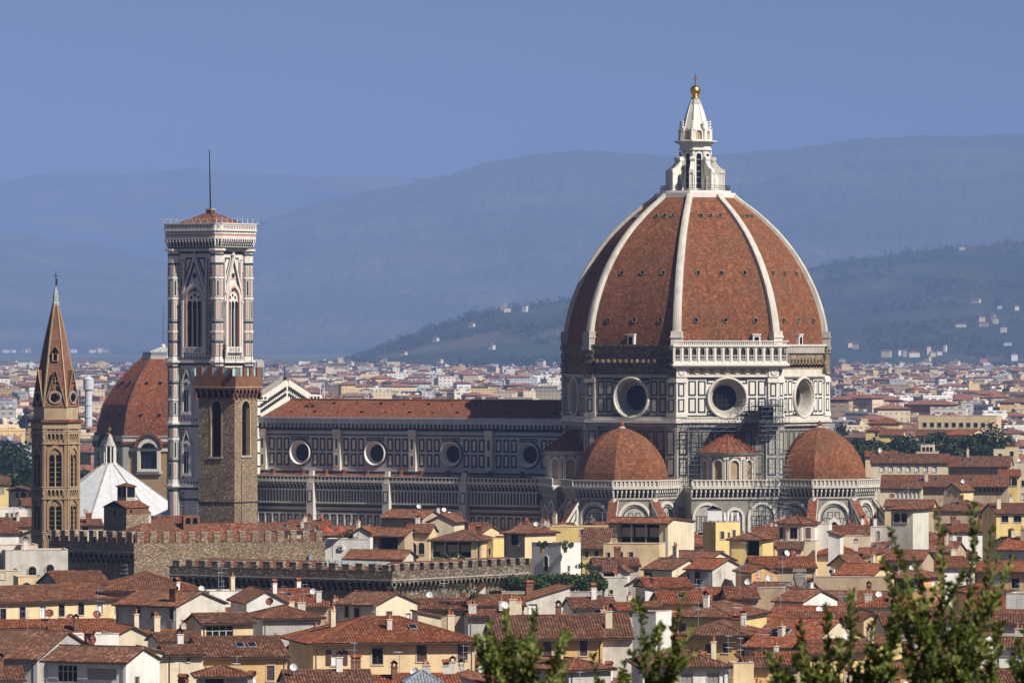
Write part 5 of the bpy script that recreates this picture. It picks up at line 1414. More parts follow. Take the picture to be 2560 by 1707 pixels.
def house(reg, xl, xr, ye, yr, ze, rot, kind='side', wall='cream', d=None, wz=(), ws=(), wauto=None, roof=None, dz=0, extras='', D=None, rd=.5, over=.55, seed=None, label=None, name='house', group=None, px=None, skip=False):
    """reg/xl/xr/ye/yr: where the front eave and the ridge stand in the photograph; ze: eave height; rot: turn of the front (+ to the right)"""
    if px: ex, ey = 0, 0; z_ = 1.0
    else: (ex, ey), z_ = REG[reg], ZK
    X0, X1, YE, YR = ex+xl*z_, ex+xr*z_, ey+ye*z_, ey+yr*z_
    if D is None: D = (CAMZ-ze)*F/(YE-HOR)
    else: ze = zat(YE, D)
    rg = random.Random(int(X0*7+YE*13) if seed is None else seed)
    k = D/F; r = rad(rot); w_ = (X1-X0)*k/math.cos(r); dep = (CAMZ-ze)/D
    rise = max(0.0, (YE-YR)*k); tp = TP*rg.uniform(.92, 1.1)
    if kind in ('side', 'hip', 'shed'):
        s0 = rise/(tp+dep*math.cos(r))
        if kind == 'side': d = d or s0/rd
        elif kind == 'shed': d = d or s0
        else: d = d or max(2*s0, 4)
    if kind == 'front': tp = rise/(w_/2); d = d or w_*1.3
    if kind == 'pyr': d = d or w_; tp = max(.2, rise/(max(w_, d)/2+.3))
    if kind == 'flat': d = d or w_*.9
    if kind in ('shedr', 'shedl'): tp = rise/w_; d = d or w_
    cx = ((X0+X1)/2-1280)*k
    cr, sr = math.cos(r), math.sin(r)
    for i in range(int(w_/4)+1):
        for j in range(int(d/4)+1):
            x, y = -w_/2+min(w_, i*4), min(d, j*4); FOOT.append((cx+x*cr-y*sr, D+x*sr+y*cr))
    if skip: return None
    o = put(name, None); o.location = (cx, D, 0); o.rotation_euler = (0, 0, r)
    W = WM_[wall]; T = ROOFS[roof if roof and (roof == 'lead' or rg.random() < .7) else rg.choice('aabbcc')]
    # walls with window openings
    front = [(*w, 'z') for w in wz]; wins = []
    for a, b_, c, e, st in wz:
        a, b_ = ex+a*z_, ex+b_*z_; c, e = ey+c*z_, ey+e*z_
        u = ((a+b_)/2-(X0+X1)/2)*k/math.cos(r); wins.append((u, ze-(e-YE)*k, (b_-a)*k/math.cos(r), (e-c)*k, st))
    if wauto is None and not wz: wauto = rg.choice(['dark', 'shut', 'shut', 'dark', 'shutw'])
    def auto(wd, st, lo=0):
        res = []
        if not st or wd < 3: return res
        n = max(1, int(wd/rg.uniform(2.9, 4.2)))
        for fl in range(3):
            for i in range(n):
                if rg.random() < .12: continue
                s2 = st if rg.random() < .75 else rg.choice(['dark', 'open', 'white', 'shut'])
                res.append((-wd/2+(i+.5)*wd/n+rg.uniform(-.1, .1), ze-2.35-fl*3.4, 1.0, 1.6 if fl else 1.45, s2))
        return res
    fw = wins if wz else auto(w_, wauto)
    sw = list(ws) if ws else (auto(d, wauto) if d > 5 and wauto != '' else [])
    m = MB(); wobs = []
    def facade(fr, u0, u1, v1, wl):
        m.wall(*fr)
        wl = [w for w in wl if w[4] != 'arch' and w[0]-w[2]/2 > u0+.1 and w[0]+w[2]/2 < u1-.1 and w[1]+w[3] < v1-.05 and w[1] > .3]
        us = sorted({u0, u1, *[round(w[0]-w[2]/2, 3) for w in wl], *[round(w[0]+w[2]/2, 3) for w in wl]})
        vs_ = sorted({0.0, v1, *[round(w[1], 3) for w in wl], *[round(w[1]+w[3], 3) for w in wl]})
        for a, b_ in zip(us, us[1:]):
            run = None
            for c, e in zip(vs_, vs_[1:]):
                cu, cv = (a+b_)/2, (c+e)/2
                hole = any(abs(cu-w[0]) < w[2]/2 and w[1] < cv < w[1]+w[3] for w in wl)
                if hole:
                    if run: m.rect(a, b_, run[0], run[1], 0, W); run = None
                else: run = (run[0], e) if run else (c, e)
            if run: m.rect(a, b_, run[0], run[1], 0, W)
        for u, v, ww, hh, st in wl:
            q = -2.4 if st == 'loggia' else -.2; a, b_ = u-ww/2, u+ww/2
            m.face([(a, v, 0), (a, v+hh, 0), (a, v+hh, q), (a, v, q)], W); m.face([(b_, v, 0), (b_, v+hh, 0), (b_, v+hh, q), (b_, v, q)], W)
            m.face([(a, v, 0), (b_, v, 0), (b_, v, q), (a, v, q)], W); m.face([(a, v+hh, 0), (b_, v+hh, 0), (b_, v+hh, q), (a, v+hh, q)], W)
    pi2 = math.pi/2; sides = [((0, 0, 0), -pi2), ((w_/2, d/2, 0), 0.0), ((0, d, 0), pi2), ((-w_/2, d/2, 0), math.pi)]
    lists = [fw, sw, [], [w for w in sw if rg.random() < .8]]
    for q, ((po, ph), wl) in enumerate(zip(sides, lists)):
        wd = w_ if q % 2 == 0 else d
        vis = q == 0 or (q == 1 and rot < 8) or (q == 3 and rot > -8)
        wl = wl if vis else []
        facade((po, ph), -wd/2, wd/2, ze, wl)
        for wn in wl:
            u, v, ww, hh, st = wn
            if abs(u)+ww/2 > wd/2-.1: continue
            if st == 'arch': hh = hh
            mo = put('window', window_mesh(st, ww, hh), o)
            fm = MB(); fm.wall(po, ph); mo.matrix_local = fm.T @ Matrix.Translation((u, v, 0.004))
            if st == 'open':
                for s_ in (-1, 1):
                    so_ = put('shutter', shutter_mesh(ww*.5, hh), mo); so_.matrix_local = Matrix.Translation((s_*(ww*.76), 0, 0))
    m.T = Matrix.Identity(4)
    R = MB(); ov = over; C = lambda poly: corrugate(R, poly, T)
    cap = lambda a, b_: R.tube([a, b_], .13, T, 6)
    if kind == 'flat':
        ph_ = max(.25, rise) if rise > .05 else .8
        m.box(-w_/2, w_/2, 0, .25, ze, ze+ph_, W); m.box(-w_/2, w_/2, d-.25, d, ze, ze+ph_, W); m.box(-w_/2, -w_/2+.25, .25, d-.25, ze, ze+ph_, W); m.box(w_/2-.25, w_/2, .25, d-.25, ze, ze+ph_, W)
        m.box(-w_/2-.06, w_/2+.06, -.06, .3, ze+ph_, ze+ph_+.08, TRIM); m.box(w_/2-.3, w_/2+.06, .3, d, ze+ph_, ze+ph_+.08, TRIM)
        R.box(-w_/2+.25, w_/2-.25, .25, d-.25, ze-.2, ze+.05, POT); rz = lambda x, y: ze+.05
    elif kind == 'side':
        yr_ = d*rd; zr = ze+yr_*tp; tb = (zr-ze)/(d-yr_)
        for s_ in (-1, 1): m.face([(s_*w_/2, 0, ze), (s_*w_/2, d, ze), (s_*w_/2, yr_, zr)], W)
        e = .3
        C([(-w_/2-e, -ov, ze-ov*tp+.05), (w_/2+e, -ov, ze-ov*tp+.05), (w_/2+e, yr_, zr+.05), (-w_/2-e, yr_, zr+.05)])
        C([(-w_/2-e, d+ov, ze-ov*tb+.05), (w_/2+e, d+ov, ze-ov*tb+.05), (w_/2+e, yr_, zr+.05), (-w_/2-e, yr_, zr+.05)])
        cap((-w_/2-e, yr_, zr+.1), (w_/2+e, yr_, zr+.1)); rz = lambda x, y: ze+(y*tp if y < yr_ else (d-y)*tb)
    elif kind == 'front':
        zr = ze+w_/2*tp
        for y in (0, d): m.face([(-w_/2, y, ze), (w_/2, y, ze), (0, y, zr)], W)
        for s_ in (-1, 1): C([(s_*(w_/2+ov), -.3, ze-ov*tp+.05), (s_*(w_/2+ov), d+.3, ze-ov*tp+.05), (0, d+.3, zr+.05), (0, -.3, zr+.05)])
        cap((0, -.3, zr+.1), (0, d+.3, zr+.1)); rz = lambda x, y: ze+(w_/2-abs(x))*tp
    elif kind in ('hip', 'pyr'):
        hd = min(w_, d)/2
        if kind == 'pyr': hx, hy = 0.0, 0.0
        elif w_ >= d: hx, hy = w_/2-hd, 0.0
        else: hx, hy = 0.0, d/2-hd
        zr = ze+hd*tp; a = ov; zl = ze-ov*tp+.05; zr += .05
        A, B_, Cc, Dd = (-w_/2-a, -a, zl), (w_/2+a, -a, zl), (w_/2+a, d+a, zl), (-w_/2-a, d+a, zl)
        r0, r1 = (-hx, d/2-hy, zr), (hx, d/2+hy, zr)
        if hy == 0:
            top = [r1, r0] if hx > .01 else [r0]
            C([A, B_]+top); C([Cc, Dd]+([r0, r1] if hx > .01 else [r0])); C([B_, Cc, r1]); C([Dd, A, r0])
        else:
            C([A, B_, r0]); C([Cc, Dd, r1]); C([B_, Cc, r1, r0]); C([Dd, A, r0, r1])
        up = lambda p: (p[0], p[1], p[2]+.05)
        for c_, q in ((A, r0), (B_, r1 if hy == 0 else r0), (Cc, r1), (Dd, r0 if hy == 0 else r1)): cap(up(c_), up(q))
        if hx > .01 or hy > .01: cap(up(r0), up(r1))
        rz = lambda x, y: ze+tp*max(0, min(hd, w_/2-abs(x), y, d-y))
    elif kind == 'shed':
        zr = ze+d*tp
        for s_ in (-1, 1): m.face([(s_*w_/2, 0, ze), (s_*w_/2, d, ze), (s_*w_/2, d, zr)], W)
        m.face([(-w_/2, d, ze), (w_/2, d, ze), (w_/2, d, zr), (-w_/2, d, zr)], W)
        C([(-w_/2-.3, -ov, ze-ov*tp+.05), (w_/2+.3, -ov, ze-ov*tp+.05), (w_/2+.3, d+.2, zr+.2*tp+.05), (-w_/2-.3, d+.2, zr+.2*tp+.05)]); rz = lambda x, y: ze+y*tp
    else:
        s_ = 1 if kind == 'shedr' else -1; zr = ze+rise
        for y in (0, d): m.face([(-s_*w_/2, y, ze), (s_*w_/2, y, ze), (s_*w_/2, y, zr)], W)
        m.face([(s_*w_/2, 0, ze), (s_*w_/2, d, ze), (s_*w_/2, d, zr), (s_*w_/2, 0, zr)], W)
        C([(-s_*(w_/2+.3), -.25, ze-.3*tp+.05), (-s_*(w_/2+.3), d+.25, ze-.3*tp+.05), (s_*(w_/2+.2), d+.25, zr+.2*tp+.05), (s_*(w_/2+.2), -.25, zr+.2*tp+.05)]); rz = lambda x, y: ze+(x*s_+w_/2)*tp
    if kind in ('side', 'hip', 'shed', 'pyr') and D < 1100:
        g_ = MB(); zg = ze-ov*tp-.06; g_.tube([(-w_/2-.3, -ov-.07, zg), (w_/2+.3, -ov-.07, zg)], .075, WOODD, 5)  # dark gutter tube, also drawing the eave's shadow line in its colour
        for s_ in ((-1,) if w_ < 8 else (-1, 1)):
            u = s_*(w_/2-.35); g_.tube([(u, -ov-.07, zg), (u, -.09, zg-.6), (u, -.09, max(0, ze-9))], .055, LEAD if rg.random() < .5 else WOODD, 5)
        g_.build('gutter', o)
    m.build('wall', o)
    R.build('roof', o)
    # roof furniture
    n = extras if extras else 'c'*rg.choice([0, 1, 2, 2])+'a'*rg.choice([0, 1, 1, 2])+'d'*rg.choice([0, 0, 1])+'k'*rg.choice([0, 0, 1])
    for ch in n:
        if ch == '-': continue
        x, y = rg.uniform(-.42, .42)*w_, rg.uniform(.12, .8)*d; z = rz(x, y)
        if ch == 'c': q = put('chimney', chimney_mesh(rg.randrange(4)), o); q.location = (x, y, z); q.rotation_euler = (0, 0, rg.choice([0, pi2]))
        if ch == 'a': q = put('antenna', antenna_mesh(rg.randrange(3)), o); q.location = (x, y, z); q.rotation_euler = (0, 0, rg.uniform(0, 6))
        if ch == 'd': q = put('satellite_dish', dish_mesh(rg.randrange(3)), o); q.location = (x, y, z); q.rotation_euler = (0, 0, -r+rg.uniform(-.5, .6))
        if ch == 'k' and kind in ('side', 'hip', 'shed'): y = .25*d; q = put('skylight', skylight_mesh(), o); q.location = (x*.7, y, rz(x*.7, y)+.1); q.rotation_euler = (math.atan(tp), 0, 0)
        if ch == 'x': q = put('air_conditioner', airco_mesh(), o); q.location = (x, -.02, ze-1.6)
    HOUSES.append((o, (X0+X1)/2, YE, D, dict(wall=wall, kind=kind, w=w_, d=d, label=label, rot=rot)))
    if group: o['group'] = group
    return o
H = house
# --- lower left
H('R3', -250, 1010, 850, 735, 20, 42, 'side', 'cream', d=11, roof='a', wz=[(27, 75, 910, 1018, 'dark'), (183, 231, 903, 1010, 'dark'), (345, 393, 897, 1003, 'white'), (498, 546, 890, 997, 'dark'), (657, 705, 884, 990, 'dark'), (808, 856, 878, 984, 'white'), (960, 1000, 872, 978, 'dark')], extras='a', label='long cream house with a row of small brown windows under a straight eave')
H('R3', 880, 1730, 762, 592, 21, 8, 'hip', 'tan', roof='a', extras='a', wauto='', label='house with the broad red hipped roof just below the lower battlements')
H('R3', 520, 945, 716, 608, 21.6, 20, 'side', 'grey', roof='a', extras='-', wauto='')
H('R3', 990, 1535, 888, 772, 20.5, -33, 'side', 'white_old', roof='a', wz=[(1170, 1215, 890+8, 1000, 'dark'), (1475, 1515, 900, 1006, 'dark'), (1305, 1335, 955, 1005, 'dark')], ws=[], extras='ccd', label='house with a shaded grey front, a bright white side wall and dark tall windows')
H('R3', 1815, 2150, 788, 770, 20, 20, 'flat', 'white', d=6, wz=[(2025, 2070, 885, 950, 'dark')], extras='caa', label='white walled block with stepped parapet and one small dark doorway')
H('R5', -80, 255, 858, 765, 20, 14, 'front', 'white', d=11, roof='a', wauto='', extras='-', label='blank whitewashed gable beside the dark battlement wall')
H('R3', 1745, 2185, 1040, 957, 21.5, 22, 'side', 'cream', d=5.5, roof='b', wz=[(1787, 2015, 1068, 1190, 'wide')], extras='-', over=.45, label='cream roof room with a wide three-part window and a white cloth inside')
H('R3', 1760, 2480, 1332, 1168, 19, 14, 'side', 'ochre', roof='b', wz=[(2302, 2372, 1415, 1545, 'shut')], extras='kk', label='ochre house with one closed brown shutter below a brown tiled roof')
H('R3', 1440, 1752, 1312, 1272, 19.6, 16, 'side', 'cream_pale', d=5, roof='b', wz=[(1618, 1642, 1345, 1380, 'dark')], extras='c')
H('R3', 1275, 1440, 1300, 1262, 19.8, 16, 'shedl', 'cream_pale', d=5, roof='b', wz=[], wauto='', extras='-')
H('R3', 370, 1100, 1372, 1250, 19.5, -24, 'side', 'white', d=8, roof='b', wz=[(490, 665, 1412, 1560, 'wide'), (755, 1015, 1438, 1535, 'blind')], ws=[(-1.4, 15.3, 1.0, 2.4, 'shut')], extras='cd', label='white cottage with a pantiled roof, a wide dark window and a grey roller blind')
H('R3', 552, 1020, 1165, 1150, 20.6, 25, 'flat', 'white', d=5, wauto='', extras='-', label='plain bright white boxy attic without windows')
H('R3', 1000, 1290, 1150, 1076, 20, 20, 'front', 'cream_pale', d=6, wauto='', extras='c')
H('R3', -300, 330, 1345, 1115, 19, -20, 'side', 'grey', roof='b', wauto='shut', extras='a', label='house under a large brown tiled roof cut off by the left edge')
H('R3', 450, 1030, 1150, 1068, 19.6, 10, 'side', 'cream_pale', roof='c', wauto='', extras='dc')
H('R3', -200, 980, 1080, 1024, 18, 14, 'side', 'grey', roof='b', wauto='', extras='add', label='low house with a long thin tiled roof under the row of small brown windows')
H('R3', -120, 200, 1528, 1432, 18.6, 12, 'side', 'white', roof='b', wauto='', extras='c')
H('R3', 1375, 1735, 1198, 1115, 20.4, 18, 'side', 'grey', d=5, roof='b', wauto='', extras='-')
H('R3', 1720, 2140, 1500, 1420, 19.6, 6, 'pyr', 'grey', roof='a', wz=[(1775, 1935, 1515, 1600, 'dark')], extras='-', label='little roof lantern under a four-sided tiled cap at the bottom edge')
H('R3', 50, 585, 432, 425, 22, 8, 'flat', 'white_old', d=9, wz=[(103, 163, 572, 640, 'arch'), (248, 312, 560, 640, 'arch'), (398, 465, 542, 640, 'arch')], extras='c', label='rain-streaked grey white wall with three arched windows beneath the battlements')
H('R3', -80, 325, 388, 380, 22.6, 10, 'flat', 'white_old', d=8, wauto='', extras='-')
H('R3', -40, 160, 612, 600, 19.5, 4, 'flat', 'cream_pale', d=6, wz=[(8, 45, 612, 668, 'dark')], extras='-')
H('R3', 160, 382, 660, 650, 19.2, 12, 'flat', 'cream', d=6, wz=[(188, 272, 696, 760, 'arch'), (304, 380, 690, 760, 'arch')], extras='-', label='cream wall with two green glazed arches')
H('R3', 490, 645, 640, 598, 20.5, 15, 'side', 'white_old', d=4, roof='b', wauto='', extras='-')
H('R2', -60, 160, 1008, 932, 19, 14, 'side', 'white', roof='a', wauto='', extras='a', label='white wall house with a scaffold frame at the far edge of the old town')
H('R2', 30, 310, 948, 880, 19.5, 10, 'side', 'cream', roof='a', extras='ca')
H('R2', 160, 330, 1030, 965, 19, -20, 'shedr', 'white_old', d=7, roof='a', wauto='', extras='-')
H('R2', -80, 215, 818, 800, 20, 10, 'flat', 'white', d=10, wz=[(50, 75, 838, 880, 'shut'), (90, 112, 836, 878, 'shut'), (132, 152, 834, 874, 'shut')], extras='-', label='white house with a roof terrace and three small shuttered windows')
H('R2', 200, 330, 770, 730, 20.5, 10, 'side', 'cream_pale', d=8, roof='a', extras='-')
H('R2', 100, 305, 640, 598, 21, 8, 'hip', 'cream', d=12, roof='b', wz=[(135, 162, 655, 702, 'arch'), (180, 224, 655, 702, 'arch'), (245, 277, 655, 702, 'arch')], extras='-', label='yellow belvedere with arched openings left of the brick spire tower')
H('R2', -60, 90, 588, 545, 20, 12, 'side', 'yellow', d=11, roof='b', extras='a')
H('R2', 690, 880, 942, 905, 21, 10, 'side', 'cream_pale', d=6, roof='a', wz=[(715, 765, 955, 985, 'dark')], extras='c', label='small roofed hut between the spire tower and the squat brick tower')
H('R2', 672, 770, 885, 872, 19, 0, 'flat', 'cream_pale', d=9, wauto='', extras='c')
H('R2', 1260, 1480, 960, 915, 19.5, 0, 'side', 'tan', d=9, roof='a', wauto='', extras='c')
# --- lower middle
H('R5', 60, 560, 998, 872, 19, 12, 'hip', 'grey', roof='a', wauto='', extras='cd')
H('R5', 680, 1040, 880, 798, 20.5, -38, 'side', 'cream_pale', d=8.6, roof='a', wz=[(765, 800, 903, 1000, 'dark'), (850, 895, 915, 1000, 'dark')], ws=[(-1.6, 17.2, 1.2, 2.3, 'shut'), (2.4, 17.4, .9, 1.7, 'white')], extras='-', label='pale gabled house with a brown door in its sunlit gable')
H('R5', 500, 1890, 1196, 1008, 20, 13, 'hip', 'cream', roof='b', d=15, over=1.0, wz=[(655, 748, 1268, 1405, 'open'), (1005, 1098, 1258, 1402, 'shutd'), (1388, 1474, 1240, 1382, 'shut'), (1742, 1826, 1232, 1374, 'shut')], ws=[], extras='ccck', label='long cream house with one window open between brown shutters, under a wide brown roof')
H('R6', -60, 855, 1166, 985, 20, 6, 'side', 'ochre', roof='b', over=.9, wz=[(655, 720, 1195, 1330, 'shut'), (340, 410, 1205, 1340, 'shut'), (40, 110, 1210, 1350, 'shut')], extras='ccc', label='ochre house with a broad brown roof behind the leafy branches')
H('R6', 760, 1110, 1170, 970, 19.8, 4, 'side', 'white_old', roof='b', wauto='', extras='cc')
H('R5', 275, 1005, 1578, 1460, 18, 8, 'side', 'white_old', roof='b', wauto='', extras='ccda')
H('R5', 1330, 1575, 1545, 1420, 18.5, 6, 'pyr', 'grey', roof='lead', d=4.6, wauto='', extras='-', label='small grey lead pyramid roof at the bottom edge')
H('R5', 1060, 1760, 1592, 1505, 17.6, 8, 'side', 'white_old', roof='a', wauto='', extras='ca')
H('R5', 1900, 2320, 890, 808, 19.5, 8, 'side', 'grey', roof='a', wz=[(1905, 2300, 905, 952, 'loggia')], extras='-')
H('R5', 1835, 2300, 980, 938, 20, 8, 'side', 'grey', roof='a', wauto='', extras='ccd')
H('R5', 1410, 1840, 918, 838, 19, 8, 'side', 'tan', roof='b', wauto='', extras='aad')
H('R5', 1400, 1600, 992, 950, 19.4, 12, 'shedl', 'cream_pale', d=4, roof='b', wauto='', extras='-')
H('R5', 1830, 1985, 860, 715, 19.6, 5, 'shedr', 'white', d=5, roof='b', wauto='', extras='c', label='white wedge-shaped gable with a steep tiled slope below the battlement corner')
H('R5', 420, 620, 900, 868, 18.5, 0, 'side', 'tan', wauto='', extras='c')
H('R5', 1010, 1285, 292, 225, 22, -20, 'side', 'tan', d=7, roof='a', wz=[(1050, 1225, 300, 440, 'loggia')], extras='-', label='open roof loggia on posts left of the arched yellow house')
H('R5', 1285, 1500, 262, 205, 22.5, -10, 'side', 'cream', d=7, roof='a', wz=[(1322, 1388, 350, 452, 'arch'), (1408, 1456, 350, 452, 'arch')], extras='c', label='yellow house with two dark arches high in its wall')
H('R5', 1510, 1950, 330, 238, 22, -12, 'hip', 'cream', roof='b', wz=[(1518, 1860, 347, 482, 'loggia')], extras='c', label='house with a hipped roof over a wide dark planted terrace')
H('R6', 0, 180, 266, 196, 23.7, -40, 'pyr', 'cream', d=8, roof='a', D=975, wz=[(62, 124, 276, 372, 'dark')], ws=[(-1.5, 20, 1.2, 1.8, 'white'), (1.6, 20, 1.2, 1.8, 'white')], extras='-', label='cream tower house with a tiled cap at the end of the lower battlements')
H('R5', 760, 1270, 490, 420, 19, -15, 'side', 'white_old', roof='a', wauto='', extras='-')
H('R5', 575, 960, 336, 325, 20.5, -8, 'flat', 'white', d=8, wz=[(715, 745, 382, 410, 'dark')], extras='xk')
H('R5', 840, 985, 262, 220, 22, -12, 'front', 'white', d=5, roof='a', wz=[(845, 885, 250, 300, 'dark')], extras='-')
H('R5', 1085, 1440, 134, 95, 24, -25, 'side', 'tan', d=8, roof='a', wauto='', extras='d')
H('R5', 1490, 1715, 168, 112, 24, -14, 'front', 'cream_pale', d=7, roof='a', wz=[(1520, 1558, 210, 270, 'white')], extras='d', label='cream gable with one tall pale window against the shaded nave')
H('R5', 2060, 2180, 355, 335, 21, -10, 'side', 'tan', d=6, roof='a', wauto='', extras='-')
H('R5', 1940, 2050, 345, 320, 21.6, -30, 'flat', 'yellow', d=6, wz=[(2010, 2030, 402, 455, 'dark')], D=992, extras='-')
# --- right of the middle
H('R6', 240, 490, 368, 360, 22.9, -35, 'flat', 'white', d=5.6, D=940, wz=[(350, 382, 472, 595, 'arch')], ws=[(-.6, 18.6, .5, .9, 'dark')], extras='-', label='tall plain white tower block with a planted flat roof')
H('R6', 905, 1415, 178, 146, 25, -25, 'side', 'cream_pale', d=11, rd=.2, roof='a', wz=[(975, 1340, 192, 360, 'loggia')], ws=[], extras='-', label='pale house with a big three-bay open loggia below the tribune dome')
H('R6', 860, 1340, 376, 366, 22, -10, 'flat', 'cream', d=7, wz=[(892, 918, 436, 486, 'dark'), (992, 1028, 434, 482, 'shut'), (1080, 1116, 434, 482, 'shut')], extras='-')
H('R6', 1720, 1828, 190, 176, 24, -50, 'flat', 'yellow', d=5.6, D=1013, wz=[], wauto='', ws=[(-1.3, 21.4, .9, 1.3, 'shut'), (.2, 21.6, .5, .9, 'shut'), (1.4, 21.4, .7, 1.5, 'shut'), (-1.3, 18.2, .9, 1.2, 'shut')], extras='-', label='narrow bright yellow tower house carrying white water tanks')
H('R6', 1950, 2235, 322, 268, 22, -14, 'hip', 'yellow', d=9, roof='a', wz=[(2090, 2206, 332, 466, 'loggia')], ws=[(.5, 15, 1.8, 3.4, 'loggia')], extras='-', label='yellow house with tall dark openings under a low hipped roof')
H('R6', 1390, 1730, 510, 388, 20, -35, 'side', 'cream_pale', d=9, roof='a', wauto='', extras='-', ws=[(2.6, 15.5, .8, 1.6, 'shutg')], label='pale gabled house with a bright red slope and a round chimney pipe')
H('R6', 1210, 1450, 578, 480, 19, -38, 'side', 'cream_pale', d=9, roof='a', wz=[(1220, 1280, 610, 690, 'dark')], ws=[(2.0, 14, .8, 2.6, 'white')], extras='c')
H('R6', 1575, 1800, 575, 520, 19.2, -35, 'side', 'white_old', d=8.8, roof='a', wz=[(1648, 1697, 600, 716, 'dark'), (1585, 1604, 618, 700, 'dark')], ws=[(-.8, 14.6, .9, 2.6, 'white')], extras='-', label='grey house with a white shuttered window in its broad gable')
H('R6', 780, 1170, 548, 490, 19, 6, 'side', 'grey', roof='b', wauto='', extras='c')
H('R6', 660, 890, 400, 300, 21, -6, 'shed', 'yellow', d=9, roof='b', wz=[(700, 730, 430, 480, 'shut'), (785, 815, 425, 470, 'dark')], extras='-')
H('R6', 395, 900, 228, 215, 23.6, -4, 'flat', 'yellow', d=8, wz=[(660, 720, 238, 285, 'shut')], extras='-')
H('R6', 2140, 2360, 602, 553, 19, 14, 'front', 'orange', d=9, roof='a', wz=[(2203, 2222, 595, 652, 'shut')], extras='a', label='small bright orange gable with one slit window')
H('R6', 958, 1052, 592, 560, 20, -12, 'front', 'white', d=3.6, roof='b', wauto='', extras='-', label='thin white tower with a pointed top above the roof garden')
H('R6', 868, 1068, 672, 664, 19, 4, 'flat', 'white_old', d=6, wz=[(912, 942, 760, 795, 'dark')], extras='d')
H('R6', 862, 962, 600, 570, 19.8, 0, 'shed', 'grey', d=4, roof='b', wz=[(872, 955, 605, 668, 'loggia')], extras='-')
H('R6', 1072, 1216, 712, 664, 18.8, -14, 'front', 'white_old', d=8, roof='a', wz=[(1076, 1098, 738, 768, 'shut')], extras='-', label='stained grey gable next to the thin white tower')
H('R6', 1220, 1395, 772, 740, 18.6, 10, 'shedl', 'white', d=6, roof='a', wz=[(1220, 1255, 815, 858, 'dark')], extras='d')
H('R6', 1230, 1620, 735, 690, 18.8, 12, 'side', 'orange', roof='a', d=7, wauto='', extras='-')
H('R6', -20, 850, 792, 786, 17.6, 0, 'flat', 'grey', d=9, wauto='', extras='dd', label='low terrace block carrying a dense roof garden')
H('R6', 175, 572, 850, 735, 19, 18, 'shedr', 'white_old', d=6, roof='a', wz=[(215, 285, 880, 975, 'white')], extras='c', label='stained grey wall under a slanting tiled edge, with a bright white window')
H('R6', 590, 972, 912, 832, 19, 10, 'side', 'white', roof='b', wz=[(792, 845, 925, 972, 'dark')], extras='xc', label='low white house with an air conditioner box under its brown roof')
H('R6', 985, 1145, 932, 875, 18.8, 14, 'side', 'grey', wauto='', extras='-')
H('R6', 1200, 1350, 905, 868, 19, 8, 'side', 'ochre', roof='a', wauto='', extras='-')
H('R6', 1350, 1792, 872, 780, 18.5, 8, 'side', 'orange', roof='c', wauto='', extras='k')
H('R6', 1400, 1962, 990, 840, 19.5, -18, 'hip', 'yellow', roof='a', d=17, wauto='shut', extras='c', ws=[(3, 14, 1, 1.6, 'dark'), (-5, 14, 1, 1.6, 'dark')], label='yellow house with a large hipped roof and a sunny flank facing right')
H('R6', 1930, 2200, 826, 742, 18.5, 5, 'side', 'tan', roof='a', wauto='', extras='ad')
H('R6', 2190, 2420, 800, 742, 18.8, -5, 'flat', 'tan', wauto='', extras='a')
H('R6', 1540, 2060, 1140, 1030, 20, -10, 'hip', 'ochre', roof='b', d=13, wz=[(1890, 1938, 1222, 1302, 'shut'), (1740, 1790, 1230, 1310, 'shut')], extras='ccaa', over=.9, label='ochre house with quoined corner and deep eaves behind the leafy shoots')
H('R6', 1200, 1932, 1418, 1212, 19, 4, 'hip', 'white', roof='b', wz=[(1530, 1632, 1478, 1600, 'shutw'), (1757, 1862, 1478, 1600, 'shutw'), (1300, 1400, 1478, 1600, 'shutw')], extras='cc', label='white house with grey shutters under a brown hipped roof at the bottom')
H('R6', 560, 925, 1440, 1240, 18.6, 35, 'hip', 'grey', roof='a', wauto='', extras='c')
H('R6', 985, 1112, 1096, 1088, 20.2, 0, 'flat', 'white_old', d=4, wauto='', extras='-')
H('R6', 1112, 1312, 965, 955, 21.5, -30, 'flat', 'white', d=4, wauto='', extras='-', D=728, label='white walled roof terrace screen with a grey metal flue')
H('R6', 2120, 2460, 1250, 1120, 18.5, 8, 'side', 'tan', roof='c', wauto='', extras='a')
H('R6', 1985, 2160, 1412, 1404, 18.5, 5, 'flat', 'cream', d=5, wauto='', extras='-')
H('R6', 2090, 2300, 1430, 1350, 18.2, 5, 'side', 'ochre', wauto='', extras='-')
# --- far right
m = None
H('R7', 540, 665, 205, 196, 24, -8, 'flat', 'white', d=6, D=1015, wauto='', extras='-')
H('R7', 660, 760, 290, 262, 22.5, -10, 'shedl', 'white', d=5, roof='a', wauto='', extras='-')
H('R7', 225, 545, 352, 345, 22, -8, 'flat', 'cream_pale', d=8, D=1006, wauto='', extras='-')
H('R7', 225, 430, 405, 398, 21, -6, 'shed', 'cream', d=3, roof='b', wz=[(262, 352, 430, 480, 'dark')], extras='x')
H('R7', 1025, 1200, 230, 222, 23, -5, 'flat', 'white_old', d=6, wz=[(1078, 1105, 255, 318, 'shutw')], extras='-')
H('R7', 765, 1025, 308, 300, 21.5, -6, 'flat', 'cream_pale', d=5, wauto='', extras='-')
H('R7', 1205, 1388, 62, 8, 27, -25, 'pyr', 'white_old', roof='a', d=7.4, wz=[(1232, 1282, 95, 178, 'arch'), (1294, 1342, 95, 178, 'arch')], ws=[], extras='-', label='stained tower house with twin arched openings right of the east tribune')
H('R7', 520, 932, 450, 348, 19, -5, 'hip', 'cream', roof='a', wauto='', extras='cc')
H('R7', 890, 1250, 462, 325, 18.6, -20, 'side', 'cream_pale', roof='a', wauto='', extras='kka')
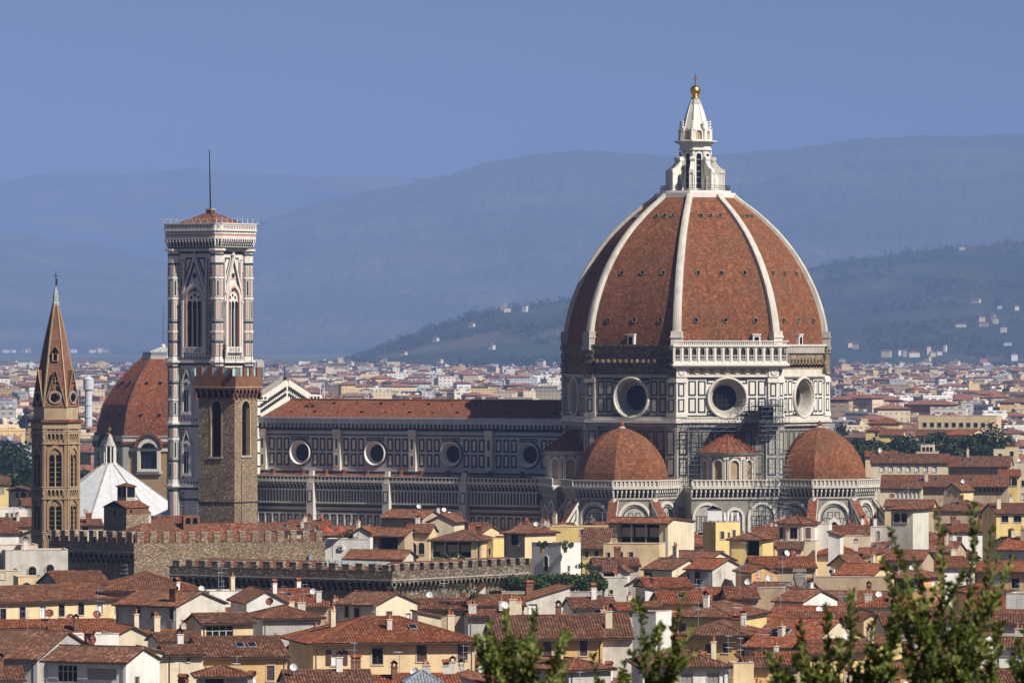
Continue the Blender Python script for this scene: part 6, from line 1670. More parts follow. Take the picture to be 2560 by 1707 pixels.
H('R7', 1160, 1472, 500, 420, 19, -15, 'side', 'tan', roof='a', wz=[(1215, 1264, 548, 606, 'shutg'), (1355, 1404, 522, 576, 'shutg')], extras='-', label='tan house with two dark green shutters above the rooftops')
H('R7', 680, 832, 532, 465, 19.4, -30, 'front', 'yellow', d=6, roof='a', wauto='', extras='x', label='small yellow gable with air conditioner boxes on its roof edge')
H('R7', 945, 1078, 480, 452, 19.6, -15, 'shedr', 'yellow', d=5, roof='a', wz=[(1002, 1060, 508, 532, 'dark')], extras='x')
H('R7', 0, 552, 562, 478, 18.6, 4, 'side', 'tan', roof='a', wauto='', extras='dd')
H('R7', 720, 1042, 628, 537, 18.6, -25, 'side', 'cream', roof='a', wauto='', extras='c')
H('R7', 545, 1180, 664, 656, 18.2, -3, 'flat', 'tan', d=5, wauto='', extras='-')
H('R7', 1230, 1482, 650, 582, 19, -25, 'hip', 'orange', d=8, roof='a', wz=[(1238, 1470, 662, 762, 'loggia')], extras='d', label='orange house with a shady plant-filled terrace under its roof')
H('R7', 1385, 1600, 780, 765, 18.6, -10, 'flat', 'orange', d=5, wauto='', extras='d')
H('R7', 1930, 2410, 600, 515, 20, -15, 'side', 'ochre', roof='a', wz=[(2095, 2155, 632, 736, 'white'), (2240, 2310, 660, 745, 'dark')], extras='a', label='ochre house with pale curtains in a shaded window at the right edge')
H('R7', 1850, 2230, 775, 690, 18.6, 10, 'hip', 'tan', roof='a', wauto='', extras='c')
H('R7', 200, 440, 852, 760, 18.6, -35, 'side', 'white', d=9, roof='a', wauto='', extras='ac', label='white gabled house with a bright triangular end wall')
H('R7', 910, 1345, 905, 800, 18, -6, 'hip', 'white_old', roof='a', wauto='', extras='c')
H('R7', -60, 482, 1250, 962, 18.6, -25, 'side', 'cream_pale', roof='c', d=19, wauto='', extras='ckk', label='house with a very broad orange-red roof and a glass skylight')
H('R7', 965, 1132, 1012, 960, 18.6, 6, 'front', 'cream', d=6, roof='a', wauto='', extras='-')
H('R7', 1140, 1425, 1062, 965, 18.4, 5, 'side', 'grey', roof='a', wauto='', extras='a')
H('R7', 2200, 2352, 806, 798, 19.6, -18, 'flat', 'white', d=5, wauto='', extras='-', label='bare white cube on a roof at the right edge')
H('R7', 2065, 2400, 1045, 980, 18.8, -5, 'side', 'grey', roof='b', wauto='', extras='a')
H('R7', 1960, 2175, 1180, 1130, 18.6, 20, 'front', 'white', d=7, roof='b', wauto='', extras='-')
H('R7', 2110, 2420, 1250, 1175, 19, -8, 'side', 'white', roof='b', wz=[(2240, 2275, 1300, 1330, 'dark')], extras='c', label='white house with one tiny window low at the right edge')
H('R7', 2050, 2420, 1560, 1450, 18, 6, 'side', 'grey', roof='b', wauto='', extras='a')
H('R7', 500, 980, 1300, 1195, 18.2, 12, 'side', 'yellow', roof='c', wauto='', extras='d')
H('R7', 1000, 1300, 1250, 1180, 18.4, 16, 'shedr', 'yellow', d=8, roof='a', wauto='', extras='c')
H('R7', 60, 420, 1400, 1310, 18.0, 4, 'side', 'tan', roof='a', wauto='', extras='ca')
H('R7', 1200, 1700, 1430, 1300, 17.8, -5, 'hip', 'ochre', roof='a', extras='c')
# --- behind the cathedral's right side
H('R8', 1030, 1700, 888, 830, 24, -5, 'side', 'cream_pale', d=14, roof='b', wz=[(1110+i*75, 1145+i*75, 905, 965, 'white') for i in range(7)], extras='kd', label='long pale building with a row of white panels behind the east tribune dome')
H('R8', 1700, 2225, 908, 845, 24, -8, 'side', 'tan', d=14, roof='b', over=1.6, wauto='', extras='kkc', label='building with a long dark shadowed eave at the edge of the trees')
H('R8', 1120, 2205, 1085, 1000, 21, -6, 'side', 'tan', d=16, roof='b', over=1.2, wz=[(1815+i*36, 1838+i*36, 1105, 1138, 'arch') for i in range(10)], extras='kkkc', label='very long brown roof over a shaded arcade of small arches')
H('R8', 1110, 1465, 1106, 1062, 22, -6, 'side', 'cream_pale', d=9, roof='b', wz=[(1240+i*36, 1268+i*36, 1118, 1195, 'white') for i in range(6)], extras='a')
H('R8', 1660, 1800, 1120, 1065, 21, -30, 'front', 'cream', d=7, roof='c', wz=[(1700, 1720, 1135, 1155, 'dark')], extras='d', label='small cream gable with a bright red roof in front of the long brown roof')
H('R8', 1150, 1560, 1262, 1210, 20, -10, 'side', 'cream', roof='a', wauto='', extras='ad')
H('R8', 1570, 2110, 1300, 1185, 20, -6, 'hip', 'tan', roof='a', wauto='', extras='cck')
H('R8', 2110, 2430, 1322, 1240, 21, 10, 'side', 'yellow', roof='a', wz=[(2155, 2215, 1345, 1400, 'dark'), (2262, 2330, 1345, 1400, 'dark')], extras='cc', label='yellow house with two wide balcony windows above the leafy shoots')
H('R8', 2135, 2312, 1000, 955, 23, -6, 'side', 'yellow', d=9, roof='a', wz=[(2180, 2220, 1020, 1085, 'arch'), (2245, 2290, 1018, 1085, 'arch')], extras='-', label='yellow house with two white arched windows at the far right')
H('R8', 2180, 2400, 905, 890, 23, -8, 'flat', 'cream_pale', d=9, extras='d')
H('R8', 1418, 1605, 800, 795, 24, -6, 'flat', 'cream_pale', d=7, D=1640, wauto='', extras='-')
H('R8', 1460, 1575, 738, 730, 26, -6, 'flat', 'cream_pale', d=4, D=1642, wz=[(1472, 1498, 752, 790, 'dark'), (1505, 1530, 752, 790, 'dark'), (1536, 1562, 752, 790, 'dark')], extras='a', label='white rooftop cabin with three dark windows in front of the trees')
H('R8', 980, 1250, 830, 815, 24, -5, 'side', 'cream', d=9, roof='a', wauto='', extras='c')
H('R8', 2090, 2200, 780, 770, 24, -6, 'flat', 'cream_pale', d=8, D=1700, extras='-')
H('R8', 2190, 2300, 760, 752, 25, -6, 'flat', 'cream', d=8, D=1690, extras='d')
H('R8', 1440, 2110, 500, 480, 24, -12, 'flat', 'cream', d=14, wz=[(1480+i*62, 1515+i*62, 540, 580, 'dark') for i in range(10)], extras='cc', D=2350, label='long cream apartment block with balconies beyond the trees')
H('R8', 1100, 1300, 648, 612, 22, -10, 'side', 'yellow', d=12, roof='b', D=2150, wauto='', extras='-')
H('R8', 1420, 1800, 650, 606, 22, -10, 'side', 'cream', d=12, roof='b', D=2120, wauto='', extras='-')
H('R8', 1690, 1870, 645, 598, 22, -40, 'side', 'cream', d=12, roof='c', D=2110, wauto='', extras='-')
H('R8', 985, 1170, 605, 570, 22, -10, 'hip', 'yellow', d=12, roof='c', D=2200, extras='-')
H('R8', 1010, 1270, 545, 490, 22, -10, 'hip', 'yellow', d=12, roof='c', D=2400, extras='-')

# pavilion: octagonal white roof lantern
D = 1012; kk = D/F; pc = P(1880+400*ZK, 900, D)
pv_ = thing('pavilion', 'white eight-sided roof pavilion with a low tiled cap beneath the scaffolding', 'pavilion', (pc.x, D+3, 0), rad(-14))
m = MB(); z1 = zat(1254+192*ZK, D); R_ = 3.35
m.prism(m.poly(R_), 0, z1, WM_['white'])
m.prism(m.poly(R_+.2), z1-.35, z1, TRIM); m.prism(m.poly(R_+.12), z1-3.0, z1-2.8, TRIM)
for i in range(8):
    m.wall(((R_*.924)*math.cos(i*math.pi/4), (R_*.924)*math.sin(i*math.pi/4), 0), i*math.pi/4)
    for s_ in (-1, 1): m.bar(*sorted((s_*1.05, s_*1.28)), z1-2.8, z1-.35, 0, .1, TRIM)
m.build('wall', pv_)
m = MB(); m.lathe([(R_+.7, z1), (R_+.7, z1+.15), (.1, z1+1.35)], TILE_A, 8, math.pi/8)
for i in range(8): a = math.pi/8+i*math.pi/4; m.tube([((R_+.7)*math.cos(a), (R_+.7)*math.sin(a), z1+.18), (0, 0, z1+1.42)], .12, TILE_A)
m.build('roof', pv_)
for i in (5, 6, 7):
    fm = MB(); fm.wall(((R_*.924)*math.cos(i*math.pi/4), (R_*.924)*math.sin(i*math.pi/4), 0), i*math.pi/4)
    q = put('window', window_mesh('shut' if i == 7 else 'dark', 1.3, 1.9), pv_); q.matrix_local = fm.T @ Matrix.Translation((0, z1-2.5, .22))

# water tanks and hut on the yellow tower house, parasols, roof ornament
D = 1016; kk = D/F
for i, (zx, w_) in enumerate(((1905, 22), (1935, 22), (1968, 22), (2018, 24))):
    c = P(1260+zx*ZK, 1254+140*ZK, D); m = MB(); r = w_*ZK*kk/2; m.lathe([(r, c.z-.4), (r, c.z+.75), (r*.8, c.z+.95), (.05, c.z+1.0)], CURT, 14, c=(c.x, D))
    tag(m.build('water_tank'), 'white cylinder tank on the yellow tower house, %s from the left' % ('first', 'second', 'third', 'last')[i], 'water tank', 'water tanks on the yellow tower house')
c = P(1260+1822*ZK, 1254+130*ZK, D); m = MB(); w2 = 1.25
m.box(c.x-w2, c.x+w2, D, D+2, c.z-.6, c.z+1.3, CURT); m.loft([[(c.x-w2-.15, y, c.z+1.3), (c.x+w2+.15, y, c.z+1.3), (c.x-.3, y, c.z+2.0)] for y in (D-.2, D+2.2)], CURT)
tag(m.build('roof_hut'), 'small white gabled hut beside the row of white tanks', 'hut')
D = 1031; kk = D/F
for zx, wz_, nm in ((690, 125, 'left red parasol on the terrace behind the battlement end'), (805, 105, 'right red parasol on the terrace, nearest the white hut')):
    c = P(640+(zx-78)*ZK, 1254+225*ZK, D); ps_ = thing('parasol', nm, 'parasol', (c.x, D, 0), 0, 'red terrace parasols'); r = wz_*ZK*kk/2
    m = MB(); m.tube([(0, 0, 19), (0, 0, c.z+.5)], .04, WOODD); m.build('pole', ps_)
    m = MB(); m.lathe([(r, c.z-.6), (r*.5, c.z-.05), (.05, c.z+.4)], plain('red_canvas', (.34, .07, .04), .9, .15), 8); m.build('canopy', ps_)
# carved coat of arms seen over a roof
D = 905; kk = D/F; cz = lambda y: CAMZ-(1254+y*ZK-870)*kk
orx = P(1880+410*ZK, 900, D).x
og = thing('stone_ornament', 'carved grey stone shield flanked by reclining figures on a rooftop', 'sculpture', (orx, D, 0), rad(-10))
m = MB(); zb, zt = cz(755), cz(585)
shield = [(-.75, zt-1.9), (-.95, zt-1.0), (-.8, zt-.35), (0, zt-.2), (.8, zt-.35), (.95, zt-1.0), (.75, zt-1.9), (.35, zt-2.6), (0, zt-2.85), (-.35, zt-2.6)]
SG = STONE_D if 0 else plain('grey_statue_stone', (.30, .27, .23), .9, .35, 2)
m.wall((0, 0, 0), -math.pi/2); m.ext(shield, -.3, .15, SG); m.ext([(u*.8, zt-1.45+(v-zt+1.45)*.8) for u, v in shield], .15, .3, SG)
m.bar(-1, 1, zt-.35, zt, -.3, .3, SG)
for q in range(5): m.lathew((-.8+q*.4, zt+.05), [(.16, -.1), (.16, .15), (.02, .2)], SG, 8)
m.T = Matrix.Identity(4); m.box(-2.6, 2.6, -.5, .6, zb-3, zb, SG); m.build('shield', og)
for s_ in (-1, 1):
    me = bpy.data.meshes.new('figure'); pts = [(s_*.9, -.1, zb+1.55), (s_*.95, -.1, zb+1.2), (s_*1.05, -.1, zb+.75), (s_*1.2, -.1, zb+.3), (s_*1.75, -.25, zb+.65), (s_*2.25, -.25, zb+.2), (s_*2.6, -.3, zb+.12), (s_*1.5, -.2, zb+1.0), (s_*1.7, -.3, zb+.6), (s_*.9, -.12, zb+1.85)]
    me.from_pydata(pts, [(0, 1), (1, 2), (2, 3), (3, 4), (4, 5), (5, 6), (1, 7), (7, 8), (0, 9)], [])
    fo = put('reclining_figure', me, og); me.materials.append(SG); sk = fo.modifiers.new('skin', 'SKIN'); fo.modifiers.new('sub', 'SUBSURF').levels = 1
    for v_, rr in zip(me.skin_vertices[0].data, (.13, .22, .25, .26, .19, .14, .08, .11, .08, .2)): v_.radius = (rr, rr)
    me.skin_vertices[0].data[3].use_root = True

# --- filler houses in the gaps, lower than the ones above
rg = random.Random(5)
def clear(x, y, r): return all((x-a)**2+(y-b_)**2 > r*r for a, b_ in FOOT)
BLK = [(CC.x, CC.y, 56), (BT.x, BT.y, 14), (-30, 1330, 46), (-88, 1384, 22)]
Dd = 592; nf = 0; FILL = []
SKIP_F = {1,2,3,4,5,6,7,8,9,10,11,12,13,14,15,16,17,18,19,20,21,22,23,25,27,30,32,33,35,36,37,38,39,41,42,43,46,47,48,50,51,52,53,54,56,57,58,59,60,61,63,64,65,66,67,69,70,71,72,74,75,78,79,80,81,82,83,84,87,88,89,90,91,93,94,95,97,98,99,100,102,103,107,108,109,110,111,112,114,115,116,117,119,121,122,123,124,126,129,132,133,134,135,136,138,139,140,141,142,143,144,145,146,147,148,149,150,151,154,155,156,157,159,160,161,162,163,164,165,166,167,168,169,170,171,173,174,175,176,177,178,179,180,181,182,183,184,185,186,187,188,189,190,191,192,193,194,195,196,197,198,199,200,201,202,203,204,205,206,207,208,209,210,211,212,214,215,216,217,218,219,220,221,222,223,224,225,226,227,228,229,230,231,232,233,234,235,236,237,239,240,241,242,243,244,245,246,247,248,249,250,251,252,253,254,256,257,258,259,260,261,262,263,264,266,267,268,269,270,271,272,273,274,279,280,281,282,283,284,285,286,287,288,289,290,291,292,293,294,295,296,297,299,300,301,303,304,305,307,309,311,313,314,315,316,317,318,320,321,322,323,324,325,326,327,328,329,330,331,332,335,336,340,341,343,345,346,347,349,350,352,353,354,355,356,357,358,359,364,365,366,367,368,369,370,372,373,375,376,377,378,379,381,383,384,387,388,389,391,392,393,394,395,396,398,399,400,401,402,403,404,408,409}
while Dd < 1290:
    hw = Dd*1280/F+10; x = -hw
    while x < hw:
        xx, yy = x+rg.uniform(-2, 2), Dd+rg.uniform(-4, 4); w_ = rg.uniform(8, 13); d_ = rg.uniform(8, 12)
        lowpal = (-62 < xx < -8 and 955 < yy < 1040)
        if clear(xx, yy+d_/2, 6.6) and all((xx-a)**2+(yy-b_)**2 > r*r for a, b_, r in BLK) and not lowpal and not (-30 < xx < 25 and 880 < yy < 960):
            ze = rg.uniform(13.5, 16.8) if yy < 1050 else rg.uniform(14, 17.5); pxm = 1280+xx*F/yy; half = w_/2*F/yy
            kd = rg.choice(['side', 'side', 'hip', 'front', 'side'])
            y_e = HOR+(CAMZ-ze)*F/yy
            if y_e > 1000 and not (80 < pxm < 400 and y_e < 1300):
                nf += 1; fo = H('', pxm-half, pxm+half, y_e, y_e-(28 if kd != 'front' else 22)*900/yy, ze, rg.uniform(-35, 30), kd, rg.choice(['cream', 'cream_pale', 'white', 'white_old', 'ochre', 'yellow', 'grey', 'tan']), px=True, d=d_ if kd != 'hip' else d_, seed=rg.randrange(9999), skip=nf in SKIP_F)
                FILL.append((nf, fo))
        x += rg.uniform(11, 15)
    Dd += rg.uniform(11, 15)
# ---------------------------------------------------------------- the newer town beyond
WINM = {}
def far_wall(name, col, win=(.13, .13, .14), bw=3.0):
    m, nt, b = new_mat(name, .9)
    t = nt.nodes.new('ShaderNodeUVMap'); t.uv_map = 'UVMap'
    br = N(nt, 'ShaderNodeTexBrick', Scale=1.0, offset=0.0); br.inputs['Brick Width'].default_value = bw; br.inputs['Row Height'].default_value = 3.2
    br.inputs['Mortar Size'].default_value = 1.08; br.inputs['Mortar Smooth'].default_value = 0.0
    br.inputs['Color1'].default_value = (*win, 1); br.inputs['Color2'].default_value = (*sc(win, 2.2), 1)
    nt.links.new(t.outputs['UV'], br.inputs['Vector'])
    f = noise_tex(nt, coords(nt), .3, 3)
    c = ramp(nt, f, [(.3, sc(col, .85)), (.7, sc(col, 1.1))]); nt.links.new(c, br.inputs['Mortar']); nt.links.new(br.outputs['Color'], b.inputs['Base Color'])
    return m
FW = {'cream': far_wall('cream_facade', (.66, .54, .36)), 'pale': far_wall('pale_facade', (.70, .66, .58), bw=4.4), 'yellow': far_wall('yellow_facade', (.68, .48, .22)), 'grey': far_wall('grey_facade', (.42, .42, .43), bw=3.6),
      'brick-red': far_wall('brick_facade', (.36, .17, .11)), 'tan': far_wall('tan_facade', (.47, .35, .24), bw=5.0), 'white': far_wall('white_facade', (.76, .74, .70), bw=5.6)}
FR_ = plain('flat_roof_felt', (.22, .20, .19), .9, .3, .3)
FT = plain('far_red_tiles', (.24, .105, .068), .9, .3, .5); FT2 = plain('far_brown_tiles', (.16, .085, .062), .9, .3, .5)
def far_block(m, x, y, z0, w_, d, h, ang, wm, roof, rg):
    m.T = Matrix.Translation((x, y, 0)) @ Matrix.Rotation(ang, 4, 'Z')
    a, b_ = w_/2, d/2; zt = z0+h
    for f in ([(-a,-b_),(a,-b_)], [(a,-b_),(a,b_)], [(a,b_),(-a,b_)], [(-a,b_),(-a,-b_)]):
        m.face([(*f[0], z0-6), (*f[1], z0-6), (*f[1], zt), (*f[0], zt)], wm)
    if roof == 'flat':
        m.face([(-a, -b_, zt), (a, -b_, zt), (a, b_, zt), (-a, b_, zt)], FR_)
        q = rg.uniform(.2, .5); u = rg.uniform(-.4, .4)*w_; m.box(u-q*4, u+q*4, -2, 2, zt, zt+rg.uniform(1.5, 3), wm)
        m.box(-a-.2, a+.2, -b_-.2, -b_+.1, zt-.3, zt+.9, wm)
    else:
        rt = FT if rg.random() < .65 else FT2; e = .8; hd = min(a, b_)+e; zr = zt+hd*.32
        if a >= b_:
            hx = a-b_; A = [(-a-e,-b_-e,zt),(a+e,-b_-e,zt),(a+e,b_+e,zt),(-a-e,b_+e,zt)]; r0, r1 = (-hx, 0, zr), (hx, 0, zr)
            for f in ([A[0],A[1],r1,r0], [A[1],A[2],r1], [A[2],A[3],r0,r1], [A[3],A[0],r0]): m.face(f, rt)
        else:
            hy = b_-a; A = [(-a-e,-b_-e,zt),(a+e,-b_-e,zt),(a+e,b_+e,zt),(-a-e,b_+e,zt)]; r0, r1 = (0, -hy, zr), (0, hy, zr)
            for f in ([A[0],A[1],r0], [A[1],A[2],r1,r0], [A[2],A[3],r1], [A[3],A[0],r0,r1]): m.face(f, rt)
        m.face([(-a-e,-b_-e,zt-.25),(a+e,-b_-e,zt-.25),(a+e,b_+e,zt-.25),(-a-e,b_+e,zt-.25)], WOODD)
        for _ in range(rg.randrange(3)): u, v = rg.uniform(-.7, .7)*a, rg.uniform(-.4, .4)*b_; m.box(u-.4, u+.4, v-.4, v+.4, zt, zr+.8, wm)
def shown(px, ytop):
    """is a far thing in a gap of the skyline (photograph pixels)?"""
    if px < -40 or px > 2600: return False
    if 418 < px < 645: return False
    if 245 < px <= 418: return ytop < 985
    if 1405 < px < 2085: return False
    if 640 < px < 1410 and ytop > 1006: return False
    if px <= 82+8 and ytop < 1300: return True
    if 84 < px < 195 and ytop > 900: return False
    if 195 <= px < 245: return ytop < 1280
    if 245 <= px <= 418: return False
    if px >= 2085 and px < 2140 and ytop > 1060: return False
    return ytop < 1320
rg = random.Random(11); FAR = []
D_ = 1480.0
while D_ < 11500:
    hw = D_*1300/F; x = -hw+rg.uniform(0, 10)
    step = rg.uniform(.9, 1.5)*(17+(D_-1500)*.005)
    while x < hw:
        tall = rg.random(); w_ = rg.choice([rg.uniform(8, 15), rg.uniform(10, 20), rg.uniform(14, 30)]); d = rg.uniform(10, 15)
        h = rg.uniform(8, 13) if tall < .62 else rg.uniform(12, 17 if D_ < 3200 else 21) if tall < .94 or D_ < 3200 else rg.uniform(17, 25)
        if D_ < 3000: w_ = min(w_, 19)
        if D_ < 1700: h = min(h, 15)
        y = D_+rg.uniform(-.3, .3)*step; px = 1280+x*F/y; z0 = ground_z(y)
        ytop = HOR+(CAMZ-z0-h)*F/y
        grove = (2120 < px < 2530 and 1560 < y < 2120)
        lawn = (px < 90 and 1500 < y < 2350)
        if D_ > 7600 and rg.random() < .2+(D_-7600)/6500: x += w_; continue
        if shown(px, ytop) and not grove and not lawn and clear(x, y, 13): FAR.append((x, y, z0, w_, d, h, rg.uniform(-.75, .5), rg.choice(['cream', 'cream', 'cream', 'pale', 'pale', 'yellow', 'tan', 'brick-red', 'grey', 'white']), 'flat' if rg.random() < (.3 if y < 2600 else .5) else 'hip', px, ytop))
        x += w_*rg.uniform(.85, 1.25)+rg.uniform(0, 8)
    D_ += step*1.15
NEAR_N = 560
FAR.sort(key=lambda a: -(a[3]*a[5]/a[1]**2))
far_objs = []
SKIP_A = {0,1,2,3,4,5,6,7,9,10,13,15,17,18,19,21,22,25,27,28,29,32,33,35,39,44,45,50,52,54,55,56,57,58,65,69,72,75,76,77,79,80,87,89,92,93,96,98,99,100,102,106,108,109,114,115,118,119,120,121,122,123,131,133,134,135,137,138,139,143,146,149,150,151,154,155,156,157,158,159,160,163,164,166,167,168,169,171,174,176,178,180,181,184,186,187,191,193,194,195,196,197,198,201,203,204,205,206,208,210,211,212,213,215,216,217,218,220,221,222,225,228,229,231,233,234,235,236,239,241,243,244,247,248,249,250,252,254,255,257,260,261,262,265,266,267,268,269,270,271,272,273,274,275,282,283,288,289,290,291,292,293,294,295,297,298,300,301,303,304,306,307,308,309,310,311,315,317,321,322,323,324,326,327,328,329,330,331,335,337,338,339,341,343,344,347,348,350,351,352,353,355,356,359,360,362,363,364,365,366,368,373,374,376,377,378,379,380,381,382,383,385,387,388,390,391,395,396,397,400,401,402,405,406,407,409,410,412,413,415,417,418,419,420,423,425,427,430,431,433,435,436,439,444,445,446,447,449,453,454,457,458,459,463,465,466,467,469,470,472,475,476,477,479,480,481,482,484,487,488,489,490,492,494,495,496,499,500,501,503,505,506,508,509,511,514,515,518,519,520,521,524,529,531,533,536,537,538,539,540,542,543,546,547,548,551,552,553,554,556,558}; ABL = []
for i, (x, y, z0, w_, d, h, ang, wc, rf, px, yt) in enumerate(FAR[:NEAR_N]):
    if i in SKIP_A: continue
    m = MB(); far_block(m, 0, 0, z0, w_, d, h, 0, FW[wc], rf, random.Random(i)); o = m.build('apartment_block'); o.location = (x, y, 0); o.rotation_euler = (0, 0, ang)
    ABL.append((i, o)); far_objs.append((o, px, yt, y, wc, rf, w_, h))
m = MB()
for (x, y, z0, w_, d, h, ang, wc, rf, px, yt) in FAR[NEAR_N:]: far_block(m, x, y, z0, w_, d, h, ang, FW[wc], rf, random.Random(int(x*7)))
tag(m.build('distant_town'), kind='stuff')
# villas on the slopes
vl = []
def surf(zf, px, py):
    """where the slope first rises to pixel row py in column px (photograph pixels)"""
    pa = px
    for _ in range(4):
        for i in range(1, 200):
            p = zf(pa/Q, i/200)
            if HOR+(CAMZ-p[2])*F/p[1] <= py: break
        pa += (px-(1280+p[0]*F/p[1]))*.9
    return p
VILLAS = [(4, 1259, 771, 13, 15, 'tan'), (4, 1268, 776, 20, 7, 'cream'), (4, 1313, 776, 12, 13, 'pale'), (4, 1180, 815, 14, 7, 'cream'), (4, 1090, 850, 13, 7, 'pale'), (4, 1010, 885, 15, 7, 'yellow'), (4, 1100, 905, 14, 8, 'cream'), (4, 1230, 870, 14, 8, 'white'),
    (3, 2455, 802, 17, 11, 'cream'), (3, 2483, 798, 11, 13, 'tan'), (3, 2489, 806, 14, 11, 'cream'), (3, 2402, 814, 30, 6, 'cream'), (3, 2459, 813, 26, 7, 'tan'), (3, 2509, 828, 16, 10, 'white'), (3, 2440, 755, 24, 8, 'cream'), (3, 2499, 769, 12, 6, 'white'), (3, 2541, 772, 12, 8, 'pale'), (3, 2405, 622, 18, 4, 'cream'),
    (3, 2216, 890, 26, 13, 'cream'), (3, 2247, 886, 10, 11, 'white'), (3, 2261, 888, 13, 12, 'tan'), (3, 2284, 889, 32, 9, 'pale'), (3, 2321, 881, 12, 15, 'cream'), (3, 2331, 889, 15, 9, 'cream'), (3, 2348, 885, 15, 7, 'white'), (3, 2363, 876, 7, 14, 'white'), (3, 2519, 861, 20, 6, 'white'), (3, 2534, 898, 18, 13, 'white'), (3, 2124, 866, 14, 9, 'cream'), (3, 2139, 870, 15, 11, 'tan'), (3, 2092, 894, 20, 9, 'yellow'), (3, 2320, 899, 14, 9, 'cream'),
    (2, 22, 906, 14, 9, 'cream'), (2, 34, 908, 16, 8, 'pale'), (2, 72, 904, 14, 14, 'tan'), (2, 179, 901, 18, 12, 'cream'), (2, 184, 914, 26, 9, 'pale'), (2, 251, 911, 24, 14, 'cream'), (2, 262, 917, 26, 10, 'tan'), (2, 231, 933, 26, 8, 'pale'), (2, 60, 930, 24, 9, 'white'), (2, 15, 936, 24, 9, 'pale')]
for (hk, px, py, w_, h, col) in VILLAS:
    x, y, z = surf(HILLS_LIST[hk], px, py+4); m = MB(); k_ = min(1.1, y/14000); far_block(m, 0, 0, 2, w_*.85*k_, 11, h*k_, 0, FW[col], 'hip', random.Random(px)); o = m.build('villa'); o.location = (x, y, z); o.rotation_euler = (0, 0, ((px*7) % 10-5)*.1); vl.append((o, px, y, col, h, w_))
VXY = [(o.location.x, o.location.y) for o, *_ in vl]
# ---------------------------------------------------------------- trees
def leaf_mat(name, c1, c2, c3, tr=.25):
    m, nt, b = new_mat(name, .55)
    ge = nt.nodes.new('ShaderNodeNewGeometry')
    c = ramp(nt, ge.outputs['Random Per Island'], [(0, c1), (.55, c2), (1, c3)])
    nt.links.new(c, b.inputs['Base Color']); b.inputs['Roughness'].default_value = .5
    tl = nt.nodes.new('ShaderNodeBsdfTranslucent'); nt.links.new(c, tl.inputs['Color'])
    mx = nt.nodes.new('ShaderNodeMixShader'); mx.inputs[0].default_value = tr
    nt.links.new(b.outputs[0], mx.inputs[1]); nt.links.new(tl.outputs[0], mx.inputs[2]); nt.links.new(mx.outputs[0], nt.nodes['Material Output'].inputs['Surface'])
    return m
LF_FAR = leaf_mat('tree_leaves', (.012, .022, .008), (.026, .045, .015), (.055, .08, .026))
LF_G = leaf_mat('garden_leaves', (.02, .035, .012), (.04, .075, .02), (.09, .14, .04))
BARK = plain('bark', (.10, .075, .05), .9, .3, 6)
def leaf_cloud(name, blobs, n, size, mat, rg, parent=None):
    vs_, fs = [], []
    tot = sum(b_[3]**2 for b_ in blobs)
    for (bx, by, bz, br, sq) in blobs:
        for _ in range(int(n*br*br/tot)):
            while True:
                p = Vector((rg.uniform(-1, 1), rg.uniform(-1, 1), rg.uniform(-1, 1)))
                if .2 < p.length < 1: break
            rr = p.length; p = p.normalized()*(rr**.45)*rg.uniform(.78, 1.08)
            c = Vector((bx+p.x*br, by+p.y*br, bz+p.z*br*sq)); nrm = (p+Vector((rg.gauss(0, .5), rg.gauss(0, .5), rg.gauss(0, .5)))).normalized()
            a = nrm.orthogonal().normalized(); b2 = nrm.cross(a); th = rg.uniform(0, 6.28); s_ = size*rg.uniform(.6, 1.4)
            a, b2 = a*math.cos(th)+b2*math.sin(th), b2*math.cos(th)-a*math.sin(th); i = len(vs_)
            vs_ += [tuple(c-a*s_*.6), tuple(c+b2*s_*.4+nrm*s_*.1), tuple(c+a*s_*.7), tuple(c-b2*s_*.4)]
            fs.append((i, i+1, i+2, i+3))
    me = bpy.data.meshes.new(name); me.from_pydata(vs_, [], fs); me.materials.append(mat); return put(name, me, parent)
def big_tree(x, y, z0, h, r, rg, label, mat=LF_FAR, n=1500, size=1.1, name='tree', group=None, low=.3):
    o = thing(name, label, 'tree', (x, y, z0), rg.uniform(0, 6), group)
    m = MB(); m.tube([(0, 0, -1), (.1, .1, h*.35), (.3, 0, h*.75)], r*.07+.1, BARK, 7, .08)
    for k in range(4): a = k*1.7; m.tube([(.1, .05, h*(.3+.08*k)), (math.cos(a)*r*.5, math.sin(a)*r*.5, h*(.55+.07*k))], r*.03+.05, BARK, 5, .04)
    m.build('trunk', o)
    bl = []
    for k in range(9):
        a = rg.uniform(0, 6.28); q = rg.uniform(.15, .62)*r; zz_ = h*(low+(.92-low)*rg.random()); f = 1-.55*max(0, (zz_/h-.55)/.45)
        bl.append((math.cos(a)*q*f, math.sin(a)*q*f, zz_*.97, r*rg.uniform(.3, .5), rg.uniform(.6, .9)))
    bl.append((0, 0, h*.82, r*.42, .9))
    leaf_cloud('crown', bl, n, size, mat, rg, o); return o
rg = random.Random(3)
GR = 'dark trees of the garden beyond the long roofs'
ords = ['first', 'second', 'third', 'fourth', 'fifth', 'sixth', 'seventh', 'eighth', 'ninth', 'tenth', 'eleventh', 'twelfth', 'thirteenth', 'fourteenth', 'fifteenth', 'sixteenth', 'seventeenth', 'eighteenth', 'nineteenth', 'twentieth']
def word(n):
    if n <= 20: return ords[n-1]
    return {2: 'twenty', 3: 'thirty', 4: 'forty', 5: 'fifty', 6: 'sixty', 7: 'seventy', 8: 'eighty', 9: 'ninety'}.get(n//10, 'hundred')+'-'+(ords[n % 10-1] if n % 10 else 'zeroth')
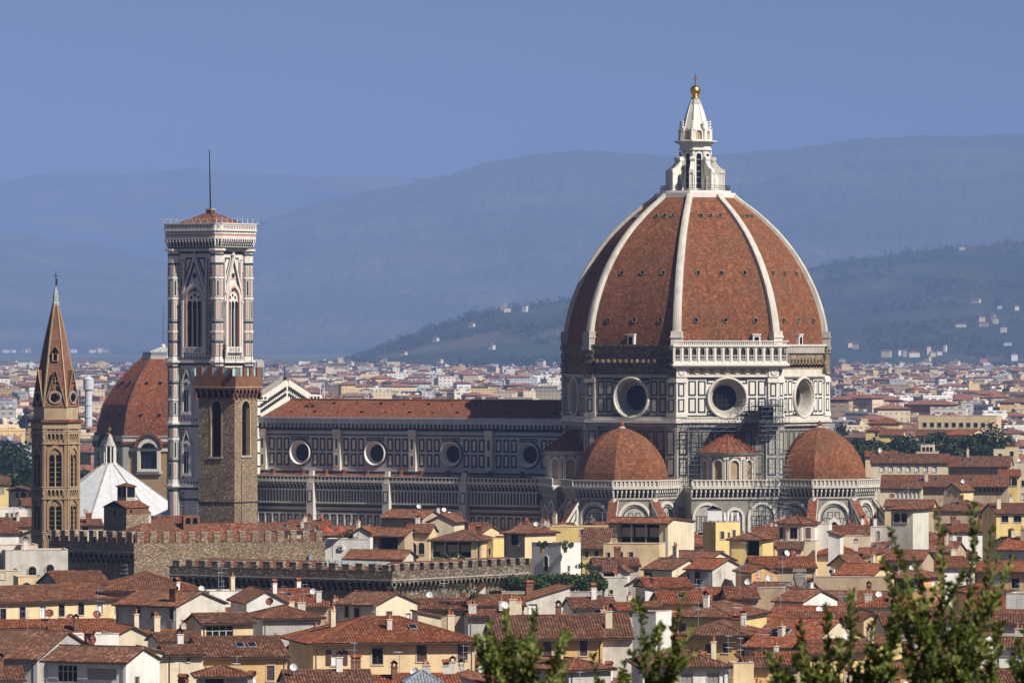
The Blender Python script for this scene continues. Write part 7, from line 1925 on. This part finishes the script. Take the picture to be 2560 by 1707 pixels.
gt = [(2140, 1082, 1850, 9), (2175, 1086, 1900, 9), (2205, 1092, 1830, 8), (2240, 1096, 1950, 9), (2270, 1078, 1900, 10), (2300, 1086, 1980, 8), (2330, 1096, 1880, 8), (2352, 1080, 1940, 10), (2378, 1084, 1870, 9), (2402, 1090, 1960, 9), (2425, 1082, 1880, 8), (2452, 1074, 1940, 11), (2480, 1070, 1900, 12), (2508, 1080, 1960, 9), (2190, 1110, 1780, 8), (2260, 1112, 1790, 8), (2390, 1108, 1800, 8), (2465, 1106, 1810, 9)]
gt.sort()
for i, (px, py, D, r) in enumerate(gt):
    c = P(px, py, D); big_tree(c.x, D, 0, c.z, r, rg, 'dark green tree in the grove right of the east dome, %s from the left' % word(i+1), group=GR)
lt = [(-6, 1092, 1900, 11), (18, 1096, 1880, 11), (42, 1108, 1860, 9), (60, 1132, 1820, 7), (30, 1166, 1500, 6), (62, 1172, 1490, 6), (82, 1160, 1520, 6), (210, 1150, 1500, 6), (230, 1165, 1480, 5)]
for i, (px, py, D, r) in enumerate(lt):
    c = P(px, py, D); big_tree(c.x, D, 0, c.z, r, rg, 'round green tree near the lawn at the left edge, %s from the left' % word(i+1), group='trees round the far lawn')
g = MB(); x0, x1 = P(-60, 0, 1700).x, P(100, 0, 1700).x
g.face([(x0, 1560, .3), (x1, 1560, .3), (x1+5, 2300, 8.6), (x0-30, 2300, 8.6)], plain('lawn_grass', (.07, .22, .03), .9, .2, .2))
tag(g.build('lawn'), kind='structure')
# scattered trees in the newer town and at the foot of the hills
st_ = []
for i in range(400):
    y = 1500*(4.6**rg.random()); px = rg.choice([rg.uniform(2080, 2560), rg.uniform(2080, 2560), rg.uniform(640, 1410), rg.uniform(0, 240)]); h = rg.uniform(14, 21)
    z0 = ground_z(y); yt = HOR+(CAMZ-z0-h)*F/y
    x = (px-1280)/F*y
    if shown(px, yt) and all((x-a[0])**2+(y-a[1])**2 > (a[3]*.5+5)**2 for a in FAR) and clear(x, y, 9): st_.append((px, y, h, z0))
st_ = st_[:90]; st_.sort()
TREES = []
SKIP_T = {0,1,3,4,5,6,7,8,9,11,12,16,17,18,19,20,21,22,25,26,27,28,30,31,32,33,34,35,36,37,38,39,40,41,43,44,45,46,47,49,50,51,52,53,54,55,56,58,59,60,61,62,63,65,66,67,68,69,70,71,72,73,74,75,76,77,78,79,82,83,85,87,88,89}; TBL = []
for i, (px, y, h, z0) in enumerate(st_):
    if i in SKIP_T: continue
    rt = random.Random(i); o = big_tree((px-1280)/F*y, y, z0, h, rt.uniform(4.5, 7.5), rt, 'tree', n=500, size=1.2); TREES.append((o, px, y)); TBL.append((i, o))
# wooded belt and the farther slopes' trees
vs_b = []
for i in range(3000):
    y = 5600+6400*rg.random()**1.2; px = rg.choice([rg.uniform(2060, 2570), rg.uniform(2060, 2570), rg.uniform(640, 1430), rg.uniform(-20, 420)])
    r = rg.uniform(5, 11); vs_b.append(((px-1280)/F*y, y, ground_z(y)+r*.6, r, rg.uniform(.8, 1.3)))
for hk, n_, p0, p1 in ((3, 4200, 1880, 2400), (4, 2400, 700, 1320)):
    for i in range(n_):
        px = rg.uniform(p0, p1); t = rg.random(); x, y, z = HILLS_LIST[hk](px, t)
        if noise.noise(Vector((x/260, y/420, 3))) < .02 and t < .93: continue
        if any(abs(x-vx) < 24 and -500 < y-vy < 8 for vx, vy in VXY): continue
        r = rg.uniform(5, 10); vs_b.append((x, y, z+r*.5, r, rg.uniform(.8, 1.4)))
o = leaf_cloud('distant_woods', vs_b, 120000, 3.4, LF_FAR, rg); tag(o, kind='stuff')
# roof garden bushes
D = 880
for i, (zx, zt, zb, r) in enumerate(((60, 660, 800, 2.6), (170, 650, 800, 2.4), (290, 640, 800, 2.5), (380, 620, 790, 2.4), (450, 590, 780, 2.9), (540, 630, 790, 2.2), (610, 650, 760, 2.0), (680, 640, 770, 2.5), (760, 632, 770, 2.6), (830, 650, 770, 1.7))):
    c = P(1260+zx*ZK, 1254+zt*ZK, D); h = (zb-zt)*ZK*D/F; o = thing('bush', 'green bush of the roof garden, %s from the left' % word(i+1), 'bush', (c.x, D+rg.uniform(1, 5), c.z-h), 0, 'bushes of the roof garden')
    m = MB(); m.tube([(0, 0, -.2), (0, 0, h*.6)], .09, BARK, 5); m.build('stem', o)
    leaf_cloud('foliage', [(rg.uniform(-.6, .6)*r*.5, rg.uniform(-.6, .6)*r*.5, h*rg.uniform(.25, .8), r*rg.uniform(.4, .6), .9) for k in range(6)], 1100, .3, LF_G, rg, o)
for i, (reg, zx, zt, r, D, nm) in enumerate((('R5', 1600, 440, 1.7, 987, 'row of potted plants along the dark terrace, left clump'), ('R5', 1720, 445, 1.6, 987, 'row of potted plants along the dark terrace, right clump'), ('R5', 775, 265, 1.5, 1034, 'leafy plant beside the red parasols'), ('R6', 330, 350, 1.1, 938, 'pale flowering plant on the white tower block, left side'), ('R6', 530, 345, 1.2, 938, 'pale flowering plant on the white tower block, right side'), ('R6', 700, 545, 1.4, 900, 'potted shrub right of the white tower block'), ('R5', 1830, 735, 1.9, 800, 'brownish shrub at the foot of the battlement arches'), ('R7', 1400, 700, 2.0, 900, 'climbing greenery in the shade of the orange house'), ('R3', 1790, 740, 1.7, 840, 'rusty green shrub beside the white parapet'))):
    (ex, ey) = REG[reg]; c = P(ex+zx*ZK, ey+zt*ZK, D); o = thing('bush', nm, 'bush', (c.x, D-1.0, c.z-r), 0)
    m = MB(); m.lathe([(.25, -.5), (.35, .1)], POT, 8); m.build('pot', o)
    leaf_cloud('foliage', [(rg.uniform(-.8, .8)*r, rg.uniform(-.3, .3), r*rg.uniform(.3, 1.0), r*rg.uniform(.35, .5), .8) for k in range(5)], 500, .2, LF_G, rg, o)
# ---------------------------------------------------------------- branch tips close to the camera
LF = leaf_mat('bay_leaves', (.055, .08, .016), (.135, .175, .033), (.27, .30, .07), .4)
TWIG = plain('twig_bark', (.16, .11, .07), .8, .25, 40)
def shoot(path, rg, D, leaves, twigs, dens=1.0, lsize=.037, wid=1.0):
    """path: photograph pixels from base to tip; leaves set round the stem and its side twigs"""
    pts = [P(x, y, D+dd) for x, y, dd in path]
    def along(pts, step):
        out = []; 
        for a, b_ in zip(pts, pts[1:]):
            L = (b_-a).length; n = max(1, int(L/step))
            for i in range(n): out.append((a+(b_-a)*(i/n), (b_-a).normalized()))
        return out
    stems = [(pts, .007)]
    L = sum((b_-a).length for a, b_ in zip(pts, pts[1:])); so_far = 0
    for p, d in along(pts, .022/dens):
        so_far += .022/dens; f = so_far/L
        if f > .9: continue
        a = rg.uniform(0, 6.28); n1 = d.orthogonal().normalized(); n2 = d.cross(n1)
        out = (n1*math.cos(a)+n2*math.sin(a)); ln = rg.uniform(.05, .15)*(1.15-f)*wid
        e = p+out*ln*.75+d*ln*.8+Vector((0, 0, ln*.25)); stems.append(([p, (p+e)/2+out*ln*.1, e], .0025))
    for ps, r in stems:
        twigs.append((ps, r)); k = 0; run = along(ps, .0085)
        for i, (p, d) in enumerate(run):
            if r > .005 and i < len(run)*.25 and rg.random() < .3: continue
            k += 2.4; n1 = d.orthogonal().normalized(); n2 = d.cross(n1)
            out = (n1*math.cos(k)+n2*math.sin(k)); ld = (out*rg.uniform(.6, 1.1)+d*rg.uniform(.5, 1.0)+Vector((0, 0, .25))).normalized()
            leaves.append((p, ld, lsize*rg.uniform(.65, 1.15)))
        tip = ps[-1]; d = (ps[-1]-ps[-2]).normalized()
        for q in range(5): leaves.append((tip, (d+Vector((rg.gauss(0, .35), rg.gauss(0, .35), rg.gauss(0, .2)))).normalized(), lsize*rg.uniform(.5, .9)))
def leafy(name, label, paths, D, base, seed, group='leafy treetops in front of the town'):
    rg = random.Random(seed); leaves, twigs = [], []
    for p, dens, wid in paths: shoot(p, rg, D, leaves, twigs, dens, wid=wid)
    bx, by = base; o = thing(name, label, 'tree', (0, 0, 0), 0, group)
    g0 = P(bx, by, D); gz = ground_z(D)
    m = MB(); m.tube([(g0.x+.3, D+.3, gz-.3), (g0.x+.1, D+.1, (gz+g0.z)/2), (g0.x, D, g0.z-.3)], .14, BARK, 8, .06)
    for p, _, _ in paths:
        q = P(p[0][0], p[0][1], D+p[0][2]); m.tube([(g0.x, D, g0.z-.4), ((g0.x+q.x)/2, D, (g0.z+q.z)/2-.1), tuple(q)], .03, BARK, 6, .008)
    m.build('trunk', o)
    vs_, fs = [], []
    for p, d, s_ in leaves:
        sd = d.cross(Vector((rg.gauss(0, 1), rg.gauss(0, 1), rg.gauss(0, 1)))).normalized(); up = sd.cross(d); w_ = s_*.27; i = len(vs_)
        vs_ += [tuple(p), tuple(p+d*s_*.45+sd*w_+up*s_*.06), tuple(p+d*s_), tuple(p+d*s_*.45-sd*w_+up*s_*.06), tuple(p+d*s_*.5-up*s_*.03)]
        fs += [(i, i+1, i+4), (i+1, i+2, i+4), (i+2, i+3, i+4), (i+3, i, i+4)]
    me = bpy.data.meshes.new('crown'); me.from_pydata(vs_, [], fs); me.materials.append(LF); put('crown', me, o)
    m = MB()
    for ps, r in twigs: m.tube(ps, r, TWIG, 4, r*.5)
    m.build('twigs', o)
rg = random.Random(77)
def fan(x0, x1, ybase, tops, jit=18, sub=3):
    """main shoots to the listed tips plus side shoots filling the body"""
    out = []
    for (tx, ty, bx) in tops:
        pth = []; n = 5
        for i in range(n+1):
            f = i/n; pth.append((bx+(tx-bx)*f+math.sin(f*5+tx)*jit*.4*(1-f), ybase+(ty-ybase)*f, rg.uniform(-.25, .25)))
        out.append((pth, .37, .6))
        for s_ in range(sub):
            f = rg.uniform(.05, .6); sx, sy = bx+(tx-bx)*f, ybase+(ty-ybase)*f; L = (ybase-ty)*rg.uniform(.22, .42); a = rg.choice([-1, 1])*rg.uniform(.25, .75)
            out.append(([(sx, sy, 0), (sx+math.sin(a)*L*.5, sy-math.cos(a)*L*.5, rg.uniform(-.3, .3)), (sx+math.sin(a)*L*.95, sy-math.cos(a)*L, rg.uniform(-.4, .4))], .28, .5))
    return out
leafy('tree', 'leafy treetop with two upright shoots at the bottom left of the branches', fan(1180, 1420, 1800, [(1262, 1530, 1290), (1335, 1530, 1320), (1412, 1580, 1350), (1195, 1590, 1240), (1225, 1560, 1265), (1300, 1600, 1305), (1385, 1650, 1360)], 14, 2), 24.5, (1300, 1830), 1)
leafy('tree', 'thin leafy treetop with a forked pair of shoots in front of the brown roofs', fan(1440, 1710, 1800, [(1595, 1498, 1640), (1708, 1490, 1640), (1480, 1640, 1520), (1560, 1660, 1570), (1650, 1600, 1640), (1690, 1620, 1660)], 14, 2), 25.5, (1620, 1840), 2)
leafy('tree', 'tallest dense treetop reaching up past the rooftops on the right', fan(1890, 2500, 1830, [(2435, 1264, 2405), (2346, 1274, 2375), (2228, 1325, 2375), (2206, 1398, 2350), (2479, 1327, 2425), (2290, 1400, 2370), (2500, 1560, 2450), (2380, 1480, 2390), (2420, 1560, 2410), (2300, 1500, 2340), (2480, 1640, 2440), (2340, 1640, 2360)], 22, 3), 23.5, (2380, 1850), 3)
leafy('tree', 'broad leafy treetop with spiky shoots, left of the tallest one', fan(1890, 2250, 1810, [(2132, 1480, 2120), (2065, 1515, 2080), (2237, 1510, 2200), (1998, 1560, 2030), (1925, 1640, 1985), (2180, 1560, 2160), (2100, 1600, 2100), (1960, 1680, 2000), (2220, 1620, 2190), (2040, 1650, 2050), (2150, 1660, 2140)], 20, 2), 24.0, (2090, 1840), 4)
leafy('tree', 'small leafy branch tip entering at the right edge', fan(2530, 2590, 1760, [(2545, 1600, 2580), (2570, 1570, 2595), (2530, 1650, 2575)], 10, 3), 24.0, (2620, 1800), 5)

# ---------------------------------------------------------------- labels for houses and far blocks
def zone(px, py):
    if py < 1190: 
        return 'left of the brick spire' if px < 420 else 'right of the dome' if px > 1700 else 'behind the nave'
    if py < 1400: col_ = [(330, 'beside the brick spire tower'), (800, 'beneath the stone tower'), (1330, 'beneath the nave'), (1880, 'beneath the great dome'), (2200, 'beneath the east tribune'), (9999, 'at the far right')]
    else: col_ = [(420, 'in the bottom left corner'), (800, 'in front of the lower battlements'), (1330, 'in front of the battlement corner'), (1880, 'behind the thin treetop'), (2240, 'behind the broad treetop'), (9999, 'behind the tallest treetop')]
    for lim, nm in col_:
        if px < lim: return nm
KN = {'side': 'gabled tile roof', 'hip': 'hipped tile roof', 'pyr': 'four-sided tile cap', 'front': 'gable facing forward', 'flat': 'flat roof', 'shed': 'lean-to roof', 'shedl': 'slanting roof', 'shedr': 'slanting roof'}
grp = {}
for o, px, py, D, inf in HOUSES:
    o['category'] = 'house'
    if 'group' not in o: o['group'] = 'houses of the old town'
    if inf['label']: o['label'] = inf['label']; continue
    grp.setdefault((inf['wall'], inf['kind'] if inf['kind'] not in ('shedl', 'shedr') else 'shedl', zone(px, py)), []).append((px, o))
for (wl, kd, zn), lst in grp.items():
    lst.sort(key=lambda a: a[0])
    for i, (px, o) in enumerate(lst):
        t = '%s house with %s %s' % (WNAME[wl], KN[kd], zn)
        o['label'] = t if len(lst) == 1 else t+(', %s from left' % word(i+1))
grp = {}
for o, px, yt, y, wc, rf, w_, h in far_objs:
    o['category'] = 'apartment block'; o['group'] = 'buildings of the newer town'
    zn = 'left of the brick spire' if px < 100 else 'between spire and chapel dome' if px < 420 else 'beyond the nave roof' if px < 1420 else 'right of the great dome'
    ds = 'near' if y < 2000 else 'mid-distance' if y < 3000 else 'far'
    grp.setdefault((wc, rf, zn, ds), []).append((px, o))
for (wc, rf, zn, ds), lst in grp.items():
    lst.sort(key=lambda a: a[0])
    for i, (px, o) in enumerate(lst):
        t = '%s %s block with %s roof %s' % (ds, wc, 'flat' if rf == 'flat' else 'red tiled', zn)
        o['label'] = t if len(lst) == 1 else t+(', %s from left' % word(i+1))
grp = {}
for o, px, y, col, h, w_ in vl:
    o['category'] = 'villa'; o['group'] = 'villas on the hillsides'
    grp.setdefault((col, 'left of the bell tower' if px < 500 else 'on the slopes behind the nave' if px < 1420 else 'on the hill right of the dome'), []).append((px, o))
for (col, zn), lst in grp.items():
    lst.sort(key=lambda a: a[0])
    for i, (px, o) in enumerate(lst): o['label'] = ('hazy %s villa %s' % (col, zn))+('' if len(lst) == 1 else ', %s from left' % word(i+1))
grp = {}
for o, px, y in TREES:
    o['category'] = 'tree'; o['group'] = 'trees among the newer town'
    zn = 'left of the bell tower' if px < 500 else 'beyond the nave roof' if px < 1420 else 'right of the great dome'
    grp.setdefault(('near' if y < 2400 else 'mid-distance' if y < 3800 else 'far', zn), []).append((px, o))
for (ds, zn), lst in grp.items():
    lst.sort(key=lambda a: a[0])
    for i, (px, o) in enumerate(lst): o['label'] = '%s dark tree among buildings %s, %s from left' % (ds, zn, word(i+1))
